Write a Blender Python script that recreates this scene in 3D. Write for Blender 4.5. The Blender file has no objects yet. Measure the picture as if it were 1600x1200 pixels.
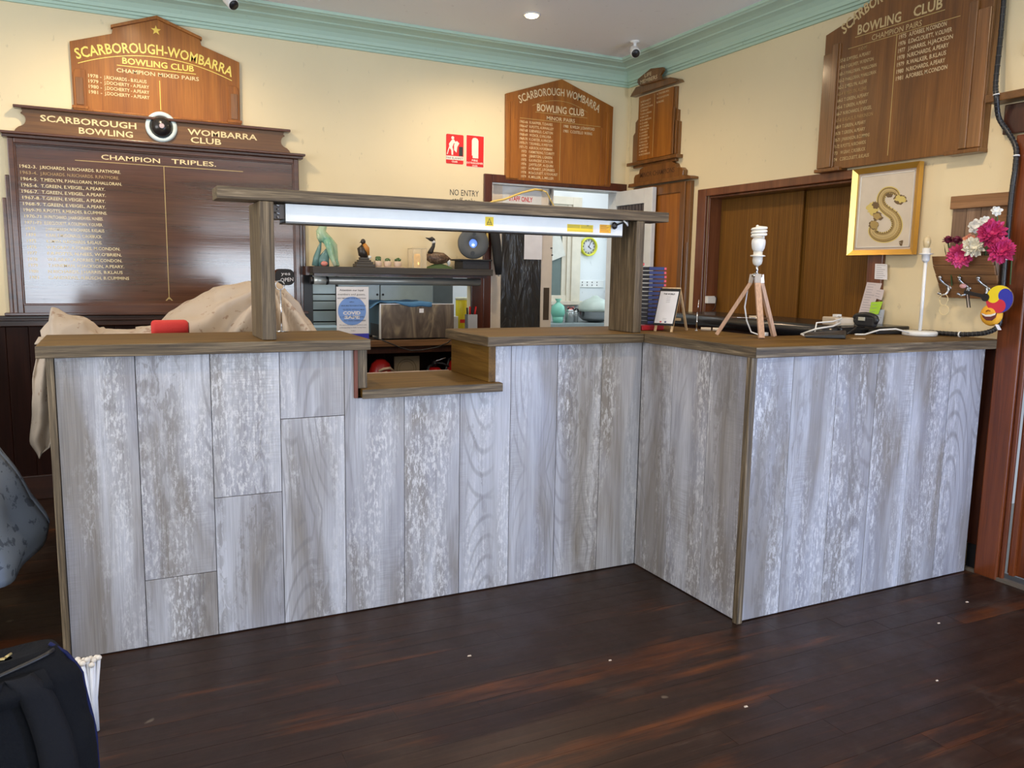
import bpy, math, random
from mathutils import Vector, Matrix, noise
random.seed(7)
PI = math.pi
SC = bpy.context.scene
COL = SC.collection

# ------------------------------------------------------------------ camera
cam_d = bpy.data.cameras.new('camera'); cam = bpy.data.objects.new('camera', cam_d); COL.objects.link(cam)
cam_d.sensor_width = 36.0; cam_d.lens = 1258.9 / 1600 * 36.0; cam_d.clip_start = 0.05
r_ = Vector((0.89723963, -0.44121349, 0.01707917)); u_ = Vector((0.0446862, 0.12921863, 0.99060875)); f_ = Vector((0.43927688, 0.88805023, -0.13565623))
m_ = Matrix((r_, u_, -f_)).transposed().to_4x4(); m_.translation = Vector((-2.1059, -2.9526, 1.3201))
cam.matrix_world = m_
SC.camera = cam

# ------------------------------------------------------------------ world, lights, exposure
w = bpy.data.worlds.new('world'); SC.world = w; w.use_nodes = True
w.node_tree.nodes['Background'].inputs[0].default_value = (0.75, 0.85, 1.0, 1)
w.node_tree.nodes['Background'].inputs[1].default_value = 0.6
SC.view_settings.view_transform = 'Standard'; SC.view_settings.look = 'None'
SC.view_settings.gamma = 1; SC.view_settings.use_curve_mapping = False
SC.view_settings.exposure = -0.25
SC.cycles.use_denoising = True
SC.cycles.max_bounces = 8

def area(name, loc, rot, sx, sy, power, color):
    d = bpy.data.lights.new(name, 'AREA'); d.shape = 'RECTANGLE'; d.size = sx; d.size_y = sy; d.energy = power; d.color = color
    o = bpy.data.objects.new(name, d); COL.objects.link(o); o.location = loc; o.rotation_euler = rot
    return o
DAY = (0.76, 0.87, 1.0)
area('daylight_doorway', (0.2, -6.6, 1.05), (PI/2+0.18, 0, 0), 2.0, 1.85, 140, DAY)
area('daylight_window', (-2.95, -6.6, 1.25), (PI/2+0.18, 0, 0), 1.1, 1.6, 75, DAY)
area('added_fill_left', (-4.8, -1.0, 1.8), (0, -PI/2-0.22, 0), 1.3, 3.0, 100, (0.92, 0.94, 1.0))  # added fill from the left to brighten the right wall, no known window
area('added_fill_right_low', (1.36, -3.0, 0.62), (0, PI/2, -0.5), 1.1, 1.0, 120, (0.38, 0.56, 1.0))  # added low blue fill for the right front panels, no door behind it
area('kitchen_daylight', (2.0, 3.5, 2.6), (0, 0, 0), 2.4, 1.6, 38, (0.95, 0.98, 1.0))
area('kitchen_servery_light', (-0.5, 2.85, 2.4), (0, 0, 0), 1.6, 0.6, 16, (0.9, 0.96, 1.0))
WARM = (1.0, 0.76, 0.48)
def down(x, y, p, blend=0.7, ang=165, z=2.80):
    d = bpy.data.lights.new('downlight_glow', 'SPOT'); d.energy = p; d.color = WARM; d.spot_size = math.radians(ang); d.spot_blend = blend; d.shadow_soft_size = 0.05
    o = bpy.data.objects.new('downlight_glow', d); COL.objects.link(o); o.location = (x, y, z)
for x, y, p in ((0.19, 1.51, 60), (-1.93, 1.5, 62), (0.19, -0.9, 60), (-1.93, -0.9, 45), (0.19, -3.3, 45), (-1.93, -3.3, 35), (0.42, -5.5, 45)):
    down(x, y, p)

# ------------------------------------------------------------------ materials
def new_mat(name):
    m = bpy.data.materials.new(name); m.use_nodes = True
    return m, m.node_tree, m.node_tree.nodes['Principled BSDF']
def c4(c): return (c[0], c[1], c[2], 1)
def lin(r, g, b):
    f = lambda v: ((v/255 + 0.055)/1.055)**2.4 if v/255 > 0.04045 else v/255/12.92
    return (f(r), f(g), f(b))
_cache = {}
def flat(name, color, rough=0.5, metal=0.0, emit=0, coat=0, alpha=None, trans=0, ecol=None, bump=0, bscale=80, spec=None):
    if name in _cache: return _cache[name]
    m, t, b = new_mat(name)
    b.inputs['Base Color'].default_value = c4(color); b.inputs['Roughness'].default_value = rough; b.inputs['Metallic'].default_value = metal
    b.inputs['Coat Weight'].default_value = coat
    if spec is not None: b.inputs['Specular IOR Level'].default_value = spec
    if emit: b.inputs['Emission Color'].default_value = c4(ecol or color); b.inputs['Emission Strength'].default_value = emit
    if trans: b.inputs['Transmission Weight'].default_value = trans
    if alpha is not None: b.inputs['Alpha'].default_value = alpha
    # slight tone variation and relief so that nothing is perfectly even
    n = t.nodes.new('ShaderNodeTexNoise'); n.inputs['Scale'].default_value = bscale if bump else 14; n.inputs['Detail'].default_value = 4
    tc = t.nodes.new('ShaderNodeTexCoord'); t.links.new(tc.outputs['Object'], n.inputs['Vector'])
    if bump:
        bp = t.nodes.new('ShaderNodeBump'); bp.inputs['Strength'].default_value = bump; bp.inputs['Distance'].default_value = 0.004
        t.links.new(n.outputs['Fac'], bp.inputs['Height']); t.links.new(bp.outputs['Normal'], b.inputs['Normal'])
    if not emit and not trans:
        mx = t.nodes.new('ShaderNodeMixRGB'); mx.inputs[1].default_value = c4([v*0.88 for v in color]); mx.inputs[2].default_value = c4([min(1, v*1.1) for v in color])
        t.links.new(n.outputs['Fac'], mx.inputs[0]); t.links.new(mx.outputs[0], b.inputs['Base Color'])
    _cache[name] = m
    return m

class NT:
    """small helper for node graphs"""
    def __init__(s, name):
        s.m, s.t, s.b = new_mat(name)
    def n(s, typ, **kw):
        nd = s.t.nodes.new(typ)
        for k, v in kw.items(): setattr(nd, k, v)
        return nd
    def l(s, a, b): s.t.links.new(a, b)
    def coord(s, rnd=True, world=False):
        if world:
            g = s.n('ShaderNodeNewGeometry'); return g.outputs['Position']
        tc = s.n('ShaderNodeTexCoord')
        if not rnd: return tc.outputs['Object']
        oi = s.n('ShaderNodeObjectInfo'); ml = s.n('ShaderNodeMath', operation='MULTIPLY'); ml.inputs[1].default_value = 37.0
        s.l(oi.outputs['Random'], ml.inputs[0])
        va = s.n('ShaderNodeVectorMath', operation='ADD'); s.l(tc.outputs['Object'], va.inputs[0]); s.l(ml.outputs[0], va.inputs[1])
        return va.outputs[0]
    def noise(s, vec, scale, sc=1.0, detail=5, rough=0.55, dist=0.0):
        mp = s.n('ShaderNodeMapping'); mp.inputs['Scale'].default_value = scale; s.l(vec, mp.inputs['Vector'])
        nz = s.n('ShaderNodeTexNoise'); nz.inputs['Scale'].default_value = sc; nz.inputs['Detail'].default_value = detail
        nz.inputs['Roughness'].default_value = rough; nz.inputs['Distortion'].default_value = dist
        s.l(mp.outputs[0], nz.inputs['Vector']); return nz.outputs['Fac']
    def ramp(s, fac, stops):
        r = s.n('ShaderNodeValToRGB'); e = r.color_ramp.elements
        while len(e) < len(stops): e.new(0.5)
        for i, (p, c) in enumerate(stops):
            e[i].position = p; e[i].color = c4(c) if hasattr(c, '__len__') else (c, c, c, 1)
        s.l(fac, r.inputs[0]); return r.outputs[0]
    def mix(s, fac, a, b, mode='MIX'):
        x = s.n('ShaderNodeMixRGB', blend_type=mode)
        for i, v in ((0, fac), (1, a), (2, b)):
            if isinstance(v, (int, float)): x.inputs[i].default_value = v if i == 0 else (v, v, v, 1)
            elif isinstance(v, (tuple, list)): x.inputs[i].default_value = c4(v)
            else: s.l(v, x.inputs[i])
        return x.outputs[0]
    def bump(s, h, strength=0.3, dist=0.003):
        bp = s.n('ShaderNodeBump'); bp.inputs['Strength'].default_value = strength; bp.inputs['Distance'].default_value = dist
        s.l(h, bp.inputs['Height']); s.l(bp.outputs[0], s.b.inputs['Normal'])

def wood(name, dark, mid, light, axis='x', rough=0.4, coat=0.0, fine=1.0, bump=0.15, contrast=1.0, coarse=1.0, spec=0.5):
    """grain runs along the given axis"""
    if name in _cache: return _cache[name]
    k = NT(name); v = k.coord()
    def S(al, ac): return {'x': (al, ac, ac), 'y': (ac, al, ac), 'z': (ac, ac, al)}[axis]
    a = k.noise(v, S(1.2*coarse, 14*coarse), detail=5, dist=0.6)
    b = k.noise(v, S(4*fine, 160*fine), detail=3)
    lo, hi = 0.5-0.2/contrast, 0.5+0.2/contrast
    ca = k.ramp(a, [(lo, dark), (0.5, mid), (hi, light)])
    cb = k.ramp(b, [(0.3, 0.62), (0.62, 1.0)])
    c = k.mix(0.75, ca, cb, 'MULTIPLY')
    k.l(c, k.b.inputs['Base Color']); k.b.inputs['Roughness'].default_value = rough; k.b.inputs['Coat Weight'].default_value = coat
    k.b.inputs['Coat Roughness'].default_value = 0.12; k.b.inputs['Specular IOR Level'].default_value = spec
    k.bump(b, bump, 0.002)
    _cache[name] = k.m
    return k.m

def paint(name, color, stain=0.06, rough=0.6):
    k = NT(name); v = k.coord(world=True)
    a = k.noise(v, (1, 1, 1), 1.3, 5); b = k.noise(v, (1, 1, 0.5), 26, 4)
    ca = k.mix(a, [x*(1-stain*2) for x in color], [min(1, x*(1+stain)) for x in color])
    spots = k.ramp(b, [(0.28, 0.72), (0.33, 1.0)])
    c = k.mix(0.55, ca, spots, 'MULTIPLY')
    k.l(c, k.b.inputs['Base Color']); k.b.inputs['Roughness'].default_value = rough
    k.bump(b, 0.08, 0.004)
    return k.m

M = {}
M['cream'] = paint('cream_paint', lin(232, 216, 178))
M['ceil'] = paint('ceiling_paint', lin(240, 243, 244), 0.03)
M['mint'] = paint('mint_paint', lin(180, 208, 190), 0.04, 0.5)
M['white'] = paint('white_wall', lin(228, 232, 234), 0.02)
M['dado'] = wood('dado_wood', (0.010, 0.003, 0.0015), (0.018, 0.005, 0.003), (0.028, 0.009, 0.005), 'z', 0.45, 0.0, spec=0.15)
M['rail'] = wood('rail_wood', (0.016, 0.006, 0.003), (0.035, 0.012, 0.006), (0.06, 0.02, 0.01), 'x', 0.35, 0.1)
M['redframe'] = wood('red_frame', (0.05, 0.012, 0.006), (0.085, 0.02, 0.009), (0.12, 0.03, 0.012), 'z', 0.3, 0.3)
M['jamb'] = wood('jamb_wood', (0.10, 0.022, 0.006), (0.17, 0.04, 0.009), (0.24, 0.06, 0.014), 'z', 0.3, 0.3)
M['jambdark'] = wood('jamb_dark', (0.03, 0.009, 0.005), (0.05, 0.014, 0.007), (0.08, 0.025, 0.01), 'z', 0.35, 0.2)
M['frameR'] = wood('opening_frame', (0.10, 0.03, 0.012), (0.16, 0.05, 0.018), (0.22, 0.075, 0.03), 'z', 0.32, 0.3)
M['oak'] = wood('oak_board', (0.24, 0.072, 0.004), (0.33, 0.108, 0.008), (0.42, 0.150, 0.016), 'z', 0.45, 0.06, coarse=0.9)
M['oak2'] = wood('oak_header', (0.13, 0.055, 0.014), (0.18, 0.080, 0.022), (0.23, 0.105, 0.030), 'x', 0.4, 0.15)
M['oakR'] = wood('oak_right', (0.13, 0.050, 0.011), (0.19, 0.075, 0.016), (0.26, 0.105, 0.025), 'z', 0.3, 0.35, coarse=1.1)
M['oakRlight'] = wood('oak_right_light', (0.16, 0.07, 0.02), (0.24, 0.105, 0.032), (0.33, 0.15, 0.05), 'z', 0.25, 0.7)
M['mahog'] = wood('mahogany', (0.045, 0.014, 0.008), (0.085, 0.028, 0.014), (0.13, 0.048, 0.024), 'x', 0.12, 1.0, coarse=0.8)
M['mahogframe'] = wood('mahogany_frame', (0.05, 0.016, 0.008), (0.09, 0.03, 0.014), (0.13, 0.046, 0.02), 'x', 0.3, 0.5)
M['brownpanel'] = None
M['pallet'] = wood('pallet_wood', (0.17, 0.075, 0.028), (0.27, 0.13, 0.05), (0.36, 0.19, 0.085), 'y', 0.6)
M['palletv'] = wood('pallet_wood_grey', (0.13, 0.075, 0.045), (0.22, 0.135, 0.085), (0.31, 0.20, 0.13), 'z', 0.65)
M['pine'] = wood('pine', (0.55, 0.36, 0.18), (0.68, 0.48, 0.27), (0.78, 0.58, 0.36), 'z', 0.5)
M['beech'] = wood('beech', (0.42, 0.25, 0.16), (0.52, 0.32, 0.21), (0.6, 0.39, 0.27), 'z', 0.5, coarse=0.6, contrast=0.6)
M['gold'] = flat('gold_leaf', (0.78, 0.55, 0.13), 0.35)
M['goldpale'] = flat('pale_gold_leaf', (0.80, 0.66, 0.36), 0.4)
M['golddim'] = flat('worn_gold_leaf', (0.42, 0.27, 0.11), 0.5)
M['goldline'] = flat('gold_line', (0.52, 0.38, 0.14), 0.4)
M['black'] = flat('black_plastic', (0.012, 0.012, 0.014), 0.4)
M['blackmat'] = flat('black_matt', (0.018, 0.018, 0.02), 0.8)
M['whitep'] = flat('white_plastic', (0.78, 0.78, 0.76), 0.35)
M['paper'] = flat('paper', (0.78, 0.77, 0.80), 0.7)
M['chrome'] = flat('chrome', (0.75, 0.75, 0.76), 0.15, 1.0)
M['steel'] = flat('steel', (0.5, 0.5, 0.5), 0.3, 1.0)
M['ink'] = flat('ink', (0.02, 0.02, 0.025), 0.6)
M['red'] = flat('sign_red', (0.68, 0.012, 0.012), 0.4)
M['signwhite'] = flat('sign_white', (0.85, 0.8, 0.7), 0.5)
M['yellow'] = flat('sticker_yellow', (0.85, 0.62, 0.02), 0.5)

def slabwood(name, axis):
    k = NT(name); v = k.coord()
    def S(al, ac): return {'x': (al, ac, ac), 'y': (ac, al, ac), 'z': (ac, ac, al)}[axis]
    a = k.noise(v, S(1.5, 22), detail=6, dist=0.8)
    b = k.noise(v, S(5, 240), detail=3)
    ca = k.ramp(a, [(0.3, (0.080, 0.039, 0.006)), (0.5, (0.135, 0.068, 0.010)), (0.72, (0.195, 0.106, 0.020))])
    cb = k.ramp(b, [(0.3, 0.68), (0.6, 1.0)])
    c = k.mix(0.8, ca, cb, 'MULTIPLY')
    k.l(c, k.b.inputs['Base Color']); k.b.inputs['Roughness'].default_value = 0.55; k.b.inputs['Specular IOR Level'].default_value = 0.3; k.bump(b, 0.2, 0.002)
    return k.m
def greywood(name, axis):
    """distressed grey-brown edge timber with pale dry-brushed streaks"""
    k = NT(name); v = k.coord()
    def S(al, ac): return {'x': (al, ac, ac), 'y': (ac, al, ac), 'z': (ac, ac, al)}[axis]
    a = k.noise(v, S(2.6, 75), detail=6, rough=0.65, dist=1.0)
    b = k.noise(v, S(6, 170), detail=4)
    ca = k.ramp(a, [(0.30, (0.040, 0.027, 0.015)), (0.46, (0.10, 0.070, 0.038)), (0.58, (0.18, 0.132, 0.076)), (0.70, (0.36, 0.28, 0.18))])
    cb = k.ramp(b, [(0.3, 0.55), (0.62, 1.0)])
    c = k.mix(0.75, ca, cb, 'MULTIPLY')
    k.l(c, k.b.inputs['Base Color']); k.b.inputs['Roughness'].default_value = 0.6; k.bump(a, 0.35, 0.003)
    return k.m
M['slabx'] = slabwood('countertop_wood_x', 'x'); M['slaby'] = slabwood('countertop_wood_y', 'y')
M['greyx'] = greywood('weathered_x', 'x'); M['greyy'] = greywood('weathered_y', 'y'); M['greyz'] = greywood('weathered_z', 'z')

def laminate(name, normal_axis):
    k = NT(name); v = k.coord()
    def S(h, z): return (h, h, z)
    TAUPE, GREY, LILAC, WHITE = (0.235, 0.212, 0.195), (0.285, 0.270, 0.268), (0.315, 0.315, 0.355), (0.50, 0.51, 0.56)
    broad = k.noise(v, S(8, 0.8), detail=5, rough=0.6, dist=0.5)
    hue = k.noise(v, S(3.5, 1.3), detail=2, dist=0.8)
    chip = k.noise(v, S(95, 30), detail=6, rough=0.75)
    chip2 = k.noise(v, S(38, 12), detail=5, rough=0.7, dist=0.8)
    fine = k.noise(v, S(260, 5), detail=3)
    saw = k.noise(v, S(12, 210), detail=2)
    base = k.mix(k.ramp(hue, [(0.40, 0.0), (0.60, 1.0)]), TAUPE, LILAC)
    base = k.mix(k.ramp(broad, [(0.42, 0.0), (0.55, 0.5), (0.66, 1.0)]), base, WHITE)
    base = k.mix(k.ramp(broad, [(0.30, 0.8), (0.42, 0.0)]), base, GREY)
    # scuffed paint: pale flecks and dark flecks, each in its own drifting zone
    z1 = k.ramp(k.noise(v, S(7, 1.1), detail=3, dist=0.4), [(0.46, 0.0), (0.60, 1.0)])
    z2 = k.ramp(k.noise(v, S(6, 0.9), detail=3, dist=0.9), [(0.52, 0.0), (0.63, 1.0)])
    f1 = k.mix(1.0, k.ramp(chip, [(0.50, 0.0), (0.56, 1.0)]), z1, 'MULTIPLY')
    base = k.mix(k.mix(0.25, f1, 0.0), base, (0.66, 0.66, 0.68))
    f2 = k.mix(1.0, k.ramp(chip2, [(0.46, 1.0), (0.51, 0.0)]), z2, 'MULTIPLY')
    base = k.mix(k.mix(0.5, f2, 0.0), base, (0.165, 0.148, 0.138))
    sz = k.ramp(k.noise(v, S(5, 1.6), detail=2), [(0.56, 0.0), (0.66, 1.0)])
    base = k.mix(k.mix(1.0, k.ramp(saw, [(0.42, 0.30), (0.55, 0.0)]), sz, 'MULTIPLY'), base, (0.22, 0.21, 0.21))
    # cathedral grain
    wob = k.noise(v, S(10, 3), detail=3); va = k.n('ShaderNodeVectorMath', operation='MULTIPLY_ADD'); va.inputs[1].default_value = (0.025, 0.025, 0.06); k.l(wob, va.inputs[0]); k.l(v, va.inputs[2])
    mp = k.n('ShaderNodeMapping'); mp.inputs['Scale'].default_value = (4.6, 4.6, 1.15); k.l(va.outputs[0], mp.inputs['Vector'])
    vo = k.n('ShaderNodeTexVoronoi', feature='F1'); vo.inputs['Scale'].default_value = 1.0; k.l(mp.outputs[0], vo.inputs['Vector'])
    m1 = k.n('ShaderNodeMath', operation='MULTIPLY'); m1.inputs[1].default_value = 62.0; k.l(vo.outputs['Distance'], m1.inputs[0])
    m2 = k.n('ShaderNodeMath', operation='SINE'); k.l(m1.outputs[0], m2.inputs[0])
    gz = k.ramp(k.noise(v, S(5, 0.45), detail=1), [(0.50, 0.0), (0.60, 1.0)])
    base = k.mix(k.mix(1.0, k.ramp(m2.outputs[0], [(0.55, 0.0), (0.98, 0.5)]), gz, 'MULTIPLY'), base, (0.19, 0.18, 0.185))
    fr = k.ramp(fine, [(0.3, 0.72), (0.6, 1.05)])
    c = k.mix(0.75, base, fr, 'MULTIPLY')
    k.l(c, k.b.inputs['Base Color']); k.b.inputs['Roughness'].default_value = 0.40
    k.bump(fine, 0.12, 0.001)
    return k.m
M['lam'] = laminate('whitewashed_laminate', 'y')

def floor_mat(name):
    k = NT(name); v = k.coord(); wp = k.coord(world=True)
    a = k.noise(v, (1.6, 30, 1), detail=5, dist=0.5); b = k.noise(v, (5, 190, 1), detail=3)
    ca = k.ramp(a, [(0.3, (0.014, 0.007, 0.0045)), (0.55, (0.024, 0.011, 0.007)), (0.75, (0.038, 0.016, 0.009))])
    wear = k.noise(wp, (0.5, 4.2, 1), 1.7, 6, 0.65)
    oi = k.n('ShaderNodeObjectInfo'); ad = k.n('ShaderNodeMath', operation='MULTIPLY_ADD'); ad.inputs[1].default_value = 0.10; k.l(oi.outputs['Random'], ad.inputs[0]); k.l(wear, ad.inputs[2])
    wm = k.ramp(ad.outputs[0], [(0.60, 0.0), (0.72, 1.0)])
    ca = k.mix(k.mix(0.85, 0.0, wm), ca, k.ramp(a, [(0.3, (0.06, 0.015, 0.004)), (0.7, (0.15, 0.045, 0.010))]))
    cb = k.ramp(b, [(0.3, 0.6), (0.6, 1.0)]); c = k.mix(0.7, ca, cb, 'MULTIPLY')
    dust = k.noise(wp, (1, 1, 1), 3.5, 8, 0.72)
    dmask = k.ramp(dust, [(0.55, 0.0), (0.72, 1.0)])
    c = k.mix(k.mix(0.4, dmask, 0.0), c, (0.058, 0.042, 0.034))
    scr = k.noise(wp, (1.2, 14, 1), 4.0, 6, 0.7); c = k.mix(k.ramp(scr, [(0.60, 0.0), (0.75, 0.5)]), c, (0.10, 0.075, 0.058))
    glue = k.ramp(k.noise(wp, (1, 1, 1), 5.5, 3, 0.5), [(0.735, 0.0), (0.75, 1.0)])
    c = k.mix(k.mix(0.6, 0.0, glue), c, (0.16, 0.125, 0.09))
    k.l(c, k.b.inputs['Base Color'])
    rr = k.ramp(dust, [(0.35, 0.28), (0.7, 0.55)]); k.l(rr, k.b.inputs['Roughness']); k.b.inputs['Specular IOR Level'].default_value = 0.35; k.b.inputs['Specular Tint'].default_value = (1.0, 0.8, 0.7, 1)
    k.bump(b, 0.1, 0.001)
    return k.m
M['floor'] = floor_mat('worn_floorboards')
def brown_ribbed():
    k = NT('ribbed_brown_panel'); v = k.coord(rnd=False)
    wv = k.n('ShaderNodeTexWave', bands_direction='Y'); wv.inputs['Scale'].default_value = 22; wv.inputs['Distortion'].default_value = 0.6; k.l(v, wv.inputs['Vector'])
    a = k.noise(v, (10, 60, 1.5), detail=4)
    c = k.mix(0.35, k.ramp(a, [(0.3, (0.135, 0.056, 0.008)), (0.7, (0.225, 0.100, 0.015))]), k.ramp(wv.outputs['Fac'], [(0.1, 0.45), (0.5, 1.0)]), 'MULTIPLY')
    k.l(c, k.b.inputs['Base Color']); k.b.inputs['Roughness'].default_value = 0.5; k.b.inputs['Specular IOR Level'].default_value = 0.3; k.bump(wv.outputs['Fac'], 0.2, 0.002)
    return k.m
M['brownpanel'] = brown_ribbed()
def cloth_mat(name, base, spots, scol, rough=0.95):
    k = NT(name); v = k.coord(rnd=False)
    weave = k.noise(v, (1, 1, 1), 260, 2)
    blot = k.noise(v, (1, 1, 1), 22, 4, 0.6)
    big = k.noise(v, (1, 1, 1), 5, 3)
    c = k.mix(big, [x*0.8 for x in base], base)
    c = k.mix(k.ramp(blot, [(spots, 0.0), (spots+0.04, 1.0)]), c, scol)
    k.l(c, k.b.inputs['Base Color']); k.b.inputs['Roughness'].default_value = rough; k.bump(weave, 0.25, 0.002)
    return k.m
M['canvas'] = cloth_mat('drop_cloth_canvas', (0.50, 0.41, 0.32), 0.615, (0.30, 0.21, 0.15))
M['splat'] = cloth_mat('spattered_sheet', (0.20, 0.24, 0.31), 0.56, (0.08, 0.10, 0.14))
M['bag'] = flat('black_nylon', (0.006, 0.007, 0.010), 0.85, spec=0.15, bump=0.4, bscale=160)
M['bagedge'] = flat('navy_piping', (0.006, 0.010, 0.06), 0.7, spec=0.2)
M['blackbag'] = None
def plastic_sheet():
    k = NT('black_bin_liner'); v = k.coord(rnd=False)
    a = k.noise(v, (7, 7, 2.2), detail=4, dist=1.5)
    k.b.inputs['Base Color'].default_value = (0.03, 0.03, 0.03, 1); k.b.inputs['Roughness'].default_value = 0.28
    k.bump(a, 0.9, 0.03)
    return k.m
M['liner'] = plastic_sheet()
def glass(name, color=(1, 1, 1), rough=0.02, alpha=0.25):
    k = NT(name); k.b.inputs['Base Color'].default_value = c4(color); k.b.inputs['Roughness'].default_value = rough
    k.b.inputs['Alpha'].default_value = alpha; return k.m
M['glass'] = glass('clear_glass', (0.8, 0.85, 0.85))

# ------------------------------------------------------------------ mesh building
class Fr:
    """a wall frame: s along the wall, t up, d out of the wall into the room"""
    def __init__(s, o, right, normal):
        s.o = Vector(o); s.r = Vector(right); s.u = Vector((0, 0, 1)); s.n = Vector(normal)
    def __call__(s, a, b, d=0.0): return s.o + s.r*a + s.u*b + s.n*d
FB = Fr((0, 2.259, 0), (1, 0, 0), (0, -1, 0))        # back wall: s = x
FR = Fr((1.402, 0, 0), (0, -1, 0), (-1, 0, 0))       # right wall: s = -y
FC = Fr((0, 0, 0), (1, 0, 0), (0, -1, 0))            # counter front plane y = 0
FT = Fr((0, -0.693, 0), (1, 0, 0), (0, -1, 0))       # front of the right-hand counter leg
class MB:
    def __init__(s): s.v = []; s.f = []; s.smooth = []
    def face(s, ids, sm=False): s.f.append(tuple(ids)); s.smooth.append(sm)
    def hexa(s, p):   # 8 points: bottom 4 ccw, top 4 ccw
        b = len(s.v); s.v += [Vector(q) for q in p]
        for q in ((3, 2, 1, 0), (4, 5, 6, 7), (0, 1, 5, 4), (1, 2, 6, 5), (2, 3, 7, 6), (3, 0, 4, 7)): s.face([b+i for i in q])
        return s
    def box(s, x0, x1, y0, y1, z0, z1):
        return s.hexa([(x0, y0, z0), (x1, y0, z0), (x1, y1, z0), (x0, y1, z0), (x0, y0, z1), (x1, y0, z1), (x1, y1, z1), (x0, y1, z1)])
    def fbox(s, F, a0, a1, t0, t1, d0, d1):
        return s.hexa([F(a0, t0, d0), F(a1, t0, d0), F(a1, t1, d0), F(a0, t1, d0), F(a0, t0, d1), F(a1, t0, d1), F(a1, t1, d1), F(a0, t1, d1)])
    def bar(s, p0, p1, w, h, up=(0, 0, 1)):
        p0 = Vector(p0); p1 = Vector(p1); d = (p1-p0).normalized(); a = d.cross(Vector(up)).normalized(); b = a.cross(d)
        q = []
        for p in (p0, p1):
            for i, j in ((-1, -1), (1, -1), (1, 1), (-1, 1)): q.append(p + a*i*w/2 + b*j*h/2)
        return s.hexa(q)
    def prism(s, F, pts, d0, d1):
        b = len(s.v); n = len(pts)
        s.v += [F(a, t, d0) for a, t in pts] + [F(a, t, d1) for a, t in pts]
        s.face(range(b+n-1, b-1, -1)); s.face(range(b+n, b+2*n))
        for i in range(n):
            j = (i+1) % n; s.face((b+i, b+j, b+n+j, b+n+i))
        return s
    def tube(s, pts, rad, seg=10, caps=True, flatten=None):
        pts = [Vector(p) for p in pts]; n = len(pts)
        if not hasattr(rad, '__len__'): rad = [rad]*n
        b = len(s.v); prev = None
        for i, p in enumerate(pts):
            d = (pts[min(i+1, n-1)] - pts[max(i-1, 0)])
            if d.length < 1e-9: d = Vector((0, 0, 1))
            d.normalize()
            if prev is None:
                a = d.cross(Vector((0, 0, 1)))
                if a.length < 0.1: a = d.cross(Vector((0, 1, 0)))
            else: a = prev - d*prev.dot(d)
            if a.length < 1e-6: a = d.orthogonal()
            a.normalize(); prev = a; c = d.cross(a)
            for k in range(seg):
                t = 2*PI*k/seg; q = p + (a*math.cos(t) + c*math.sin(t))*rad[i]
                if flatten: q = p + Vector(((q-p).x*flatten[0], (q-p).y*flatten[1], (q-p).z*flatten[2]))
                s.v.append(q)
        for i in range(n-1):
            for k in range(seg):
                k2 = (k+1) % seg; s.face((b+i*seg+k, b+i*seg+k2, b+(i+1)*seg+k2, b+(i+1)*seg+k), True)
        if caps:
            s.face([b+k for k in range(seg-1, -1, -1)]); s.face([b+(n-1)*seg+k for k in range(seg)])
        return s
    def lathe(s, c, prof, seg=20, axis=(0, 0, 1)):
        """prof: (radius, height along axis) from c"""
        ax = Vector(axis).normalized(); a = ax.orthogonal().normalized(); b2 = ax.cross(a); c = Vector(c); b = len(s.v); n = len(prof)
        for r, h in prof:
            for k in range(seg):
                t = 2*PI*k/seg; s.v.append(c + ax*h + (a*math.cos(t)+b2*math.sin(t))*max(r, 1e-5))
        for i in range(n-1):
            for k in range(seg):
                k2 = (k+1) % seg; s.face((b+i*seg+k, b+i*seg+k2, b+(i+1)*seg+k2, b+(i+1)*seg+k), True)
        s.face([b+k for k in range(seg-1, -1, -1)]); s.face([b+(n-1)*seg+k for k in range(seg)])
        return s
    def ball(s, c, r, seg=14, rings=9):
        if not hasattr(r, '__len__'): r = (r, r, r)
        c = Vector(c); b = len(s.v)
        for i in range(rings+1):
            ph = -PI/2 + PI*i/rings
            for k in range(seg):
                t = 2*PI*k/seg; s.v.append(c + Vector((r[0]*math.cos(ph)*math.cos(t), r[1]*math.cos(ph)*math.sin(t), r[2]*math.sin(ph))))
        for i in range(rings):
            for k in range(seg):
                k2 = (k+1) % seg; s.face((b+i*seg+k, b+i*seg+k2, b+(i+1)*seg+k2, b+(i+1)*seg+k), True)
        return s
    def grid(s, fn, nu, nv, sm=True):
        b = len(s.v)
        for i in range(nu+1):
            for j in range(nv+1): s.v.append(Vector(fn(i/nu, j/nv)))
        for i in range(nu):
            for j in range(nv):
                q = b+i*(nv+1)+j; s.face((q, q+nv+1, q+nv+2, q+1), sm)
        return s
    def build(s, name, mat, parent=None, bevel=0, solid=0, subsurf=0, kind=None, label=None):
        off = WL.get(parent.name, Vector((0, 0, 0))) if parent else Vector((0, 0, 0))
        org = off
        if parent is None and s.v:
            mn = Vector([min(q[i] for q in s.v) for i in range(3)]); mx = Vector([max(q[i] for q in s.v) for i in range(3)])
            org = Vector(((mn.x+mx.x)/2, (mn.y+mx.y)/2, mn.z))
        me = bpy.data.meshes.new(name); me.from_pydata([q-org for q in s.v], [], s.f); me.update()
        me.polygons.foreach_set('use_smooth', s.smooth)
        me.materials.append(M[mat] if isinstance(mat, str) else mat)
        o = bpy.data.objects.new(name, me); COL.objects.link(o)
        if parent: o.parent = parent
        else: o.location = org
        WL[o.name] = org
        if bevel:
            bv = o.modifiers.new('bevel', 'BEVEL'); bv.width = bevel; bv.segments = 2; bv.limit_method = 'ANGLE'
        if solid:
            so = o.modifiers.new('solid', 'SOLIDIFY'); so.thickness = solid; so.offset = 0
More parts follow.
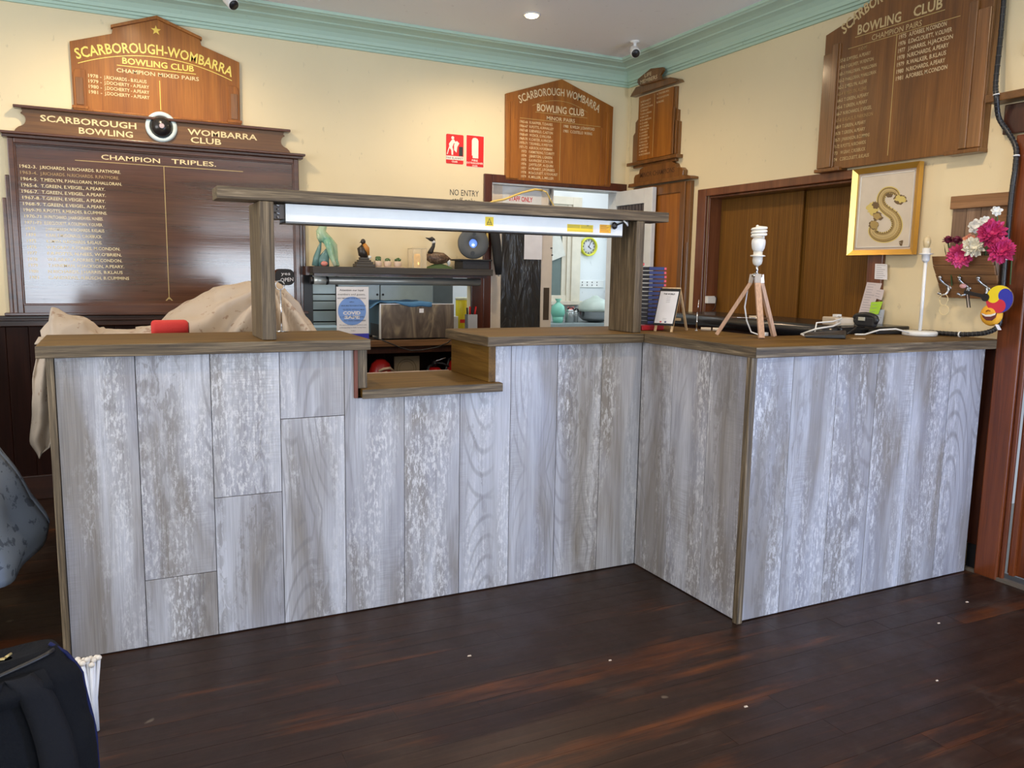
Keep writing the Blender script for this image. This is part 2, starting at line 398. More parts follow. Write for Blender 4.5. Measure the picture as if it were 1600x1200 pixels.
        if subsurf:
            ss = o.modifiers.new('sub', 'SUBSURF'); ss.levels = subsurf; ss.render_levels = subsurf
        if kind: o['kind'] = kind
        if label: o['label'] = label
        return o
WL = {}
def thing(name, loc, label, cat, group=None):
    o = bpy.data.objects.new(name, None); COL.objects.link(o); o.location = loc; o.empty_display_size = 0.1
    WL[o.name] = Vector(loc); tag(o, label, cat, group); return o
def tag(o, label, cat, group=None):
    o['label'] = label; o['category'] = cat
    if group: o['group'] = group
    return o
def struct(o): o['kind'] = 'structure'; return o
def sroot(name, loc=(0, 0, 0)):
    o = bpy.data.objects.new(name, None); COL.objects.link(o); o.location = loc; WL[o.name] = Vector(loc); o['kind'] = 'structure'; return o
def B(): return MB()
def piece(src, parent, loc, name=None):
    """copy of a part sharing its mesh, moved by loc (parent-local)"""
    c = src.copy(); c.parent = parent; c.location = loc; COL.objects.link(c); WL[c.name] = Vector(loc); return c

_tcache = {}
def text_raw(body, bold=0.0, space=1.0):
    key = (body, bold, space)
    if key in _tcache: return _tcache[key]
    cu = bpy.data.curves.new('txt', 'FONT'); cu.body = body; cu.size = 1; cu.offset = bold; cu.resolution_u = 2; cu.fill_mode = 'FRONT'; cu.space_character = space
    o = bpy.data.objects.new('txt', cu); COL.objects.link(o)
    dg = bpy.context.evaluated_depsgraph_get(); me = bpy.data.meshes.new_from_object(o.evaluated_get(dg))
    vs = [(v.co.x, v.co.y) for v in me.vertices]; fs = [tuple(p.vertices) for p in me.polygons]
    bpy.data.objects.remove(o); bpy.data.curves.remove(cu); bpy.data.meshes.remove(me)
    _tcache[key] = (vs, fs); return vs, fs
def text(F, body, s0, s1, t0, h, d, mat, parent, name='lettering', bold=0.012, arc=None, slope=0.0, label=None, mb=None, space=1.0):
    """lettering from s0 to s1 with its baseline at t0; arc(u) gives the baseline height over u in 0..1"""
    vs, fs = text_raw(body, bold, space)
    if not vs: return None
    x0 = min(v[0] for v in vs); x1 = max(v[0] for v in vs); k = (s1-s0)/max(1e-6, x1-x0); cap = 0.73
    own = mb is None
    if own: mb = B()
    b = len(mb.v)
    for x, y in vs:
        u = (x-x0)/(x1-x0); s = s0 + (x-x0)*k; t = t0 + slope*u + y/cap*h
        if arc:
            e = 0.01; sl = (arc(min(1, u+e))-arc(max(0, u-e)))/((min(1, u+e)-max(0, u-e))*(s1-s0))
            t = t0 + arc(u) + y/cap*h; s = s - sl*y/cap*h*0.75
        mb.v.append(F(s, t, d))
    for f in fs: mb.face([b+i for i in f])
    if own: return mb.build(name, mat, parent, label=label)

# ================================================================== SETTING
BACK = 2.259; RIGHT = 1.402; CEIL = 2.84
# back wall with servery opening and kitchen doorway
b = B()
b.box(-5.0, -0.97, BACK, 2.40, 0, CEIL); b.box(-0.97, 0.17, BACK, 2.40, 0, 0.86); b.box(-0.97, 0.17, BACK, 2.40, 1.29, CEIL)
b.box(0.17, 0.284, BACK, 2.40, 0, CEIL); b.box(0.284, 1.365, BACK, 2.40, 1.945, CEIL); b.box(1.365, 1.55, BACK, 2.40, 0, CEIL)
wall_back = struct(b.build('wall_back', 'cream'))
# right wall with hatch recess and doorway
b = B()
def rb(s0, s1, t0, t1): b.fbox(FR, s0, s1, t0, t1, -0.15, 0)
rb(-2.4, -1.30, 0, CEIL); rb(-1.30, 0.0, 0, 1.0); rb(-1.30, 0.0, 1.845, CEIL); rb(0.0, 0.74, 0, CEIL); rb(0.74, 1.6, 1.97, CEIL); rb(1.6, 6.9, 0, CEIL)
b.fbox(FR, -1.32, 0.02, 0.98, 1.87, -0.25, -0.2)
wall_right = struct(b.build('wall_right', 'cream'))
struct(B().box(-5.15, -5.0, -6.9, 2.4, 0, CEIL).build('wall_left', 'cream'))
struct(B().box(-5.15, 1.55, -7.05, -6.9, 0, CEIL).build('wall_front', 'cream'))
struct(B().box(-5.15, 3.2, -7.05, 5.2, CEIL, CEIL+0.1).build('ceiling', 'ceil'))
fl = struct(B().box(-5.15, 1.55, -7.05, 2.4, -0.12, -0.018).build('floor', 'floor'))
# floorboards, laid along the counter
PW = 0.088; k = 0; proto = {}
y = -2.3
while y < 2.25:
    y1 = min(y+PW, 2.255); xs = -3.5 + random.uniform(-0.2, 0.9)
    edges = [-3.6, xs]
    while edges[-1] < 1.40: edges.append(min(1.40, edges[-1] + random.choice((1.5, 2.1, 2.7))))
    for a, c in zip(edges[:-1], edges[1:]):
        if c-a < 0.12: continue
        b = B().box(a+0.0003, c-0.0003, y+0.0004, y1-0.0004, -0.018, random.uniform(-0.0006, 0))
        b.build('floor_board', 'floor', fl)
    y += PW
# dado boards and rail on the back wall
x = -3.4
first = None
bd = B().prism(FB, [(0.0, 0.0), (0.1078, 0.0), (0.1078, 0.985), (0.0, 0.985)], 0.0, 0.014)
while x < -1.14:
    if first is None: first = bd.build('panel_board', 'dado', wall_back, bevel=0.004); base = first; off0 = Vector(WL[wall_back.name])
    else: first = piece(base, wall_back, (0, 0, 0))
    first.location = (x, 0, 0)
    x += 0.108
struct(B().fbox(FB, -5, -1.04, 0.985, 1.045, 0, 0.03).fbox(FB, -5, -1.04, 1.015, 1.03, 0.03, 0.042).build('trim_3', 'rail', bevel=0.004))
struct(B().fbox(FB, -5, 0.2, 0.0, 0.14, 0.014, 0.035).build('baseboard_back', 'rail', bevel=0.004))
# cornice along both walls, mitred at the corner
prof = [(0.0, 2.697), (0.014, 2.697), (0.016, 2.712), (0.026, 2.714), (0.028, 2.727), (0.038, 2.730), (0.042, 2.748), (0.055, 2.770), (0.078, 2.789), (0.108, 2.799), (0.116, 2.797), (0.122, 2.805), (0.150, 2.813), (0.188, 2.818), (0.196, 2.815), (0.205, 2.822), (0.216, 2.824), (0.216, 2.842), (0.0, 2.842)]
def cornice(fn, name):
    b = B(); n = len(prof)
    for end in (0, 1):
        for d, z in prof: b.v.append(Vector(fn(end, d, z)))
    for i in range(n-1): b.face((i, i+1, n+i+1, n+i))
    return struct(b.build(name, 'mint'))
cornice(lambda e, d, z: (-5.0 if e == 0 else RIGHT-d, BACK-d, z), 'trim_1')
cornice(lambda e, d, z: (RIGHT-d, -6.9 if e == 0 else BACK-d, z), 'trim_2')
# thin cover strips on ceiling
struct(B().box(-2.2, -2.17, -4, 1.9, CEIL-0.004, CEIL+0.001).box(-0.98, -0.95, -4, 1.9, CEIL-0.004, CEIL+0.001).build('trim_4', 'ceil'))
# corner bead on right wall
struct(B().fbox(FR, -2.259, -2.225, 1.9, 2.70, 0, 0.006).build('trim_5', 'cream'))

# kitchen doorway frame
b = B(); b.fbox(FB, 0.224, 0.284, 0, 2.0, 0, 0.022); b.fbox(FB, 0.284, 1.40, 1.945, 2.0, 0, 0.022); b.fbox(FB, 1.365, 1.40, 0, 1.945, 0, 0.022)
struct(b.build('trim_6', 'redframe', bevel=0.004))
struct(B().fbox(FB, 0.284, 1.365, 1.936, 1.946, -0.13, 0.012).fbox(FB, 0.284, 0.294, 0, 1.936, -0.13, 0.006).build('trim_7', 'whitep'))
# servery opening side posts
struct(B().fbox(FB, 0.135, 0.224, 0.845, 1.29, 0, 0.02).build('trim_8', 'redframe', bevel=0.003))
struct(B().fbox(FB, -1.035, -0.965, 0.845, 1.29, 0, 0.03).build('trim_9', 'black', bevel=0.003))

# --- door_1: closed leaf with black plastic over the glass
d1 = sroot('door_1', (0.30, 2.30, 0))
FD = Fr((0, 2.30, 0), (1, 0, 0), (0, -1, 0))
M['cream2'] = flat('cream_gloss', (0.70, 0.62, 0.53), 0.35)
M['whitegloss'] = flat('white_gloss', (0.72, 0.73, 0.72), 0.35)
b = B(); b.fbox(FD, 0.300, 0.392, 0.01, 1.935, -0.035, 0); b.fbox(FD, 0.706, 0.806, 0.01, 1.935, -0.035, 0)
b.build('stile', 'cream2', d1, bevel=0.003)
B().fbox(FD, 0.392, 0.706, 1.812, 1.935, -0.035, 0).fbox(FD, 0.392, 0.706, 0.01, 0.25, -0.035, 0).build('rail', 'whitegloss', d1, bevel=0.003)
B().fbox(FD, 0.392, 0.706, 0.25, 1.812, -0.02, -0.014).build('glass_pane', 'glass', d1)
def sheet(u, v):
    s = 0.388+0.322*u; t = 0.27+1.545*v
    dd = 0.004+0.007*noise.noise(Vector((u*6+v*2, v*5, 1.2)))+0.006*abs(noise.noise(Vector((u*9-v*7, v*3, 4))))
    return FD(s, t, dd)
B().grid(sheet, 26, 60).build('plastic_sheet', 'liner', d1, label='black plastic sheeting over the glass')
B().fbox(FD, 0.737, 0.785, 0.985, 1.222, 0, 0.003).build('push_plate', flat('aged_brass', (0.16, 0.13, 0.10), 0.35, 0.8), d1, bevel=0.001)
b = B(); b.fbox(FD, 0.762, 0.788, 1.825, 1.932, 0, 0.008); b.tube([FD(0.775, 1.80, 0.014), FD(0.775, 1.93, 0.014)], 0.006)
b.fbox(FD, 0.764, 0.786, 1.80, 1.815, 0, 0.018); b.build('bolt', 'steel', d1)
b = B(); b.tube([FD(0.79, 1.51, 0), FD(0.79, 1.51, 0.02)], 0.004); b.tube([FD(0.80, 1.46, 0), FD(0.80, 1.46, 0.012)], 0.005); b.build('lock', 'black', d1)
text(FD, 'STAFF ONLY', 0.443, 0.632, 1.834, 0.035, 0.0008, flat('staff_red', (0.55, 0.02, 0.03), 0.5), d1, bold=0.02, slope=-0.003)
B().fbox(FD, 0.565, 0.711, 1.425, 1.70, 0.012, 0.013).build('paper_notice', 'paper', d1)

# --- door_2: open leaf lying back along the right wall
d2 = sroot('door_2', (1.335, 2.1, 0))
b = B(); b.box(1.318, 1.352, 1.80, 1.90, 0.01, 1.94); b.box(1.318, 1.352, 2.26, 2.37, 0.01, 1.94); b.build('stile', 'whitegloss', d2, bevel=0.003)
B().box(1.318, 1.352, 1.90, 2.26, 1.835, 1.94).box(1.318, 1.352, 1.90, 2.26, 0.01, 0.7).build('rail', 'whitegloss', d2, bevel=0.003)
B().box(1.333, 1.337, 1.90, 2.26, 0.7, 1.835).build('glass_pane', flat('dark_pane', (0.05, 0.045, 0.05), 0.15), d2)
for i in range(9):
    B().box(1.326, 1.331, 1.905+i*0.039, 1.935+i*0.039, 0.72, 1.832).build('blind_slat', flat('brown_blind', (0.09, 0.075, 0.075), 0.6), d2)

# --- right wall hatch: frame, sill and two sliding panels
b = B(); FRM = 0
b.fbox(FR, -1.385, -1.30, 0.98, 1.888, 0, 0.022); b.fbox(FR, 0.0, 0.092, 0.98, 1.888, 0, 0.022); b.fbox(FR, -1.30, 0.0, 1.84, 1.888, 0, 0.022)
b.fbox(FR, -1.30, -1.285, 0.98, 1.84, -0.2, 0); b.fbox(FR, -0.015, 0.0, 0.98, 1.84, -0.2, 0); b.fbox(FR, -1.285, -0.015, 1.825, 1.84, -0.2, 0)
b.fbox(FR, -1.385, 0.092, 0.95, 0.98, -0.2, 0.03)
struct(b.build('window_3', 'frameR', bevel=0.004))
sp = thing('sliding_hatch', FR(-0.64, 0.98, -0.12), 'ribbed brown sliding panels closing the serving hatch in the right-hand wall', 'shutter')
B().fbox(FR, -1.285, -0.58, 0.98, 1.825, -0.11, -0.098).build('panel', 'brownpanel', sp, bevel=0.002)
B().fbox(FR, -0.62, -0.015, 0.98, 1.825, -0.135, -0.123).build('panel', 'brownpanel', sp, bevel=0.002)

# --- right wall doorway (door_3)
b = B(); b.fbox(FR, 0.655, 0.722, 0.125, 1.05, 0.0, 0.016)
struct(b.build('trim_10', 'jambdark', bevel=0.004))
b = B(); b.fbox(FR, 0.722, 0.825, 0.0, 1.94, 0.0, 0.035); b.fbox(FR, 0.825, 0.845, 0.0, 1.94, 0.0, 0.018)
struct(b.build('trim_11', 'jamb', bevel=0.006))
b = B(); b.fbox(FR, 0.655, 1.75, 1.95, 2.075, 0.0, 0.03); struct(b.build('trim_12', 'jambdark', bevel=0.004))
b = B(); b.fbox(FR, 0.60, 1.8, 2.085, 2.118, 0.0, 0.085); struct(b.build('trim_13', 'oak2', bevel=0.004))
struct(B().fbox(FR, 0.668, 0.735, 0.012, 0.125, 0.0, 0.012).build('baseboard_right', 'black'))
struct(B().fbox(FR, 0.66, 1.9, -0.018, 0.014, 0.0, 0.03).build('trim_14', flat('sill_grey', (0.12, 0.10, 0.08), 0.6)))
d3 = sroot('door_3', FR(1.2, 0.03, -0.03))
B().fbox(FR, 0.844, 1.58, 0.035, 1.95, -0.07, -0.012).build('door_panel', 'jamb', d3, bevel=0.004)
B().fbox(FR, 0.862, 0.885, 0.035, 1.95, -0.012, 0.008).build('edge_strip', 'jamb', d3, bevel=0.003)
struct(B().box(1.5, 3.0, -2.2, 0.0, -0.1, -0.03).build('floor_outside', flat('pale_step', (0.5, 0.5, 0.5), 0.8)))
# small square of conduit cover high on the right wall
struct(B().fbox(FR, 0.70, 1.2, 2.27, 2.33, 0, 0.012).build('trim_15', 'cream', bevel=0.003))

# --- kitchen beyond
KW = 'white'
struct(B().box(-1.8, 3.2, 4.6, 4.7, 0, CEIL).build('wall_kitchen_back', KW))
struct(B().box(-1.9, -1.8, 2.4, 4.7, 0, CEIL).build('wall_kitchen_left', KW))
b = B(); b.box(2.85, 2.95, 2.4, 3.6, 0, CEIL); b.box(2.85, 2.95, 4.45, 4.7, 0, CEIL); b.box(2.85, 2.95, 3.6, 4.45, 0, 1.15); b.box(2.85, 2.95, 3.6, 4.45, 1.85, CEIL)
struct(b.build('wall_kitchen_right', KW))
struct(B().box(-1.9, 2.95, 2.4, 4.7, -0.1, 0).build('floor_kitchen', flat('grey_vinyl', (0.3, 0.3, 0.3), 0.5)))
struct(B().box(1.55, 2.95, 2.30, 2.40, 0, CEIL).build('wall_kitchen_front', KW))
# kitchen window_1 with stepped cream casing
M['casing'] = flat('cream_casing', (0.72, 0.66, 0.54), 0.4)
FK = Fr((0, 4.6, 0), (1, 0, 0), (0, -1, 0))
w1 = sroot('window_1', FK(1.95, 1.04, 0.02))
b = B()
for s0, s1, dd in ((2.29, 2.40, 0.05), (2.24, 2.29, 0.035), (2.185, 2.24, 0.02)): b.fbox(FK, s0, s1, 1.04, 2.13, 0, dd)
b.fbox(FK, 1.5, 1.6, 1.04, 2.13, 0, 0.05); b.fbox(FK, 1.6, 2.29, 2.05, 2.13, 0, 0.05); b.fbox(FK, 1.6, 2.29, 1.985, 2.05, 0, 0.03); b.fbox(FK, 1.5, 2.42, 1.0, 1.04, 0, 0.08); b.fbox(FK, 1.6, 2.24, 1.04, 1.10, 0, 0.03)
b.build('window_frame', 'casing', w1, bevel=0.003)
B().fbox(FK, 1.6, 2.19, 1.10, 1.99, 0.004, 0.01).build('glass_pane', flat('green_grey_pane', (0.16, 0.21, 0.20), 0.2), w1)
B().prism(FK, [(1.95, 1.42), (2.22, 1.52), (2.19, 1.62), (2.13, 1.78), (2.10, 1.98), (1.95, 1.98)], 0.03, 0.033).build('paper_sheet', flat('torn_paper', (0.70, 0.70, 0.64), 0.8), w1)
w2 = sroot('window_2', (2.85, 4.0, 1.15))
b = B(); b.box(2.82, 2.86, 4.40, 4.47, 1.10, 1.90); b.box(2.82, 2.86, 3.58, 3.63, 1.10, 1.90); b.box(2.80, 2.86, 3.55, 4.50, 1.08, 1.14); b.box(2.82, 2.86, 3.6, 4.45, 1.85, 1.90); b.box(2.83, 2.86, 4.0, 4.03, 1.14, 1.85)
b.build('window_frame', flat('pale_blue_gloss', (0.55, 0.72, 0.80), 0.4), w2, bevel=0.003)
B().box(2.90, 2.905, 3.6, 4.45, 1.15, 1.85).build('glass_pane', flat('daylit_pane', (0.9, 0.95, 1.0), 0.3, emit=3.0, ecol=(0.8, 0.92, 1.0)), w2)

# ================================================================== HONOUR BOARDS
def arc_pts(cx, cz, r, a0, a1, n): return [(cx+r*math.cos(math.radians(a0+(a1-a0)*i/n)), cz+r*math.sin(math.radians(a0+(a1-a0)*i/n))) for i in range(n+1)]
# ---- champion triples board
tb = thing('honour_board', FB(-1.81, 1.03, 0.03), 'large dark glossy timber honour board lettered CHAMPION TRIPLES with a lawn bowl on its header', 'sign')
B().fbox(FB, -2.56, -1.06, 1.05, 2.03, 0.0, 0.03).build('backing', 'mahogframe', tb)
B().fbox(FB, -2.548, -1.076, 1.105, 1.968, 0.03, 0.034).build('panel', 'mahog', tb)
b = B()
for a0, a1, t0, t1 in ((-2.577, -2.548, 1.05, 1.995), (-1.076, -1.045, 1.05, 1.995), (-2.548, -1.076, 1.968, 1.995), (-2.548, -1.076, 1.055, 1.105)): b.fbox(FB, a0, a1, t0, t1, 0.0, 0.052)
for a0, a1, t0, t1 in ((-2.558, -2.540, 1.10, 1.975), (-1.083, -1.066, 1.10, 1.975), (-2.548, -1.076, 1.960, 1.972), (-2.548, -1.076, 1.10, 1.112)): b.fbox(FB, a0, a1, t0, t1, 0.0, 0.044)
b.build('frame', 'mahogframe', tb, bevel=0.004)
for sgn, e in ((-1, -2.577), (1, -1.045)):
    b = B(); a, c = sorted((e, e+sgn*0.022)); b.fbox(FB, a, c, 1.05, 1.80, 0, 0.034)
    a, c = sorted((e+sgn*0.022, e+sgn*0.042)); b.fbox(FB, a, c, 1.05, 1.68, 0, 0.022); b.build('side_strip', 'mahogframe', tb, bevel=0.004)
B().fbox(FB, -2.60, -1.02, 1.995, 2.012, 0, 0.065).fbox(FB, -2.612, -1.008, 2.012, 2.026, 0, 0.08).build('cap_moulding', 'mahogframe', tb, bevel=0.003)
B().fbox(FB, -2.64, -1.0, 1.046, 1.062, 0, 0.06).build('ledge', 'mahogframe', tb, bevel=0.003)
cx = -1.815
left = [(-2.545, 2.026), (-2.535, 2.045)] + [(-2.52, 2.058)] + [(a, t) for a, t in arc_pts(-2.522, 2.096, 0.036, -70, 70, 8)] + [(-2.50, 2.138), (-2.505, 2.152)]
right = [(2*cx-a, t) for a, t in reversed(left)]
B().prism(FB, left+right, 0.0, 0.03).build('header', 'oak2', tb, bevel=0.002)
B().fbox(FB, -2.54, -1.09, 2.152, 2.168, 0, 0.055).build('header_cap', 'mahogframe', tb, bevel=0.004)
bo = B().lathe(FB(cx, 2.118, 0.03), [(0.084, 0), (0.084, 0.012), (0.062, 0.016), (0.062, 0.0)], 40, FB.n).build('ring', flat('pale_blue_ring', (0.62, 0.74, 0.76), 0.35), tb)
bw = B(); bw.lathe(FB(cx, 2.118, 0.03), [(0.060*math.cos(math.radians(a)), 0.055*math.sin(math.radians(a))) for a in range(0, 91, 9)], 36, FB.n)
bwl = bw.build('lawn_bowl', flat('bowl_black', (0.02, 0.018, 0.018), 0.22), tb)
B().lathe(FB(cx, 2.118, 0.0845), [(0.014, 0), (0.013, 0.002), (0.009, 0.002), (0.009, 0.0005)], 20, FB.n).fbox(FB, cx-0.008, cx+0.008, 2.112, 2.118, 0.084, 0.088).prism(FB, [(cx-0.006, 2.118), (cx+0.006, 2.118), (cx, 2.128)], 0.084, 0.087).build('emblem', flat('emblem_pink', (0.55, 0.45, 0.5), 0.4), tb)
text(FB, 'SCARBOROUGH', -2.417, -1.945, 2.095, 0.034, 0.031, 'goldpale', tb, bold=0.018, slope=0.0)
text(FB, 'BOWLING', -2.235, -1.965, 2.046, 0.034, 0.031, 'goldpale', tb, bold=0.018)
text(FB, 'WOMBARRA', -1.675, -1.285, 2.090, 0.034, 0.031, 'goldpale', tb, bold=0.018)
text(FB, 'CLUB', -1.660, -1.491, 2.046, 0.034, 0.031, 'goldpale', tb, bold=0.018)
text(FB, 'CHAMPION', -2.131, -1.829, 1.915, 0.027, 0.0345, 'goldpale', tb, bold=0.01)
text(FB, 'TRIPLES.', -1.768, -1.524, 1.918, 0.027, 0.0345, 'goldpale', tb, bold=0.01)
B().fbox(FB, -2.262, -1.372, 1.898, 1.9015, 0.034, 0.0348).fbox(FB, -1.812, -1.8085, 1.135, 1.898, 0.034, 0.0348).prism(FB, [(-1.812, 1.15), (-1.808, 1.15), (-1.790, 1.128), (-1.797, 1.128), (-1.81, 1.142), (-1.823, 1.128), (-1.83, 1.128)], 0.034, 0.0348).build('ruled_line', 'goldline', tb)
rows = [('1962-3.', 98, 183, 'J.RICHARDS. N.RICHARDS. R.PATMORE.', 197, 620, 0), ('1963-4.', 101, 186, 'J.RICHARDS. N.RICHARDS. R.PATMORE.', 200, 612, 1),
 ('1964-5.', 104, 188, 'T.MEDLYN, P.HALLORAN, M.HALLORAN.', 202, 627, 0), ('1965-6.', 106, 190, 'T.GREEN, E.VEIGEL, A.PEARY.', 204, 537, 0),
 ('1966-7.', 108, 190, 'T.GREEN, E.VEIGEL, A.PEARY.', 207, 541, 0), ('1967-8.', 111, 200, 'T.GREEN, E.VEIGEL, A.PEARY.', 210, 539, 0),
 ('1968-9.', 114, 203, 'T.GREEN, E.VEIGEL, A.PEARY.', 214, 541, 0), ('1969-70.', 117, 210, 'R.POTTS, R.MEADES, B.CUMMINS.', 216, 548, 0),
 ('1970-71', 120, 204, 'W.PRITCHARD, J.HARGREAVES, N.NEES.', 218, 527, 0), ('1971-72', 123, 207, 'E.DECLOUETT, A.COLEMAN, V.OLIVER.', 221, 525, 0),
 ('1973', 127, 172, 'J.HINDMARSH, N.RICHARDS. B.KLAUS', 227, 533, 0), ('1974', 130, 176, 'K.RAE, E.McDONALD, C.ROEBUCK.', 229, 522, 0),
 ('1975', 132, 178, 'K.SMITH, N.RICHARDS. B.KLAUS.', 231, 522, 0), ('1976', 134, 180, 'W.R.GRAY, A.FORBES, M.CONDON.', 231, 620, 0),
 ('1977', 136, 182, 'F.R.POTTS, N.NEES, W.O\'BRIEN.', 235, 628, 0), ('1978', 137, 184, 'W.R.GRAY, A.FORBES, M.CONDON.', 235, 631, 0),
 ('1979', 140, 186, 'T.HINEMAN, H.JACKSON, A.PEARY.', 238, 642, 0), ('1980', 143, 188, 'N.RICHARDS, J.HARRIS, B.KLAUS', 238, 634, 0),
 ('1981', 146, 190, 'C.ANDREWS, A.BUSCH, B.CUMMINS', 240, 670, 0)]
for i, (yr, a0, a1, nm, n0, n1, dim) in enumerate(rows):
    t = 1.842 - i*(1.842-1.247)/18
    X = lambda p: -2.527 + (p/3.3333 - 29.4 - 9.3*i/18)*0.00313
    mb = B(); text(FB, yr, X(a0), X(a1), t, 0.0175, 0.0345, 'gold', tb, mb=mb, bold=0.008); text(FB, nm, X(n0), X(n1), t, 0.0175, 0.0345, 'gold', tb, mb=mb, bold=0.008)
    mb.build('lettering', 'golddim' if dim else 'goldpale', tb, label='worn gilt line of names and year' if dim else None)

# ---- mixed pairs board
mx = thing('honour_board', FB(-1.815, 2.19, 0.0), 'orange-brown gabled timber honour board lettered CHAMPION MIXED PAIRS, topmost above the large dark board', 'sign')
c = -1.816
half = [(0.437, 2.172), (0.441, 2.530), (0.232, 2.598), (0.226, 2.632), (0.0, 2.712)]
out = [(c+a, t) for a, t in half] + [(c-a, t) for a, t in reversed(half[:-1])]
B().prism(FB, out, 0.0, 0.025).build('panel', 'oak', mx, bevel=0.002)
for sgn in (-1, 1):
    q = [(c, 2.706), (c+sgn*0.236, 2.625), (c+sgn*0.236, 2.641), (c, 2.725)]
    if sgn < 0: q = q[::-1]
    B().prism(FB, q, 0.0, 0.04).build('gable_moulding', 'oak', mx, bevel=0.002)
    q = [(c+sgn*0.372, 2.19), (c+sgn*0.432, 2.19), (c+sgn*0.432, 2.36), (c+sgn*0.425, 2.385), (c+sgn*0.39, 2.392), (c+sgn*0.372, 2.388)]
    if sgn < 0: q = q[::-1]
    B().prism(FB, q, 0.025, 0.033).build('side_panel', 'oak', mx, bevel=0.002)
    a, e = sorted((c+sgn*0.385, c+sgn*0.422)); B().fbox(FB, a, e, 2.20, 2.345, 0.033, 0.038).build('side_panel', 'oakRlight', mx, bevel=0.002)
    a, e = sorted((c+sgn*0.365, c+sgn*0.445)); B().fbox(FB, a, e, 2.178, 2.194, 0.0, 0.045).build('foot_block', 'oak', mx, bevel=0.002)
B().fbox(FB, c-0.44, c+0.44, 2.170, 2.18, 0, 0.04).build('base_moulding', 'oak', mx, bevel=0.002)
st = []
for i in range(10):
    r = 0.027 if i % 2 == 0 else 0.011; a = math.radians(90+36*i); st.append((-1.822+r*math.cos(a), 2.647+r*math.sin(a)))
B().prism(FB, st, 0.025, 0.0265).build('star', flat('gold_star', (0.85, 0.62, 0.10), 0.35), mx)
M['goldbright'] = flat('bright_gold', (0.88, 0.72, 0.16), 0.35)
par = lambda h, peak=0.5: (lambda u: h*(1-((u-peak)/0.5)**2))
text(FB, 'SCARBOROUGH-WOMBARRA', -2.226, -1.421, 2.441, 0.055, 0.0262, 'goldbright', mx, bold=0.018, arc=par(0.075))
b = B(); n = 24
for i in range(n):
    u0, u1 = i/n, (i+1)/n; f = lambda u: (-2.222+0.802*u, 2.420+0.082*(1-((u-0.5)/0.5)**2))
    (a0, t0), (a1, t1) = f(u0), f(u1); b.prism(FB, [(a0, t0-0.002), (a1, t1-0.002), (a1, t1+0.002), (a0, t0+0.002)], 0.025, 0.0262)
b.fbox(FB, -2.03, -1.618, 2.432, 2.4355, 0.025, 0.0262); b.fbox(FB, -1.8155, -1.812, 2.213, 2.375, 0.025, 0.0262)
b.build('ruled_line', 'goldbright', mx)
text(FB, 'BOWLING CLUB', -2.002, -1.628, 2.446, 0.034, 0.0262, 'goldbright', mx, bold=0.022)
text(FB, 'CHAMPION MIXED PAIRS', -2.033, -1.603, 2.397, 0.022, 0.0262, 'goldpale', mx, bold=0.012)
for i, (yr, nm, e) in enumerate((('1978 -', 'J.RICHARDS - B.KLAUS', -1.882), ('1979 -', 'J.DOCHERTY - A.PEARY', -1.870), ('1980 -', 'J.DOCHERTY - A.PEARY', -1.870), ('1981 -', 'J.DOCHERTY - A.PEARY', -1.870))):
    t = 2.352-i*0.0285; mb = B(); text(FB, yr, -2.175, -2.11, t, 0.019, 0.0262, 'gold', mx, mb=mb); text(FB, nm, -2.098, e, t, 0.019, 0.0262, 'gold', mx, mb=mb); mb.build('lettering', 'goldpale', mx)

# ---- minor pairs board
mn = thing('honour_board', FB(0.815, 1.978, 0), 'orange-brown gabled timber honour board lettered MINOR PAIRS above the kitchen doorway', 'sign')
c = 0.815
B().prism(FB, [(0.385, 1.972), (1.245, 1.972), (1.252, 2.545), (c, 2.69), (0.377, 2.545)], 0.0, 0.024).build('panel', 'oak', mn, bevel=0.002)
for sgn in (-1, 1):
    for k_, (w0, w1, top, dd) in enumerate(((0.405, 0.432, 2.50, 0.030), (0.376, 0.405, 2.50, 0.036), (0.335, 0.376, 2.388, 0.030))):
        a, e = sorted((c+sgn*w0, c+sgn*w1)); q = [(a, 1.98), (e, 1.98), (e, top), (a, top-0.006)] if sgn < 0 else [(a, 1.98), (e, 1.98), (e, top-0.006), (a, top)]
        B().prism(FB, q, 0.0 if k_ else 0.0, dd).build('side_strip', 'oak', mn, bevel=0.002)
M['goldm'] = flat('muted_gilt', (0.72, 0.56, 0.33), 0.45)
text(FB, 'SCARBOROUGH WOMBARRA', 0.484, 1.126, 2.490, 0.052, 0.0252, 'goldm', mn, bold=0.014, arc=par(0.085))
text(FB, 'BOWLING CLUB', 0.618, 1.003, 2.455, 0.05, 0.0252, 'goldm', mn, bold=0.022)
text(FB, 'MINOR PAIRS', 0.697, 0.928, 2.405-0.003, 0.026, 0.0252, 'goldm', mn, bold=0.008)
b = B(); b.fbox(FB, 0.605, 1.03, 2.444, 2.4465, 0.024, 0.0252); b.fbox(FB, 0.486, 1.145, 2.395-0.002, 2.3955, 0.024, 0.0252); b.fbox(FB, 0.81, 0.8125, 1.99, 2.393, 0.024, 0.0252)
for i in range(16):
    f = lambda u: (0.58+0.45*u, 2.485+0.055*(1-((u-0.5)/0.5)**2)); (a0, t0), (a1, t1) = f(i/16), f((i+1)/16); b.prism(FB, [(a0, t0-0.001), (a1, t1-0.001), (a1, t1+0.001), (a0, t0+0.001)], 0.024, 0.0252)
b.build('ruled_line', 'goldline', mn)
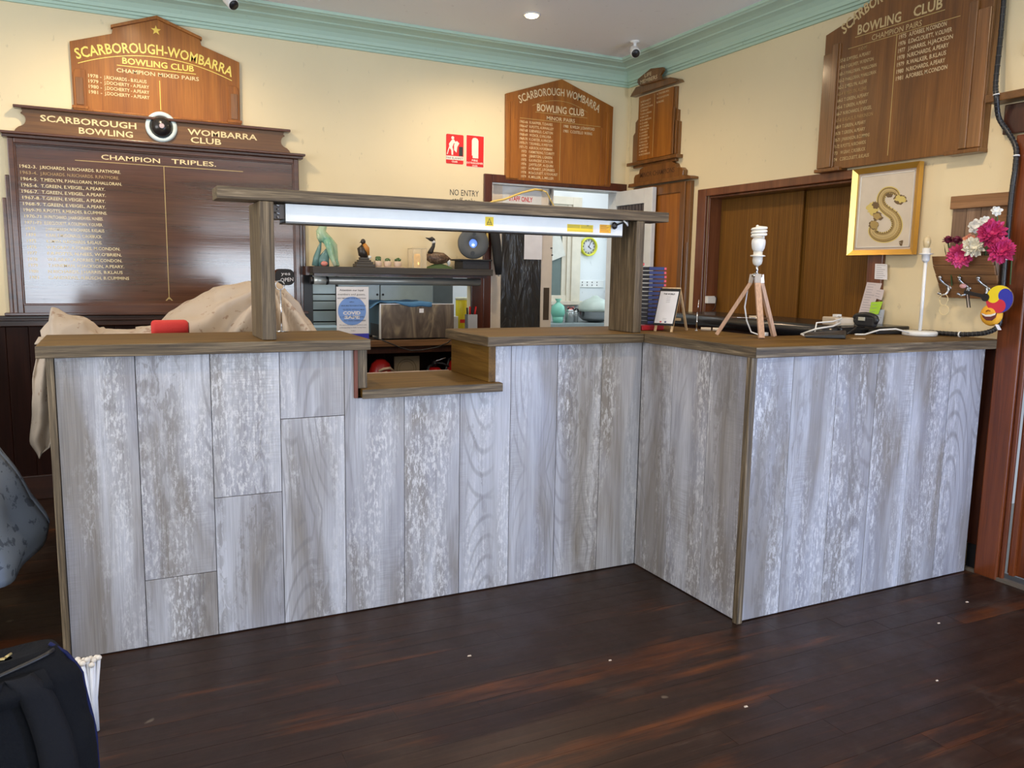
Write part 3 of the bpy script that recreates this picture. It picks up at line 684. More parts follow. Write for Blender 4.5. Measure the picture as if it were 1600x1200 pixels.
L = [('1965-66', 'R.NAPPER, T.DAVIES', .745), ('1966-67', 'R.POTTS, A.WHALLEY', .755), ('1967-68', 'E.BENFIELD, C.ASTON', .748), ('1968-69', 'W.DICK, E.VALUISA', .735), ('1969-70', 'K.CARTER, A.VINCENT', .752),
     ('1970-71', 'T.RUNNELL, R.WESTON', .748), ('1971-72', 'A.BUSCH, H.FOREMAN', .745), ('1973', 'F.ARMSTRONG, T.CURRITT', .765), ('1974', 'J.BARTON, L.GREEN', .748), ('1975', 'G.A.VINCENT, E.TAYLOR', .755),
     ('1976', 'J.HYSLOP, A.QUIN', .757), ('1977', 'H.PEARY, J.FORBES', .770), ('1978', 'M.DeCLOUETT, R.TOUHURST', .795), ('1979', 'K.MILLER, L.MILLER', .765)]
for i, (yr, nm, e) in enumerate(L):
    t = 2.362-i*0.0285; mb = B(); text(FB, yr, 0.486 if len(yr) > 4 else 0.503, 0.548 if len(yr) > 4 else 0.541, t, 0.018, 0.0252, 'goldm', mn, mb=mb); text(FB, nm, 0.562, e, t, 0.018, 0.0252, 'goldm', mn, mb=mb); mb.build('lettering', 'goldm', mn)
for i, (yr, nm, e) in enumerate((('1980', 'R.WELSH  J.CRAWFORD', 1.095), ('1981', 'C.COSTELLO  W.RING', 1.075))):
    t = 2.362-i*0.034; mb = B(); text(FB, yr, 0.835, 0.875, t, 0.02, 0.0252, 'goldm', mn, mb=mb); text(FB, nm, 0.892, e, t, 0.02, 0.0252, 'goldm', mn, mb=mb); mb.build('lettering', 'goldm', mn)

# ---- life members board on the right wall
lm = thing('honour_board', FR(-1.88, 2.12, 0), 'narrow timber honour board headed LIFE MEMBERS with stepped sides, beside the room corner', 'sign')
B().prism(FR, [(-2.155, 2.14), (-1.612, 2.14), (-1.612, 2.36), (-1.632, 2.37), (-1.632, 2.44), (-1.66, 2.45), (-1.66, 2.60), (-2.10, 2.60), (-2.10, 2.45), (-2.13, 2.43), (-2.13, 2.36), (-2.155, 2.34)], 0.0, 0.022).build('backing', 'oakR', lm, bevel=0.002)
B().fbox(FR, -2.085, -1.685, 2.15, 2.60, 0.022, 0.030).build('panel', 'oak', lm, bevel=0.002)
B().fbox(FR, -1.672, -1.655, 2.15, 2.46, 0.022, 0.036).fbox(FR, -1.642, -1.628, 2.15, 2.37, 0.022, 0.034).build('side_strip', 'oakR', lm, bevel=0.002)
B().fbox(FR, -2.18, -1.585, 2.118, 2.142, 0.0, 0.055).fbox(FR, -2.13, -1.63, 2.10, 2.118, 0.0, 0.03).build('ledge', 'oakR', lm, bevel=0.003)
B().prism(FR, [(-2.17, 2.615), (-1.60, 2.615), (-1.62, 2.635), (-1.70, 2.660), (-2.10, 2.672), (-2.15, 2.635)], 0.0, 0.052).build('cap_moulding', 'oakR', lm, bevel=0.003)
B().prism(FR, [(-2.03, 2.665), (-1.77, 2.655), (-1.785, 2.69), (-1.75, 2.715), (-1.76, 2.735), (-1.90, 2.755), (-2.05, 2.715), (-2.055, 2.69)], 0.052, 0.072).build('crest', 'oakR', lm, bevel=0.002)
B().tube([FR(-1.99, 2.098, 0.02), FR(-1.985, 2.075, 0.03), FR(-1.90, 2.072, 0.03), FR(-1.895, 2.098, 0.02)], 0.009).build('hanger', 'black', lm)
text(FR, 'LIFE', -1.965, -1.885, 2.708, 0.026, 0.0725, 'goldm', lm, bold=0.005)
text(FR, 'MEMBERS', -2.015, -1.815, 2.672, 0.027, 0.0725, 'goldm', lm, bold=0.005)
names = ['H.BENNETT', 'J.McNALLY', 'J.CRANACHAN', 'T.PERRY', 'T.HOLLORAN', 'W.BROWN', 'M.THOMPSON', 'R.CLARK', 'A.FORBES', 'T.MEDLYN', 'L.LAWRY', 'F.GREEN', 'J.FOGARTY', 'G.BROWN', 'M.REILLY', 'J.BARTON', 'A.MILNE', 'A.RICHARDS']
for i, nm in enumerate(names): text(FR, nm, -2.062, -2.062+0.0125*len(nm)+0.01, 2.555-i*0.0218, 0.0125, 0.0305, 'goldm', lm, bold=0.006)
for i, nm in enumerate(('K.THORBURN', 'W.CLOUSTON', 'R.ROSE')): text(FR, nm, -1.868, -1.868+0.0135*len(nm), 2.575-i*0.028, 0.0125, 0.0305, 'goldm', lm, bold=0.006)
B().fbox(FR, -1.897, -1.894, 2.16, 2.59, 0.030, 0.0305).build('ruled_line', 'goldline', lm)

# ---- champions board (lower, behind the open door)
cb = thing('honour_board', FR(-1.75, 0.98, 0), 'tall blank timber honour board with carved CHAMPIONS crest, behind the open white door', 'sign')
B().fbox(FR, -2.10, -1.45, 0.98, 1.955, 0.0, 0.030).build('frame', 'oakR', cb, bevel=0.002)
B().fbox(FR, -2.02, -1.545, 0.99, 1.885, 0.030, 0.0315).build('panel', 'oak', cb)
B().fbox(FR, -2.10, -1.545, 1.885, 1.955, 0.030, 0.042).build('rail', 'oakR', cb, bevel=0.003)
B().fbox(FR, -1.545, -1.495, 0.99, 1.955, 0.030, 0.042).fbox(FR, -1.475, -1.452, 0.99, 1.55, 0.030, 0.038).build('side_strip', 'oakR', cb, bevel=0.003)
B().prism(FR, [(-2.14, 1.962), (-1.41, 1.962), (-1.41, 1.978), (-1.45, 1.988), (-2.13, 1.988)], 0.0, 0.065).build('cap_moulding', 'oakR', cb, bevel=0.003)
B().prism(FR, [(-2.10, 1.988), (-1.53, 1.988), (-1.525, 2.03), (-1.55, 2.05), (-1.60, 2.055), (-1.62, 2.085), (-1.66, 2.10), (-1.98, 2.10), (-2.03, 2.085), (-2.04, 2.055), (-2.085, 2.05), (-2.10, 2.03)], 0.0, 0.04).build('crest', 'oakR', cb, bevel=0.003)
text(FR, 'MINOR CHAMPIONS', -2.02, -1.62, 2.025, 0.035, 0.0405, flat('carved_dark', (0.06, 0.022, 0.008), 0.6), cb, bold=0.01)

# ---- champion pairs board, large, right wall
bb = thing('honour_board', FR(0.11, 1.895, 0), 'large reddish-brown timber honour board lettered CHAMPION PAIRS, high on the right-hand wall', 'sign')
c = 0.11
B().fbox(FR, c-0.465, c+0.465, 1.90, 2.60, 0.0, 0.03).build('backing', 'oakR', bb)
half = [(0.465, 1.897), (0.465, 2.603), (0.285, 2.648), (0.275, 2.668), (0.0, 2.765)]
B().prism(FR, [(c+a, t) for a, t in half] + [(c-a, t) for a, t in reversed(half[:-1])], 0.03, 0.045).build('panel', 'oakR', bb, bevel=0.002)
for sgn in (-1, 1):
    for w0, w1, top, dd in ((0.40, 0.462, 2.50, 0.055), (0.365, 0.40, 2.54, 0.060), (0.355, 0.365, 2.54, 0.052)):
        a, e = sorted((c+sgn*w0, c+sgn*w1)); B().fbox(FR, a, e, 1.91, top, 0.045, dd).build('side_strip', 'oakRlight', bb, bevel=0.003)
    a, e = sorted((c+sgn*0.30, c+sgn*0.468)); B().fbox(FR, a, e, 1.888, 1.906, 0.0, 0.066).build('foot_block', 'oakR', bb, bevel=0.003)
M['goldR'] = flat('old_gilt', (0.60, 0.45, 0.22), 0.4)
text(FR, 'SCARBOROUGH WOMBARRA', c-0.345, c+0.355, 2.578, 0.05, 0.0462, 'goldR', bb, bold=0.022, arc=par(0.115))
text(FR, 'BOWLING', -0.146, 0.108, 2.556, 0.048, 0.0462, 'goldR', bb, bold=0.022)
text(FR, 'CLUB', 0.175, 0.326, 2.558, 0.048, 0.0462, 'goldR', bb, bold=0.022)
text(FR, 'CHAMPION PAIRS', -0.055, 0.225, 2.506, 0.028, 0.0462, 'goldR', bb, bold=0.0)
B().fbox(FR, -0.16, 0.34, 2.545, 2.548, 0.045, 0.0462).fbox(FR, -0.20, 0.42, 2.498, 2.5005, 0.045, 0.0462).fbox(FR, 0.090, 0.0925, 1.93, 2.498, 0.045, 0.0462).build('ruled_line', 'goldline', bb)
L = [('', 'W.ADAMS', -.135, -.065), ('1957-8', 'E.MYERS, A.PEARY', 0, -.04), ('1959-0', 'F.GALWEY, W.FENTON', 0, -.02), ('1960-1', 'P.HALLORAN, M.HALLORAN', 0, 0.0), ('1961-2', 'P.HALLORAN, M.HALLORAN', 0, 0.0), ('1962-3', 'E.MEDLYN, A.LEAR', 0, -.05),
     ('1963-4', 'E.MEDLYN, A.LEAR', 0, -.05), ('1964-5', 'T.GREEN, A.PEARY', 0, -.035), ('1965-6', 'T.GREEN, A.PEARY', 0, -.04), ('1966-7', 'N.RICHARDS, E.VEIGEL', 0, -.01), ('1967-8', 'B.KLAUS, R.PARKINSON', 0, 0.0), ('1968-9', 'T.GREEN, A.PEARY', 0, -.04), ('1969-70', 'T.GREEN, A.PEARY', 0, -.04),
     ('1970-71', 'J.PARKINSON, B.CUMMINS', 0, -.01), ('1971-72', 'R.POTTS, N.RICHARDS', 0, -.03), ('1973', 'W.GRAY, C.ROEBUCK', 0, -.03), ('1974', 'C.DECLOUETT, B.KLAUS', 0, -.005)]
for i, (yr, nm, a, e) in enumerate(L):
    t = 2.474-i*0.0335; mb = B()
    if yr: text(FR, yr, -0.262, -0.212 if len(yr) > 4 else -0.222, t, 0.018, 0.0462, 'gold', bb, mb=mb)
    text(FR, nm, a if a else -0.203, e-0.015, t, 0.018, 0.0462, 'gold', bb, mb=mb, bold=0.004)
    mb.build('lettering', 'golddim' if i in (0, 6, 10) else 'goldR', bb)
for i, (yr, nm, e) in enumerate((('1975', 'A.FORBES, M.CONDON', .375), ('1976', 'E.DeCLOUETT, V.OLIVER', .405), ('1977', 'J.HARRIS, H.JACKSON', .412), ('1978', 'N.RICHARDS, A.PEARY', .395), ('1979', 'R.WALKER, B.KLAUS', .385), ('1980', 'N.RICHARDS, A.PEARY', .383), ('1981', 'A.FORBES, M.CONDON', .397))):
    t = 2.474-i*0.0322; mb = B(); text(FR, yr, 0.106, 0.145, t, 0.02, 0.0462, 'gold', bb, mb=mb); text(FR, nm, 0.160, e-0.02, t, 0.02, 0.0462, 'gold', bb, mb=mb); mb.build('lettering', 'goldm', bb)
# dark boarding below the servery
b0 = B().prism(FB, [(0.0, 0.0), (0.1078, 0.0), (0.1078, 0.845), (0.0, 0.845)], 0.0, 0.012).build('panel_board', 'dado', wall_back, bevel=0.004)
b0.location = (-1.03, 0, 0)
for i in range(1, 11): piece(b0, wall_back, (-1.03+0.108*i, 0, 0))

# ================================================================== BAR COUNTER
H = 1.030
bar = thing('bar_counter', (-0.45, 0.1, 0), 'L-shaped bar counter clad in pale whitewashed vertical planks', 'counter')
M['carcass'] = flat('carcass_dark', (0.03, 0.02, 0.016), 0.8)
b = B(); b.box(-2.286, -1.30, 0.011, 0.40, 0, H-0.002); b.box(-1.30, -0.72, 0.011, 0.40, 0, 0.843); b.box(-0.72, 0.40, 0.011, 0.40, 0, H-0.002); b.box(0.011, 0.40, -0.68, 0.011, 0, H-0.002); b.box(0.40, 1.345, -0.68, -0.32, 0, H-0.002)
b.build('carcass', 'carcass', bar)
G = 0.0011
def plank(F, pts, nm='plank'):
    return B().prism(F, pts, -0.0105, random.uniform(-0.0006, 0)).build(nm, 'lam', bar, bevel=0.0008)
xs = [-2.286+0.2352*i for i in range(6)] + [-0.876, -0.650, -0.430, -0.209, -0.0]
cut = {1: 0.243, 2: 0.512, 3: 0.782}
z0 = 0.004
for i in range(10):
    a, e = xs[i]+G, xs[i+1]-G
    if i in cut:
        plank(FC, [(a, z0), (e, z0), (e, cut[i]-G), (a, cut[i]-G)]); plank(FC, [(a, cut[i]+G), (e, cut[i]+G), (e, H), (a, H)])
    elif i == 4: plank(FC, [(a, z0), (e, z0), (e, 0.844), (-1.297, 0.844), (-1.297, H), (a, H)])
    elif i == 5 or i == 6 and False: plank(FC, [(a, z0), (e, z0), (e, 0.844), (a, 0.844)])
    elif i == 6: plank(FC, [(a, z0), (e, z0), (e, H), (-0.722, H), (-0.722, 0.844), (a, 0.844)])
    else: plank(FC, [(a, z0), (e, z0), (e, H), (a, H)])
FL = Fr((0, 0, 0), (0, -1, 0), (-1, 0, 0))    # return leg facing -x, s = -y
for a, e in ((0.0, 0.225), (0.225, 0.46), (0.46, 0.680)): plank(FL, [(a+G, z0), (e-G, z0), (e-G, H), (a+G, H)])
for a, e in ((0.012, 0.208), (0.208, 0.443), (0.443, 0.668), (0.668, 0.897), (0.897, 1.125), (1.125, 1.345)): plank(FT, [(a+G, z0), (e-G, z0), (e-G, H), (a+G, H)])
B().box(-2.309, -2.287, -0.008, 0.40, 0, H).build('corner_post', 'greyz', bar, bevel=0.002)
B().box(-0.016, 0.011, -0.707, -0.68, 0, H).build('corner_post', 'greyz', bar, bevel=0.002)
B().box(-1.309, -1.2965, -0.012, 0.40, 0.846, H).build('end_grain_strip', flat('red_ply', (0.16, 0.045, 0.025), 0.6), bar)

TOP = 1.070
ct = thing('countertop', (-1.8, 0.2, H), 'brown stained timber countertop on the left arm of the bar', 'countertop')
B().box(-2.332, -1.254, -0.028, 0.43, H+0.001, TOP).build('board', 'slabx', ct, bevel=0.003)
B().box(-2.334, -1.252, -0.032, -0.028, H-0.001, TOP-0.001).build('edging', 'greyx', ct, bevel=0.002)
ct2 = thing('countertop', (0.3, -0.2, H), 'brown stained timber countertop turning the corner on the right of the bar', 'countertop')
B().box(-0.768, 0.44, -0.028, 0.43, H+0.001, TOP).build('board', 'slabx', ct2, bevel=0.003)
B().box(-0.012, 0.44, -0.302, -0.029, H+0.001, TOP).build('board', 'slaby', ct2, bevel=0.003)
B().box(-0.012, 1.398, -0.722, -0.303, H+0.001, TOP).build('board', 'slabx', ct2, bevel=0.003)
B().box(-0.770, -0.016, -0.032, -0.028, H-0.001, TOP-0.001).build('edging', 'greyx', ct2, bevel=0.002)
b = B(); b.box(-0.016, 1.40, -0.726, -0.722, H-0.001, TOP-0.001); 
b.build('edging', 'greyx', ct2, bevel=0.002)
B().box(-0.772, -0.768, -0.032, 0.43, H-0.001, TOP-0.001).build('edging', 'greyy', ct2, bevel=0.002)
b = B(); b.box(-0.016, -0.012, -0.726, -0.032, H-0.001, TOP-0.001); b.build('edging', 'greyy', ct2, bevel=0.002)
hs = thing('pass_through_shelf', (-1.0, 0.2, 0.845), 'lower brown timber pass-through shelf in the gap between the two countertops', 'shelf')
B().box(-1.283, -0.704, -0.028, 0.43, 0.847, 0.881).build('board', 'slabx', hs, bevel=0.002)
B().box(-1.285, -0.702, -0.033, -0.028, 0.845, 0.880).build('edging', 'greyx', hs, bevel=0.002)
B().box(-1.294, -1.258, -0.004, 0.40, 0.8815, H-0.001).build('side_cheek', 'greyz', hs, bevel=0.002)
B().box(-0.755, -0.7225, -0.004, 0.40, 0.8815, H-0.001).build('side_cheek', 'slaby', hs, bevel=0.002)
b = B(); b.box(-1.258, -0.755, 0.424, 0.432, 0.879, 0.884); b.build('torn_edge', flat('torn_pale_edge', (0.5, 0.38, 0.3), 0.8), hs)

gt = thing('overhead_frame', (-0.83, 0.1, TOP), 'grey-brown weathered timber frame of two posts and a long beam standing on the bar', 'frame')
B().box(-1.775, 0.114, -0.002, 0.14, 1.557, 1.599).build('beam', 'greyx', gt, bevel=0.003)
B().box(-1.637, -1.588, 0.0, 0.235, TOP+0.0005, 1.556).build('post', 'greyz', gt, bevel=0.003)
B().box(-0.054, -0.012, 0.0, 0.20, TOP+0.0005, 1.556).build('post', 'greyz', gt, bevel=0.003)
hl = thing('heat_lamp', (-0.83, 0.08, 1.49), 'long white food heat lamp hung beneath the overhead beam', 'lamp')
M['hlwhite'] = flat('enamel_white', (0.80, 0.84, 0.85), 0.35)
b = B(); b.box(-1.542, -0.108, 0.03, 0.036, 1.491, 1.553); b.box(-1.542, -0.108, 0.036, 0.15, 1.547, 1.553); b.box(-1.542, -0.108, 0.144, 0.15, 1.491, 1.547)
b.build('housing', 'hlwhite', hl, bevel=0.001)
B().box(-1.542, -0.108, 0.0305, 0.15, 1.4855, 1.491).build('lower_rim', flat('dark_rim', (0.10, 0.105, 0.11), 0.4, 0.6), hl)
B().tube([(-1.50, 0.09, 1.51), (-0.16, 0.09, 1.51)], 0.006).build('heating_element', 'steel', hl)
B().box(-1.586, -1.543, 0.04, 0.14, 1.50, 1.55).build('end_bracket', flat('dark_bracket', (0.09, 0.07, 0.06), 0.5), hl)
b = B()
for i in range(4): b.tube([(-1.578+0.009*(i % 2), 0.035, 1.55-0.014*i), (-1.560-0.006*(i % 2), 0.035, 1.543-0.014*i)], 0.003, 6)
b.build('chain', 'steel', hl)
B().lathe((-0.155, 0.022, 1.532), [(0.001, -0.008), (0.013, -0.005), (0.016, 0.0), (0.013, 0.006), (0.001, 0.01)], 14, (0.3, -1, 0)).tube([(-0.148, 0.022, 1.534), (-0.105, 0.02, 1.55)], 0.0035).build('switch_knob', 'black', hl)
B().tube([(-0.112, 0.02, 1.555), (-0.10, 0.015, 1.546), (-0.09, 0.02, 1.535), (-0.085, 0.03, 1.552)], 0.004).build('flex', 'whitep', hl)
FH = Fr((0, 0.03, 0), (1, 0, 0), (0, -1, 0))
w_ = B().fbox(FH, -0.762, -0.726, 1.507, 1.543, 0, 0.0006).build('warning_sticker', 'yellow', hl)
b = B(); b.prism(FH, [(-0.757, 1.512), (-0.731, 1.512), (-0.7335, 1.5145), (-0.7535, 1.5145)], 0.0006, 0.0009); b.prism(FH, [(-0.757, 1.512), (-0.7535, 1.5145), (-0.744, 1.534), (-0.744, 1.5385)], 0.0006, 0.0009); b.prism(FH, [(-0.731, 1.512), (-0.744, 1.5385), (-0.744, 1.534), (-0.7345, 1.5145)], 0.0006, 0.0009)
for q in (-0.749, -0.744, -0.739): b.fbox(FH, q-0.0009, q+0.0009, 1.517, 1.524, 0.0006, 0.0009)
b.build('warning_triangle', 'ink', w_)
s1 = B().fbox(FH, -0.385, -0.258, 1.5, 1.53, 0, 0.0006).build('label_sticker', 'yellow', hl)
b = B()
for r in range(5):
    b.fbox(FH, -0.383, -0.324, 1.5265-r*0.0028, 1.5278-r*0.0028, 0.0006, 0.0008); b.fbox(FH, -0.319, -0.262, 1.5265-r*0.0028, 1.5278-r*0.0028, 0.0006, 0.0008)
b.fbox(FH, -0.289, -0.281, 1.524, 1.530, 0.0006, 0.001); b.fbox(FH, -0.38, -0.26, 1.5035, 1.5045, 0.0006, 0.0008)
b.build('fine_print', flat('fine_print_grey', (0.35, 0.3, 0.05), 0.6), s1, kind='stuff')
B().fbox(FH, -0.255, -0.228, 1.498, 1.518, 0, 0.0006).build('label_sticker', 'paper', hl)
s2 = B().fbox(FH, -0.225, -0.168, 1.5, 1.535, 0, 0.0006).build('label_sticker', flat('sticker_orange', (0.9, 0.5, 0.02), 0.5), hl)
b = B()
for r in range(8): b.fbox(FH, -0.222, -0.222+random.uniform(0.03, 0.05), 1.5315-r*0.004, 1.533-r*0.004, 0.0006, 0.0008)
b.build('fine_print', flat('fine_print_red', (0.5, 0.12, 0.02), 0.6), s2, kind='stuff')

# ================================================================== WALL SIGNS
def FYf(y): return Fr((0, y, 0), (1, 0, 0), (0, -1, 0))
def rrect(a, e, t0, t1, r, n=4):
    pts = []
    for cx_, ct_, st_ in ((e-r, t0+r, -90), (e-r, t1-r, 0), (a+r, t1-r, 90), (a+r, t0+r, 180)): pts += arc_pts(cx_, ct_, r, st_, st_+90, n)
    return pts
fs = thing('safety_sign', FB(0.01, 2.05, 0), 'red and white FIRE BLANKET sign with a figure lowering a blanket, on the cream wall', 'sign')
B().prism(FB, rrect(-0.053, 0.073, 2.050, 2.243, 0.008), 0, 0.002).build('plate', 'red', fs)
B().fbox(FB, -0.053, 0.073, 2.076, 2.101, 0.002, 0.0024).build('white_band', 'signwhite', fs)
b = B()
b.prism(FB, arc_pts(-0.006, 2.220, 0.0105, 0, 360, 14)[:-1], 0.002, 0.0026)
b.prism(FB, [(-0.012, 2.207), (0.003, 2.209), (0.012, 2.197), (0.040, 2.190), (0.040, 2.183), (0.010, 2.186), (0.000, 2.183), (-0.008, 2.160), (-0.002, 2.140), (-0.002, 2.108), (-0.014, 2.108), (-0.016, 2.138), (-0.030, 2.153), (-0.033, 2.180)], 0.002, 0.0026)
b.prism(FB, [(-0.033, 2.160), (-0.026, 2.158), (-0.035, 2.135), (-0.042, 2.110), (-0.049, 2.110), (-0.040, 2.140)], 0.002, 0.0026)
b.prism(FB, [(0.014, 2.195), (0.024, 2.202), (0.042, 2.187), (0.028, 2.163), (0.022, 2.125), (0.004, 2.140), (0.004, 2.175)], 0.002, 0.0027)
b.build('pictogram', 'signwhite', fs)
B().fbox(FB, 0.040, 0.068, 2.104, 2.165, 0.002, 0.0028).build('pot_pictogram', 'ink', fs)
text(FB, 'FIRE BLANKET', -0.050, 0.070, 2.081, 0.014, 0.0026, 'ink', fs, bold=0.0)
text(FB, 'Chubb', -0.012, 0.030, 2.060, 0.011, 0.0022, 'signwhite', fs, bold=0.02)
fs = thing('safety_sign', FB(0.16, 2.04, 0), 'red FIRE EXTINGUISHER sign with a white extinguisher, on the cream wall', 'sign')
B().prism(FB, rrect(0.092, 0.226, 2.038, 2.250, 0.004), 0, 0.0015).build('backing', 'signwhite', fs)
B().prism(FB, rrect(0.095, 0.223, 2.041, 2.247, 0.003), 0.0015, 0.002).build('plate', 'red', fs)
b = B(); b.prism(FB, [(0.135, 2.115), (0.141, 2.115), (0.141, 2.098), (0.183, 2.098), (0.183, 2.215), (0.176, 2.228), (0.160, 2.234), (0.142, 2.230), (0.134, 2.215)], 0.002, 0.0026); b.build('pictogram', 'signwhite', fs)
text(FB, 'FIRE', 0.135, 0.180, 2.077, 0.013, 0.0022, 'signwhite', fs, bold=0.02)
text(FB, 'EXTINGUISHER', 0.098, 0.220, 2.060, 0.012, 0.0022, 'signwhite', fs, bold=0.02)
text(FB, 'Chubb', 0.138, 0.178, 2.044, 0.010, 0.0022, 'signwhite', fs, bold=0.02)
wl = thing('wall_lettering', FB(0.08, 1.81, 0), 'black NO ENTRY staff only lettering stuck on the cream wall', 'sign')
text(FB, 'NO ENTRY', -0.023, 0.190, 1.842, 0.042, 0.001, 'ink', wl, bold=-0.002)
text(FB, 'staff only', -0.006, 0.162, 1.795, 0.036, 0.001, 'ink', wl, bold=-0.002)

# ================================================================== CEILING THINGS
dlt = thing('downlight', (0.19, 1.51, CEIL), 'lit round warm recessed downlight in the ceiling', 'lamp')
B().lathe((0.19, 1.51, CEIL), [(0.052, 0), (0.052, -0.005), (0.040, -0.006), (0.040, 0.0)], 28).build('rim', 'whitep', dlt)
B().lathe((0.19, 1.51, CEIL-0.002), [(0.040, 0), (0.036, -0.010), (0.02, -0.016), (0.001, -0.018)], 24).build('bulb', flat('lamp_glow', (1, 0.8, 0.5), 0.3, emit=14, ecol=(1.0, 0.78, 0.42)), dlt)
def cctv(x, y, label, aim):
    r = thing('security_camera', (x, y, CEIL-0.12), label, 'camera', None)
    B().lathe((x, y, CEIL), [(0.030, 0), (0.030, -0.008), (0.012, -0.012), (0.010, -0.03), (0.014, -0.045)], 20).build('mount', 'whitep', r)
    a = Vector(aim).normalized(); p = Vector((x, y, CEIL-0.062))
    B().lathe(p-a*0.045, [(0.012, 0), (0.026, 0.004), (0.030, 0.02), (0.031, 0.085), (0.028, 0.093)], 22, a).build('body', 'whitep', r)
    f = B().lathe(p+a*0.047, [(0.027, 0), (0.026, 0.004), (0.001, 0.0045)], 22, a).build('lens_face', 'black', r)
    B().lathe(p+a*0.0505 + Vector((0, 0, 0.008)), [(0.009, 0), (0.007, 0.003), (0.001, 0.004)], 14, a).build('lens', flat('lens_glass', (0.02, 0.02, 0.05), 0.05), f)
cctv(1.03, 1.66, 'white bullet security camera on the ceiling near the room corner', (-0.35, -0.8, -0.55))
cctv(-1.46, 1.93, 'white bullet security camera on the ceiling above the left honour boards', (0.35, -0.7, -0.62))

# ================================================================== BEHIND THE BAR: SERVERY BENCH
sb = thing('servery_bench', (-0.42, 2.1, 0), 'brown-edged timber bench under the servery opening', 'bench')
B().box(-0.96, 0.128, 1.985, 2.60, 0.846, 0.886).box(0.128, 0.175, 1.985, 2.235, 0.846, 0.886).build('bench_top', wood('bench_edge', (0.12, 0.055, 0.02), (0.19, 0.09, 0.035), (0.26, 0.13, 0.05), 'x', 0.4), sb, bevel=0.002)
b = B(); b.box(-0.95, -0.90, 1.99, 2.24, 0, 0.845); b.box(0.07, 0.12, 1.99, 2.24, 0, 0.845); b.build('side_panel', 'jambdark', sb)
B().box(-0.898, 0.068, 2.0, 2.24, 0.27, 0.30).build('lower_shelf', 'jambdark', sb)
B().box(-0.898, 0.068, 2.02, 2.03, 0.80, 0.845).build('apron', 'jambdark', sb)
def extinguisher(x, y, z, h, label, seed):
    r = thing('fire_extinguisher', (x, y, z), label, 'extinguisher')
    B().lathe((x, y, z), [(0.058, 0), (0.062, 0.01), (0.062, h-0.05), (0.055, h-0.025), (0.035, h-0.006), (0.018, h)], 22).build('cylinder', flat('extinguisher_red', (0.45, 0.012, 0.012), 0.3), r)
    v = B().lathe((x, y, z+h-0.002), [(0.016, 0), (0.016, 0.02), (0.02, 0.022), (0.018, 0.034), (0.001, 0.036)], 14).build('valve', 'black', r)
    B().tube([(x+0.0, y, z+h+0.03), (x+0.05, y-0.03, z+h+0.025), (x+0.09, y-0.04, z+h+0.005)], 0.007).build('handle', 'black', r)
    B().tube([(x-0.01, y, z+h+0.035), (x+0.03, y-0.02, z+h+0.05), (x+0.07, y-0.03, z+h+0.065)], 0.005).build('lever', 'chrome', r)
    B().tube([(x-0.01, y-0.01, z+h+0.02), (x-0.06, y-0.05, z+h+0.01), (x-0.085, y-0.06, z+h-0.06), (x-0.075, y-0.05, z+h-0.2)], 0.009).build('hose', 'black', r)
extinguisher(-0.19, 2.10, 0.30, 0.39, 'red extinguisher with raised silver lever on the shelf under the servery bench', 1)
extinguisher(-0.035, 2.13, 0.30, 0.43, 'red extinguisher nearest the kitchen doorway under the servery bench', 2)
dm = thing('helmet', (-0.56, 2.10, 0.60), 'glossy red rounded helmet-like shell under the servery bench at left', 'helmet')
B().lathe((-0.56, 2.11, 0.60), [(0.075, 0), (0.078, 0.03), (0.074, 0.08), (0.058, 0.125), (0.03, 0.15), (0.001, 0.157)], 24).build('shell', flat('helmet_red', (0.36, 0.015, 0.012), 0.3), dm)
B().tube([(-0.60, 2.02, 0.685), (-0.57, 2.01, 0.70), (-0.53, 2.01, 0.705), (-0.50, 2.02, 0.68)], 0.009).tube([(-0.58, 2.01, 0.67), (-0.55, 2.0, 0.68)], 0.008).build('strap', flat('tan_strap', (0.38, 0.28, 0.2), 0.6), dm)
cr = thing('storage_box', (-0.56, 2.10, 0.30), 'dark box under the red helmet-like shell beneath the servery bench', 'box')
B().box(-0.66, -0.46, 2.02, 2.20, 0.3005, 0.599).build('box_body', 'blackmat', cr, bevel=0.003)
pc = thing('framed_print', (-0.37, 2.13, 0.30), 'tan print with a faint round emblem leaning under the servery bench', 'picture')
FP = FYf(2.14)
B().fbox(FP, -0.46, -0.285, 0.3005, 0.765, 0, 0.008).build('card', flat('tan_card', (0.26, 0.20, 0.12), 0.7), pc)
B().tube([FP(-0.375+0.066*math.cos(a*PI/18), 0.68+0.066*math.sin(a*PI/18), 0.008) for a in range(37)], 0.002, 6).tube([FP(-0.375+0.05*math.cos(a*PI/18), 0.68+0.05*math.sin(a*PI/18), 0.008) for a in range(37)], 0.0012, 6).build('emblem_ring', flat('tan_line', (0.14, 0.10, 0.05), 0.7), pc)

# roller shutter tube + ornament shelf
rs = thing('roller_shutter', (-0.4, 2.09, 1.235), 'rolled-up grey metal roller shutter tube under the ornament shelf', 'shutter')
B().tube([(-0.965, 2.10, 1.258), (0.135, 2.10, 1.258)], 0.025, 24).build('roll', flat('shutter_grey', (0.36, 0.38, 0.38), 0.35, 0.5), rs)
B().tube([(-0.99, 2.10, 1.258), (-0.915, 2.10, 1.258)], 0.0262, 24).build('end_collar', flat('collar', (0.62, 0.66, 0.65), 0.3, 0.4), rs)
B().tube([(-0.915, 2.10, 1.258), (-0.90, 2.10, 1.258)], 0.0268, 24).tube([(-1.01, 2.10, 1.258), (-0.985, 2.10, 1.258)], 0.024, 18).build('bracket_ring', 'black', rs)
sh = thing('ornament_shelf', (-0.42, 2.1, 1.30), 'dark grey-brown timber shelf above the servery holding ornaments', 'shelf')
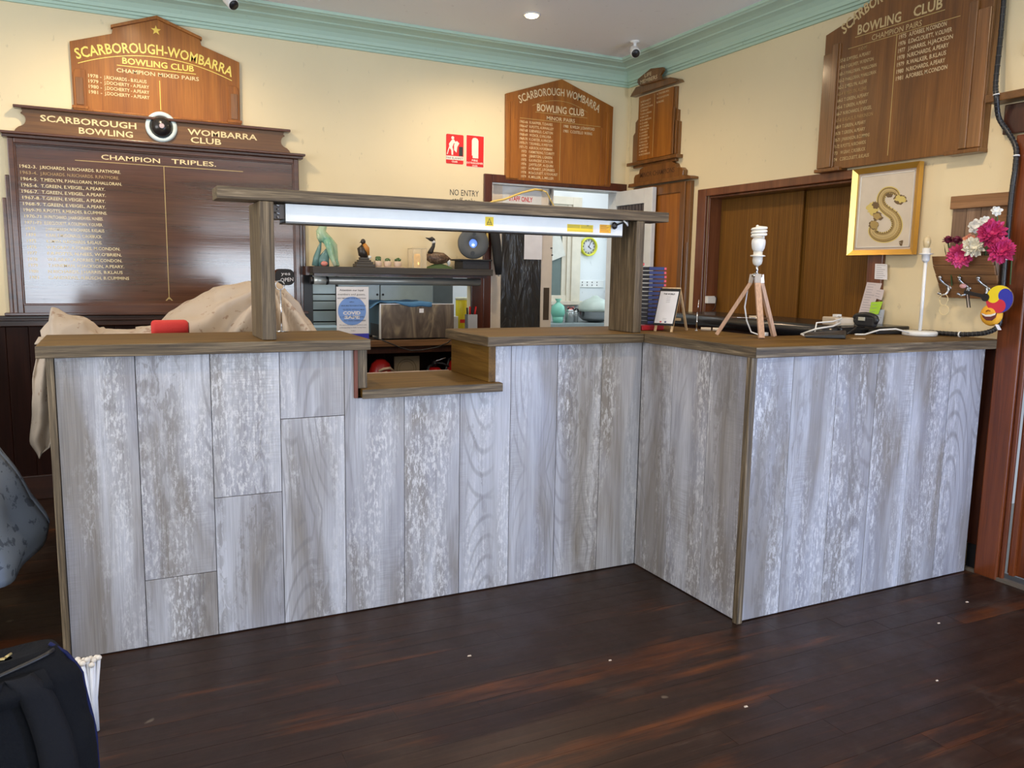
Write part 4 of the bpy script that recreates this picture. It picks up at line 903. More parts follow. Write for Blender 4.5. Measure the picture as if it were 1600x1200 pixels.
B().box(-1.012, 0.190, 2.005, 2.257, 1.303, 1.345).build('board', wood('shelf_grey', (0.03, 0.026, 0.022), (0.055, 0.046, 0.038), (0.09, 0.075, 0.06), 'x', 0.6), sh, bevel=0.003)
B().box(-1.0, 0.155, 2.03, 2.06, 1.286, 1.303).build('batten', 'jambdark', sh)
B().box(-1.034, -1.012, 2.10, 2.257, 1.29, 1.343).build('end_bracket', 'jambdark', sh)

# poster taped below the shutter
po = thing('poster', (-0.765, 2.02, 0.89), 'white COVID SAFE poster with a blue disc and small print', 'poster')
FP = FYf(2.02)
B().fbox(FP, -0.868, -0.664, 0.930, 1.222, 0, 0.001).build('sheet', 'paper', po)
B().fbox(FP, -0.868, -0.664, 0.888, 0.930, 0, 0.001).build('blue_strip', flat('poster_blue', (0.04, 0.04, 0.42), 0.5), po)
B().prism(FP, arc_pts(-0.770, 1.072, 0.089, 0, 360, 40)[:-1], 0.001, 0.0014).build('disc', flat('poster_disc', (0.18, 0.34, 0.75), 0.5), po)
text(FP, 'Attention our loyal', -0.848, -0.697, 1.196, 0.012, 0.0018, 'ink', po, bold=0.01)
text(FP, 'members and guests,', -0.859, -0.685, 1.170, 0.012, 0.0018, 'ink', po, bold=0.0)
M['ink2'] = flat('poster_ink', (0.05, 0.05, 0.12), 0.6)
for i, (tx, a, e, t) in enumerate((('NEW TEMPORARY COVID RESTRICTIONS', -.862, -.682, 1.147), ('APPLY', -.786, -.757, 1.124), ('1.  MASKS MUST BE WORN AT THE CLUB', -.848, -.682, 1.101), ('NO ENTRY WITHOUT MASK', -.828, -.690, 1.077), ('2.  STAY AT HOME IF UNWELL', -.846, -.690, 1.031), ('ONLY SEATED DRINKING INSIDE', -.824, -.684, 1.008))):
    text(FP, tx, a, e, t, 0.0085, 0.0022, 'ink2', po, bold=0.005)
text(FP, 'COVID', -0.828, -0.717, 1.050, 0.020, 0.0018, 'paper', po, bold=0.05)
text(FP, 'SAFE', -0.820, -0.722, 1.024, 0.018, 0.0018, 'paper', po, bold=0.05)
text(FP, 'We appreciate your co-operation, and', -0.852, -0.680, 0.982, 0.007, 0.0018, 'ink2', po, bold=0.0)
text(FP, 'understanding in these trying times.', -0.852, -0.680, 0.966, 0.007, 0.0018, 'ink2', po, bold=0.0)
text(FP, 'The Board', -0.779, -0.750, 0.946, 0.006, 0.0018, 'ink2', po, bold=0.0)

# food warmer box
fw = thing('food_warmer', (-0.34, 2.17, 0.886), 'stainless steel countertop oven with reflections painted on its plain front panel on the servery bench', 'oven')
def brushed():
    k = NT('steel_painted_reflections'); v = k.coord(rnd=False)
    a = k.noise(v, (2.6, 1, 0.9), 3.2, 2, dist=2.2)
    c = k.ramp(a, [(0.32, (0.10, 0.075, 0.060)), (0.5, (0.17, 0.13, 0.10)), (0.68, (0.36, 0.28, 0.18))])  # golden streaks are reflections painted into the steel colour
    k.l(c, k.b.inputs['Base Color']); k.b.inputs['Metallic'].default_value = 0.6; k.b.inputs['Roughness'].default_value = 0.38
    return k.m
B().box(-0.592, -0.095, 2.015, 2.32, 0.905, 1.112).build('body', flat('teal_steel', (0.10, 0.19, 0.26), 0.4, 0.3), fw, bevel=0.003)
B().box(-0.595, -0.092, 2.0, 2.0145, 0.896, 1.113).build('front_panel', brushed(), fw, bevel=0.002)
B().box(-0.598, -0.590, 1.998, 2.02, 0.894, 1.118).box(-0.59, -0.092, 2.0, 2.02, 1.113, 1.118).build('bright_edge', flat('bright_edge', (0.75, 0.72, 0.68), 0.3, 0.5), fw)
B().box(-0.595, -0.593, 2.03, 2.22, 0.905, 0.985).build('control_panel', 'black', fw)
b = B()
for x, y in ((-0.57, 2.04), (-0.12, 2.04), (-0.57, 2.30), (-0.12, 2.30)): b.lathe((x, y, 0.8865), [(0.012, 0), (0.012, 0.018)], 12)
b.build('foot', 'black', fw)
tw = thing('tea_towel', (-0.45, 2.15, 1.118), 'blue towel bunched on top of the steel oven with a white tag hanging down', 'towel')
def towel(u, v):
    x = -0.66+0.41*u; y = 2.30-0.305*v
    z = 1.122+0.010*noise.noise(Vector((x*14, y*10, 0)))+0.006
    lim = 0.0
    if u > 0.38 and v > 0.86: z -= (v-0.86)/0.14*0.030*min(1, (u-0.38)*4); y = 1.994
    if u < 0.17: z -= (0.17-u)/0.17*0.035
    return (x, y, z)
B().grid(towel, 30, 22).build('cloth', flat('towel_blue', (0.07, 0.20, 0.38), 0.9, bump=0.3, bscale=120), tw, solid=0.004)
B().box(-0.339, -0.309, 1.985, 1.987, 1.060, 1.087).build('tag', 'paper', tw)
cdl = B().tube([(-0.61, 2.08, 0.892), (-0.585, 1.985, 0.888), (-0.53, 1.975, 0.865), (-0.46, 1.975, 0.835), (-0.40, 1.972, 0.818), (-0.32, 1.972, 0.820), (-0.22, 1.973, 0.835), (-0.14, 1.98, 0.865), (-0.11, 1.99, 0.888)], 0.0035, 8).build('power_cord', 'black', fw)
# canister and marker cup on the bench behind the opening
cn = thing('canister', (0.166, 2.5, 0.887), 'bright yellow canister with a pale lid on the servery bench', 'canister')
# (the bench runs through the opening)
B().box(0.104, 0.36, 2.41, 2.62, 0.846, 0.886).build('bench_end', 'jambdark', sb)
B().lathe((0.170, 2.50, 0.887), [(0.042, 0), (0.044, 0.005), (0.044, 0.235), (0.042, 0.24)], 24).build('drum', flat('canister_yellow', (0.85, 0.68, 0.02), 0.35), cn)
B().lathe((0.170, 2.50, 1.125), [(0.046, 0), (0.046, 0.014), (0.04, 0.018), (0.001, 0.018)], 24).build('lid', flat('canister_lid', (0.7, 0.7, 0.5), 0.4), cn)
B().fbox(FYf(2.455), 0.14, 0.195, 0.96, 0.985, 0, 0.002).build('red_band', 'red', cn)
mcu = thing('pen_cup', (0.085, 2.12, 0.887), 'clear grey cup of red and black markers beside the yellow canister', 'cup')
B().box(0.048, 0.118, 2.09, 2.15, 0.887, 1.040).build('cup', flat('cup_grey', (0.38, 0.4, 0.44), 0.3), mcu, bevel=0.003)
for i, (dx, cl) in enumerate(((0.0, 'ink'), (0.014, 'red'), (0.03, 'ink'), (0.044, 'red'))): B().tube([(0.056+dx*1.2, 2.12, 1.03), (0.052+dx*1.5, 2.12, 1.085+0.008*(i % 2))], 0.0065, 8).build('marker', cl, mcu)
wb = tag(B().box(0.062, 0.112, 2.42, 2.48, 0.887, 1.01).build('carton', 'whitep', bevel=0.002), 'small white carton left of the pen cup on the servery bench', 'box')

# stainless units in the kitchen seen through the servery
M['stain'] = flat('stainless', (0.42, 0.48, 0.50), 0.35, 0.7)
M['stain2'] = flat('stainless_dark', (0.16, 0.19, 0.21), 0.4, 0.6)
fr = thing('upright_fridge', (-0.18, 3.4, 0), 'tall stainless steel double-door fridge behind the servery', 'fridge')
B().box(-0.565, 0.40, 3.24, 3.8, 0.02, 1.95).build('cabinet', 'stain2', fr)
for a, e in ((-0.560, -0.232), (-0.226, 0.212)):
    d_ = B().box(a, e, 3.20, 3.239, 0.12, 1.90).build('door', 'stain', fr, bevel=0.003)
    hx = e-0.02 if a < -0.5 else a+0.02
    B().lathe((hx, 3.20, 1.14), [(0.009, 0), (0.009, 0.006)], 12, (0, -1, 0)).build('finger_hole', 'black', d_)
dr = thing('drawer_unit', (-0.9, 3.4, 0), 'stainless steel drawer unit with black gaps, left of the fridge', 'drawers')
B().box(-1.35, -0.57, 3.26, 3.8, 0.0, 1.45).build('cabinet', 'blackmat', dr)
for t0, t1 in ((0.935, 1.012), (1.024, 1.085), (1.093, 1.135), (1.143, 1.43), (0.5, 0.925)): B().box(-1.345, -0.575, 3.22, 3.259, t0, t1).build('drawer', 'stain', dr, bevel=0.002)
kb = thing('prep_bench', (-1.0, 3.05, 0), 'pale steel prep bench edge low in the servery view', 'bench')
B().box(-1.35, -0.6, 2.9, 3.15, 0.87, 0.91).build('bench_top', flat('pale_steel', (0.5, 0.62, 0.7), 0.3, 0.3), kb, bevel=0.002)
b = B(); b.box(-1.33, -1.29, 2.92, 2.96, 0, 0.87); b.box(-0.66, -0.62, 2.92, 2.96, 0, 0.87); b.box(-1.33, -1.29, 3.09, 3.13, 0, 0.87); b.box(-0.66, -0.62, 3.09, 3.13, 0, 0.87); b.build('leg', 'stain2', kb)

# ================================================================== ORNAMENTS
Z = 1.3455
M['celadon'] = None
def celadon():
    k = NT('celadon_glaze'); v = k.coord(rnd=False); a = k.noise(v, (1, 1, 1), 9, 3)
    c = k.ramp(a, [(0.35, (0.20, 0.42, 0.30)), (0.55, (0.42, 0.58, 0.38)), (0.7, (0.52, 0.40, 0.36))]); k.l(c, k.b.inputs['Base Color']); k.b.inputs['Roughness'].default_value = 0.2
    return k.m
M['celadon'] = celadon()
gs = thing('sculpture', (-0.90, 2.13, Z), 'pale green glazed sculpture of a bending figure at the left end of the ornament shelf', 'sculpture')
Y = 2.13
b = B(); b.tube([(-0.905, Y, 1.64), (-0.915, Y, 1.60), (-0.932, Y, 1.56), (-0.915, Y, 1.525), (-0.885, Y, 1.50), (-0.855, Y, 1.47), (-0.845, Y+0.01, 1.42), (-0.838, Y+0.01, 1.38), (-0.828, Y, Z+0.002)], [0.020, 0.022, 0.030, 0.034, 0.030, 0.026, 0.020, 0.014, 0.012], 14)
b.tube([(-0.90, Y-0.01, 1.51), (-0.885, Y-0.02, 1.46), (-0.872, Y-0.02, 1.41), (-0.862, Y-0.02, 1.38), (-0.850, Y-0.03, Z+0.002)], [0.026, 0.021, 0.018, 0.013, 0.012], 12)
b.tube([(-0.945, Y, 1.55), (-0.945, Y-0.005, 1.52), (-0.935, Y, 1.49)], [0.016, 0.014, 0.006], 10)
b.build('figure', 'celadon', gs)
M['teal'] = flat('teal_glaze', (0.13, 0.25, 0.24), 0.2)
b = B(); b.tube([(-0.972, Y, Z+0.001), (-0.962, Y, 1.40), (-0.945, Y, 1.45), (-0.930, Y, 1.505)], [0.020, 0.019, 0.014, 0.003], 12)
b.tube([(-0.925, Y+0.01, Z+0.001), (-0.918, Y, 1.39), (-0.900, Y, 1.43), (-0.893, Y, 1.462)], [0.046, 0.036, 0.020, 0.004], 14, flatten=(1, 0.5, 1))
b.build('leaf_form', 'teal', gs)
B().ball((-0.920, Y-0.026, Z+0.016), (0.022, 0.012, 0.016)).build('coral_shell', flat('coral', (0.62, 0.22, 0.18), 0.3), gs)

bu = thing('statuette', (-0.66, 2.13, Z), 'dark bird statuette with an orange back on a stepped stone base', 'figurine')
b = B()
for w_, t0, t1 in ((0.062, 0.0, 0.020), (0.052, 0.020, 0.034), (0.040, 0.034, 0.046), (0.030, 0.046, 0.062)): b.box(-0.660-w_, -0.660+w_, 2.13-w_*0.7, 2.13+w_*0.7, Z+t0, Z+t1)
b.build('base', flat('bronze_stone', (0.055, 0.045, 0.035), 0.5), bu, bevel=0.003)
B().tube([(-0.652, Y, Z+0.058), (-0.664, Y, Z+0.085), (-0.672, Y, Z+0.115), (-0.662, Y, Z+0.140)], [0.020, 0.034, 0.032, 0.012], 12).ball((-0.665, Y, Z+0.160), (0.016, 0.016, 0.018)).tube([(-0.676, Y, Z+0.158), (-0.690, Y, Z+0.152)], [0.005, 0.001], 8).build('body', flat('dark_bronze', (0.03, 0.022, 0.018), 0.35), bu)
B().tube([(-0.662, Y-0.012, Z+0.145), (-0.648, Y-0.02, Z+0.115), (-0.636, Y-0.02, Z+0.075)], [0.012, 0.019, 0.007], 10).build('wing', flat('amber', (0.50, 0.20, 0.03), 0.4), bu)
B().ball((-0.628, Y-0.02, Z+0.064), 0.011, 10, 6).build('pale_stone', 'whitep', bu)

tray = tag(B().prism(FYf(2.10), [(-0.592, Z), (-0.40, Z), (-0.40, Z+0.005), (-0.592, Z+0.005)], -0.06, 0.0).build('tray', flat('cream_tray', (0.55, 0.42, 0.32), 0.6), bevel=0.001), 'small cream tray under the three potted cacti', 'tray')
def cactus(x, lab, kind):
    r = thing('potted_cactus', (x, 2.13, Z+0.005), lab, 'plant', 'small potted cacti on the ornament shelf')
    B().lathe((x, 2.13, Z+0.0055), [(0.022, 0), (0.025, 0.006), (0.027, 0.034), (0.024, 0.036), (0.022, 0.030), (0.001, 0.029)], 20).build('pot', flat('cream_pot', (0.62, 0.47, 0.36), 0.5), r)
    g = flat('cactus_green', (0.06, 0.13, 0.04), 0.6); b = B(); z = Z+0.034
    if kind == 0:
        b.tube([(x, Y, z), (x, Y, z+0.03), (x, Y, z+0.036)], [0.018, 0.019, 0.012], 12)
    elif kind == 1:
        b.ball((x, Y, z+0.012), (0.020, 0.018, 0.015), 12, 8)
    else:
        for i in range(9):
            a = i*2.4; rr = 0.014 if i < 6 else 0.005; b.ball((x+rr*math.cos(a), Y+rr*math.sin(a), z+0.008+0.002*i), (0.009, 0.009, 0.007), 8, 5)
    b.build('cactus_body', g, r)
    b = B()
    for i in range(14):
        a = i*2.399; hh = 0.006+0.0015*i; rr = 0.0195; p = Vector((x+rr*math.cos(a), Y+rr*math.sin(a)*0.9, z+hh)); b.ball(p, 0.0018, 5, 3)
    b.build('spines', 'whitep', r, kind='stuff')
cactus(-0.567, 'small round-bodied upright cactus in a cream pot, nearest the bird statuette', 0)
cactus(-0.504, 'small spotted globe cactus in a cream pot, middle of the three', 1)
cactus(-0.436, 'small clustered dark succulent in a cream pot, nearest the glass lantern', 2)

gl = thing('candle_lantern', (-0.302, 2.13, Z), 'square ribbed glass lantern with a glowing amber candle', 'lantern')
x0, x1, y0, y1 = -0.350, -0.256, 2.085, 2.175
b = B()
for x in (x0, x1):
    for y in (y0, y1): b.box(x-0.002, x+0.002, y-0.002, y+0.002, Z, Z+0.128)
for z in (Z, Z+0.125):
    for y in (y0, y1): b.box(x0, x1, y-0.002, y+0.002, z, z+0.003)
    for x in (x0, x1): b.box(x-0.002, x+0.002, y0, y1, z, z+0.003)
b.build('frame', flat('lantern_cream', (0.62, 0.52, 0.36), 0.4), gl)
for F_, nm in ((None, 0),):
    b = B(); b.box(x0, x1, y0, y0+0.001, Z+0.003, Z+0.125); b.box(x0, x1, y1-0.001, y1, Z+0.003, Z+0.125); b.box(x0, x0+0.001, y0, y1, Z+0.003, Z+0.125); b.box(x1-0.001, x1, y0, y1, Z+0.003, Z+0.125)
    b.build('glass_pane', glass('lantern_glass', (0.85, 0.75, 0.55), 0.1, 0.22), gl)
B().lathe((-0.303, 2.13, Z+0.003), [(0.020, 0), (0.021, 0.07), (0.018, 0.09), (0.001, 0.085)], 16).build('candle', flat('amber_candle', (0.7, 0.4, 0.12), 0.4, emit=0.35, ecol=(1.0, 0.55, 0.15)), gl)
B().ball((-0.303, 2.105, Z+0.03), (0.004, 0.004, 0.010), 8, 6).build('flame', flat('flame_glow', (1, 0.7, 0.3), 0.4, emit=3.0, ecol=(1.0, 0.6, 0.15)), gl)

go = thing('goose_figurine', (-0.15, 2.13, Z), 'brown goose decoy with black neck and white chin strap on a green base', 'figurine')
def goosebrown():
    k = NT('goose_brown'); v = k.coord(rnd=False); a = k.noise(v, (1, 1, 1), 70, 3); g = k.n('ShaderNodeSeparateXYZ'); k.l(v, g.inputs[0])
    c = k.ramp(a, [(0.35, (0.05, 0.028, 0.015)), (0.6, (0.15, 0.085, 0.05)), (0.72, (0.34, 0.27, 0.19))]); k.l(c, k.b.inputs['Base Color']); k.b.inputs['Roughness'].default_value = 0.45; return k.m
B().tube([(-0.232, Y, Z+0.095), (-0.225, Y, Z+0.080), (-0.20, Y, Z+0.072), (-0.16, Y, Z+0.066), (-0.12, Y, Z+0.068), (-0.09, Y, Z+0.062), (-0.06, Y, Z+0.060)], [0.010, 0.028, 0.038, 0.042, 0.036, 0.022, 0.003], 18, flatten=(1, 0.85, 1)).build('body', goosebrown(), go)
B().tube([(-0.213, Y, Z+0.095), (-0.203, Y, Z+0.120), (-0.190, Y, Z+0.145), (-0.186, Y, Z+0.170), (-0.190, Y, Z+0.185), (-0.203, Y, Z+0.192), (-0.214, Y, Z+0.190), (-0.226, Y, Z+0.194), (-0.244, Y, Z+0.199)], [0.020, 0.015, 0.011, 0.010, 0.014, 0.016, 0.011, 0.006, 0.002], 14).build('neck_and_head', flat('goose_black', (0.018, 0.014, 0.013), 0.4), go)
B().tube([(-0.186, Y, Z+0.180), (-0.191, Y, Z+0.172), (-0.199, Y, Z+0.170)], [0.0155, 0.013, 0.008], 12).build('chin_strap', 'whitep', go)
B().tube([(-0.095, Y, Z+0.045), (-0.082, Y, Z+0.050), (-0.078, Y, Z+0.035), (-0.082, Y, Z+0.020)], [0.014, 0.017, 0.012, 0.004], 12).build('tail_coverts', 'whitep', go)
b = B().grid(lambda u, v: (-0.150+0.10*math.cos(2*PI*u)*(1-v*0.75), 2.13+0.045*math.sin(2*PI*u)*(1-v*0.75), Z+0.0005+0.030*(v**0.7)+0.004*noise.noise(Vector((u*9, v*5, 1)))*(0 if v == 0 else 1)), 28, 6)
b.build('grassy_base', flat('base_green', (0.05, 0.09, 0.03), 0.8), go)

wf = thing('tabletop_fountain', (0.09, 2.10, Z+0.065), 'round grey stone ring ornament with a blue-lit centre standing on the dark box', 'ornament')
cxr, czr = 0.088, Z+0.065+0.107
ax = Vector((-0.25, -0.97, 0)).normalized()
B().lathe(Vector((cxr, 2.11, czr))-ax*0.02, [(0.030, 0.0), (0.098, 0.0), (0.104, 0.006), (0.104, 0.034), (0.098, 0.040), (0.034, 0.040), (0.030, 0.036), (0.030, 0.0)], 40, ax).build('ring', flat('grey_stone', (0.085, 0.09, 0.092), 0.5), wf)
B().lathe(Vector((cxr, 2.11, czr))-ax*0.018, [(0.030, 0), (0.030, 0.003), (0.001, 0.003)], 24, ax).build('lit_glass', flat('blue_lit', (0.2, 0.35, 0.9), 0.2, emit=0.9, ecol=(0.2, 0.38, 1.0)), wf)
B().ball(Vector((cxr-0.004, 2.10, czr-0.012)), (0.012, 0.008, 0.010), 12, 8).build('glass_ball', flat('pale_lit', (0.6, 0.8, 1), 0.2, emit=1.3, ecol=(0.6, 0.8, 1.0)), wf)
B().lathe(Vector((cxr-0.012, 2.09, czr-0.066)), [(0.014, 0), (0.014, 0.004)], 16, ax).lathe(Vector((cxr-0.002, 2.09, czr+0.062)), [(0.012, 0), (0.012, 0.004)], 16, ax).build('button', 'black', wf)
bx = thing('keepsake_box', (0.09, 2.12, Z), 'dark textured box supporting the round stone ring on the shelf', 'box')
B().box(-0.010, 0.182, 2.05, 2.20, Z, Z+0.055).build('box_body', flat('dark_leather', (0.022, 0.022, 0.026), 0.6, bump=0.5, bscale=60), bx, bevel=0.003)
B().box(-0.032, 0.200, 2.04, 2.21, Z+0.055, Z+0.065).build('lid', 'blackmat', bx, bevel=0.002)

# dark umbrella hanging on the door frame + yellow rope
um = thing('umbrella', (0.29, 2.19, 1.30), 'furled black umbrella hanging by the kitchen door frame above the bar', 'umbrella')
B().tube([(0.275, 2.195, 1.66), (0.285, 2.19, 1.60), (0.300, 2.19, 1.50), (0.312, 2.19, 1.40), (0.318, 2.19, 1.31)], [0.026, 0.036, 0.036, 0.033, 0.022], 12, flatten=(1, 0.6, 1)).build('canopy', 'blackmat', um)
B().tube([(0.318, 2.19, 1.33), (0.320, 2.185, 1.302)], 0.009, 10).build('ferrule', 'whitep', um)
rp = B().tube([(0.238, 2.20, 1.50), (0.232, 2.20, 1.60), (0.225, 2.20, 1.70), (0.232, 2.20, 1.79), (0.27, 2.20, 1.81), (0.36, 2.20, 1.83), (0.50, 2.205, 1.885), (0.60, 2.205, 1.912), (0.66, 2.21, 1.91)], 0.0075, 10).tube([(0.66, 2.21, 1.91), (0.70, 2.22, 1.90), (0.78, 2.24, 1.80), (0.85, 2.25, 1.70)], 0.005, 8).build('rope', flat('yellow_rope', (0.78, 0.56, 0.16), 0.7))
tag(rp, 'yellow rope strung across the top of the kitchen doorway', 'rope')

# ================================================================== KITCHEN THINGS THROUGH THE DOORWAY
ck = thing('wall_clock', FK(2.513, 1.525, 0), 'round wall clock with a yellow-green rim on the white kitchen wall', 'clock')
C0 = FK(2.513, 1.622, 0)
B().lathe(C0, [(0.098, 0), (0.102, 0.01), (0.100, 0.04), (0.088, 0.045), (0.083, 0.030), (0.083, 0.01)], 40, FK.n).build('rim', flat('lime_rim', (0.72, 0.72, 0.05), 0.35), ck)
face = B().lathe(C0, [(0.084, 0.0), (0.084, 0.018), (0.001, 0.018)], 36, FK.n).build('dial', flat('dial_white', (0.66, 0.66, 0.75), 0.4), ck)
b = B()
for i in range(12):
    a = math.radians(30*i); p = (0.068*math.sin(a), 0.068*math.cos(a)); b.fbox(FK, 2.513+p[0]-0.0045, 2.513+p[0]+0.0045, 1.622+p[1]-0.007, 1.622+p[1]+0.007, 0.018, 0.020)
b.build('numeral_mark', 'ink', face, kind='stuff')
b = B(); C1 = C0+FK.n*0.023
for ang, ln, wd in ((128, 0.040, 0.007), (28, 0.060, 0.005)):
    a = math.radians(ang); B_ = Vector((math.sin(a), 0, math.cos(a))); B().bar(C1-B_*0.01, C1+B_*ln, wd, 0.002, up=(0, 1, 0)).build('hand', 'ink', ck)
ou = thing('power_outlet', FK(2.5, 1.18, 0), 'white multi-gang power outlet on the kitchen wall', 'socket')
B().fbox(FK, 2.415, 2.72, 1.185, 1.262, 0, 0.012).build('plate', 'whitep', ou, bevel=0.003)
for i in range(4):
    for dz in (0, 0.03): B().fbox(FK, 2.445+i*0.062, 2.456+i*0.062, 1.205+dz, 1.217+dz, 0.012, 0.014).build('slot', 'ink', ou)
kb2 = thing('kitchen_bench', (2.3, 4.35, 0), 'grey kitchen bench along the far wall through the doorway', 'bench')
B().box(1.3, 2.84, 4.10, 4.595, 0.79, 0.828).build('bench_top', flat('bench_grey', (0.30, 0.35, 0.36), 0.35), kb2, bevel=0.002)
B().box(1.32, 2.83, 4.14, 4.59, 0.0, 0.79).build('cupboard', flat('cupboard_grey', (0.22, 0.25, 0.26), 0.5), kb2)
Z2 = 0.8285
bwk = thing('steel_wok', (2.43, 4.32, Z2), 'wide polished steel bowl on the kitchen bench', 'bowl')
B().lathe((2.455, 4.32, Z2), [(0.06, 0), (0.13, 0.018), (0.17, 0.05), (0.190, 0.112), (0.194, 0.114), (0.185, 0.113), (0.16, 0.07)], 36).build('bowl', flat('dark_steel', (0.42, 0.42, 0.43), 0.22, 1.0), bwk)
ld = thing('food_cover', (2.46, 4.32, Z2+0.114), 'pale translucent domed cover sitting on the steel bowl', 'cover')
B().lathe((2.455, 4.32, Z2+0.115), [(0.192, 0), (0.185, 0.03), (0.160, 0.085), (0.10, 0.120), (0.05, 0.14), (0.03, 0.16), (0.001, 0.165)], 32).build('dome', flat('translucent_white', (0.46, 0.54, 0.49), 0.3), ld)
gb = thing('bag', (1.99, 4.3, Z2), 'mint green plastic bag tied at the top, on the kitchen bench', 'bag')
B().lathe((1.995, 4.30, Z2), [(0.06, 0.06), (0.075, 0.10), (0.065, 0.17), (0.025, 0.20), (0.018, 0.215), (0.035, 0.245), (0.001, 0.24)], 14).lathe((1.995, 4.30, Z2), [(0.05, 0.0), (0.06, 0.06)], 14).build('pouch', flat('mint_plastic', (0.22, 0.60, 0.46), 0.3), gb)
def jar(x, y, h, r, label):
    t = thing('glass_jar', (x, y, Z2), label, 'jar', 'jars on the kitchen bench')
    B().lathe((x, y, Z2), [(r, 0), (r, h*0.8), (r*0.8, h*0.86)], 18).build('jar_body', flat('jar_glass', (0.38, 0.40, 0.40), 0.12, 0.5), t)
    B().lathe((x, y, Z2+h*0.86), [(r*0.85, 0), (r*0.88, h*0.1), (r*0.4, h*0.14), (0.001, h*0.15)], 18).build('lid', 'chrome', t)
    B().tube([(x-r*0.7, y-0.01, Z2+h), (x-r*0.3, y-0.02, Z2+h+0.022), (x+r*0.5, y-0.02, Z2+h+0.018), (x+r*0.9, y-0.01, Z2+h-0.01)], 0.007, 8).build('handle', 'black', t)
jar(2.135, 4.30, 0.135, 0.048, 'steel-lidded jar nearest the green bag on the kitchen bench')
jar(2.222, 4.33, 0.12, 0.030, 'narrower steel-lidded jar next to the steel bowl in the kitchen')
rc = tag(B().lathe((2.235, 4.45, Z2), [(0.028, 0), (0.032, 0.10), (0.036, 0.155), (0.030, 0.155)], 16).build('cup', flat('coral_red', (0.72, 0.12, 0.10), 0.35)), 'red cup beside the steel bowl on the kitchen bench', 'cup')

# ================================================================== ON THE BAR, MIDDLE
os_ = thing('order_spike', (-1.497, 0.40, TOP), 'slim chrome order stand with a ring top behind the left post', 'stand')
B().lathe((-1.497, 0.40, TOP+0.0005), [(0.024, 0), (0.024, 0.003), (0.006, 0.005), (0.001, 0.005)], 20).build('base', 'chrome', os_)
B().tube([(-1.497, 0.40, TOP+0.005), (-1.498, 0.40, 1.243)], 0.0032, 8).build('rod', 'chrome', os_)
B().tube([(-1.500+0.018*math.cos(a*PI/8), 0.40, 1.258+0.018*math.sin(a*PI/8)) for a in range(17)], 0.0022, 6).build('ring', 'steel', os_)
bs = thing('chalk_sign', (-1.15, 2.19, 1.20), 'small black speech-bubble chalk sign with white handwriting against the large dark board', 'sign')
FS = FYf(2.185)
B().prism(FS, rrect(-1.205, -1.088, 1.225, 1.325, 0.038)+[(-1.19, 1.18), (-1.15, 1.226)][:0], 0, 0.008).build('board', 'blackmat', bs, bevel=0.002)
text(FS, 'yes', -1.170, -1.115, 1.288, 0.020, 0.0085, 'paper', bs, bold=0.0)
text(FS, 'OPEN', -1.175, -1.097, 1.245, 0.024, 0.0085, 'paper', bs, bold=0.0, slope=0.006)

# blue slim boxes stacked on the bar beside the right post
def slim(i, n, x, y, rot, z, label):
    r = thing('slim_box', (x, y, z), label, 'box', 'slim navy boxes stacked behind the right post')
    return r
M['navy'] = flat('navy_card', (0.018, 0.03, 0.16), 0.4); M['navyd'] = flat('navy_dark', (0.010, 0.011, 0.02), 0.45)
ordn = ['topmost', 'second from the top', 'third from the top', 'fourth from the top', 'fifth from the top', 'sixth from the top', 'seventh from the top', 'eighth from the top', 'eighth from the bottom', 'seventh from the bottom', 'sixth from the bottom', 'fifth from the bottom', 'fourth from the bottom', 'third from the bottom', 'second from the bottom', 'bottommost']
N = 16; hh = 0.0198
sx, sy = 0.205, 0.255      # near corner of the stack
for i in range(N):
    z = TOP+0.0006 + (N-1-i)*hh; off = (-0.05, 0.05) if i == 0 else (random.uniform(-0.0015, 0.0015), random.uniform(-0.001, 0.001))
    ln = 0.095 if i else 0.05
    r = slim(i, N, sx, sy, 0, z, 'slim navy box, %s of the stack behind the right timber post' % ordn[i])
    P = lambda a, b_, t: Vector((sx+off[0] + a*0.97 - b_*0.50, sy+off[1] + a*-0.10 + b_*0.86, z+t))
    def obx(a0, a1, b0, b1, t0, t1): return B().hexa([P(a0, b0, t0), P(a1, b0, t0), P(a1, b1, t0), P(a0, b1, t0), P(a0, b0, t1), P(a1, b0, t1), P(a1, b1, t1), P(a0, b1, t1)])
    obx(0, ln, 0, 0.13, 0.0, hh-0.0035).build('case', 'navyd', r)
    obx(0.001, ln-0.012, -0.0012, 0.0, 0.002, hh-0.005).build('spine_label', 'navy', r)
    if i < 8: obx(ln-0.010, ln+0.001, -0.0014, 0.004, 0.003, hh-0.006).build('red_mark', flat('glow_red', (0.80, 0.10, 0.12), 0.4), r)
    obx(-0.0008, 0.0, 0.004, 0.12, hh-0.0042, hh-0.0030).build('silver_edge', 'steel', r)

es = thing('menu_easel', (0.17, 0.05, TOP), 'small pine A-frame easel with a black-edged white menu card on the bar corner', 'easel')
def hx(mb, p, w_, d_): return mb
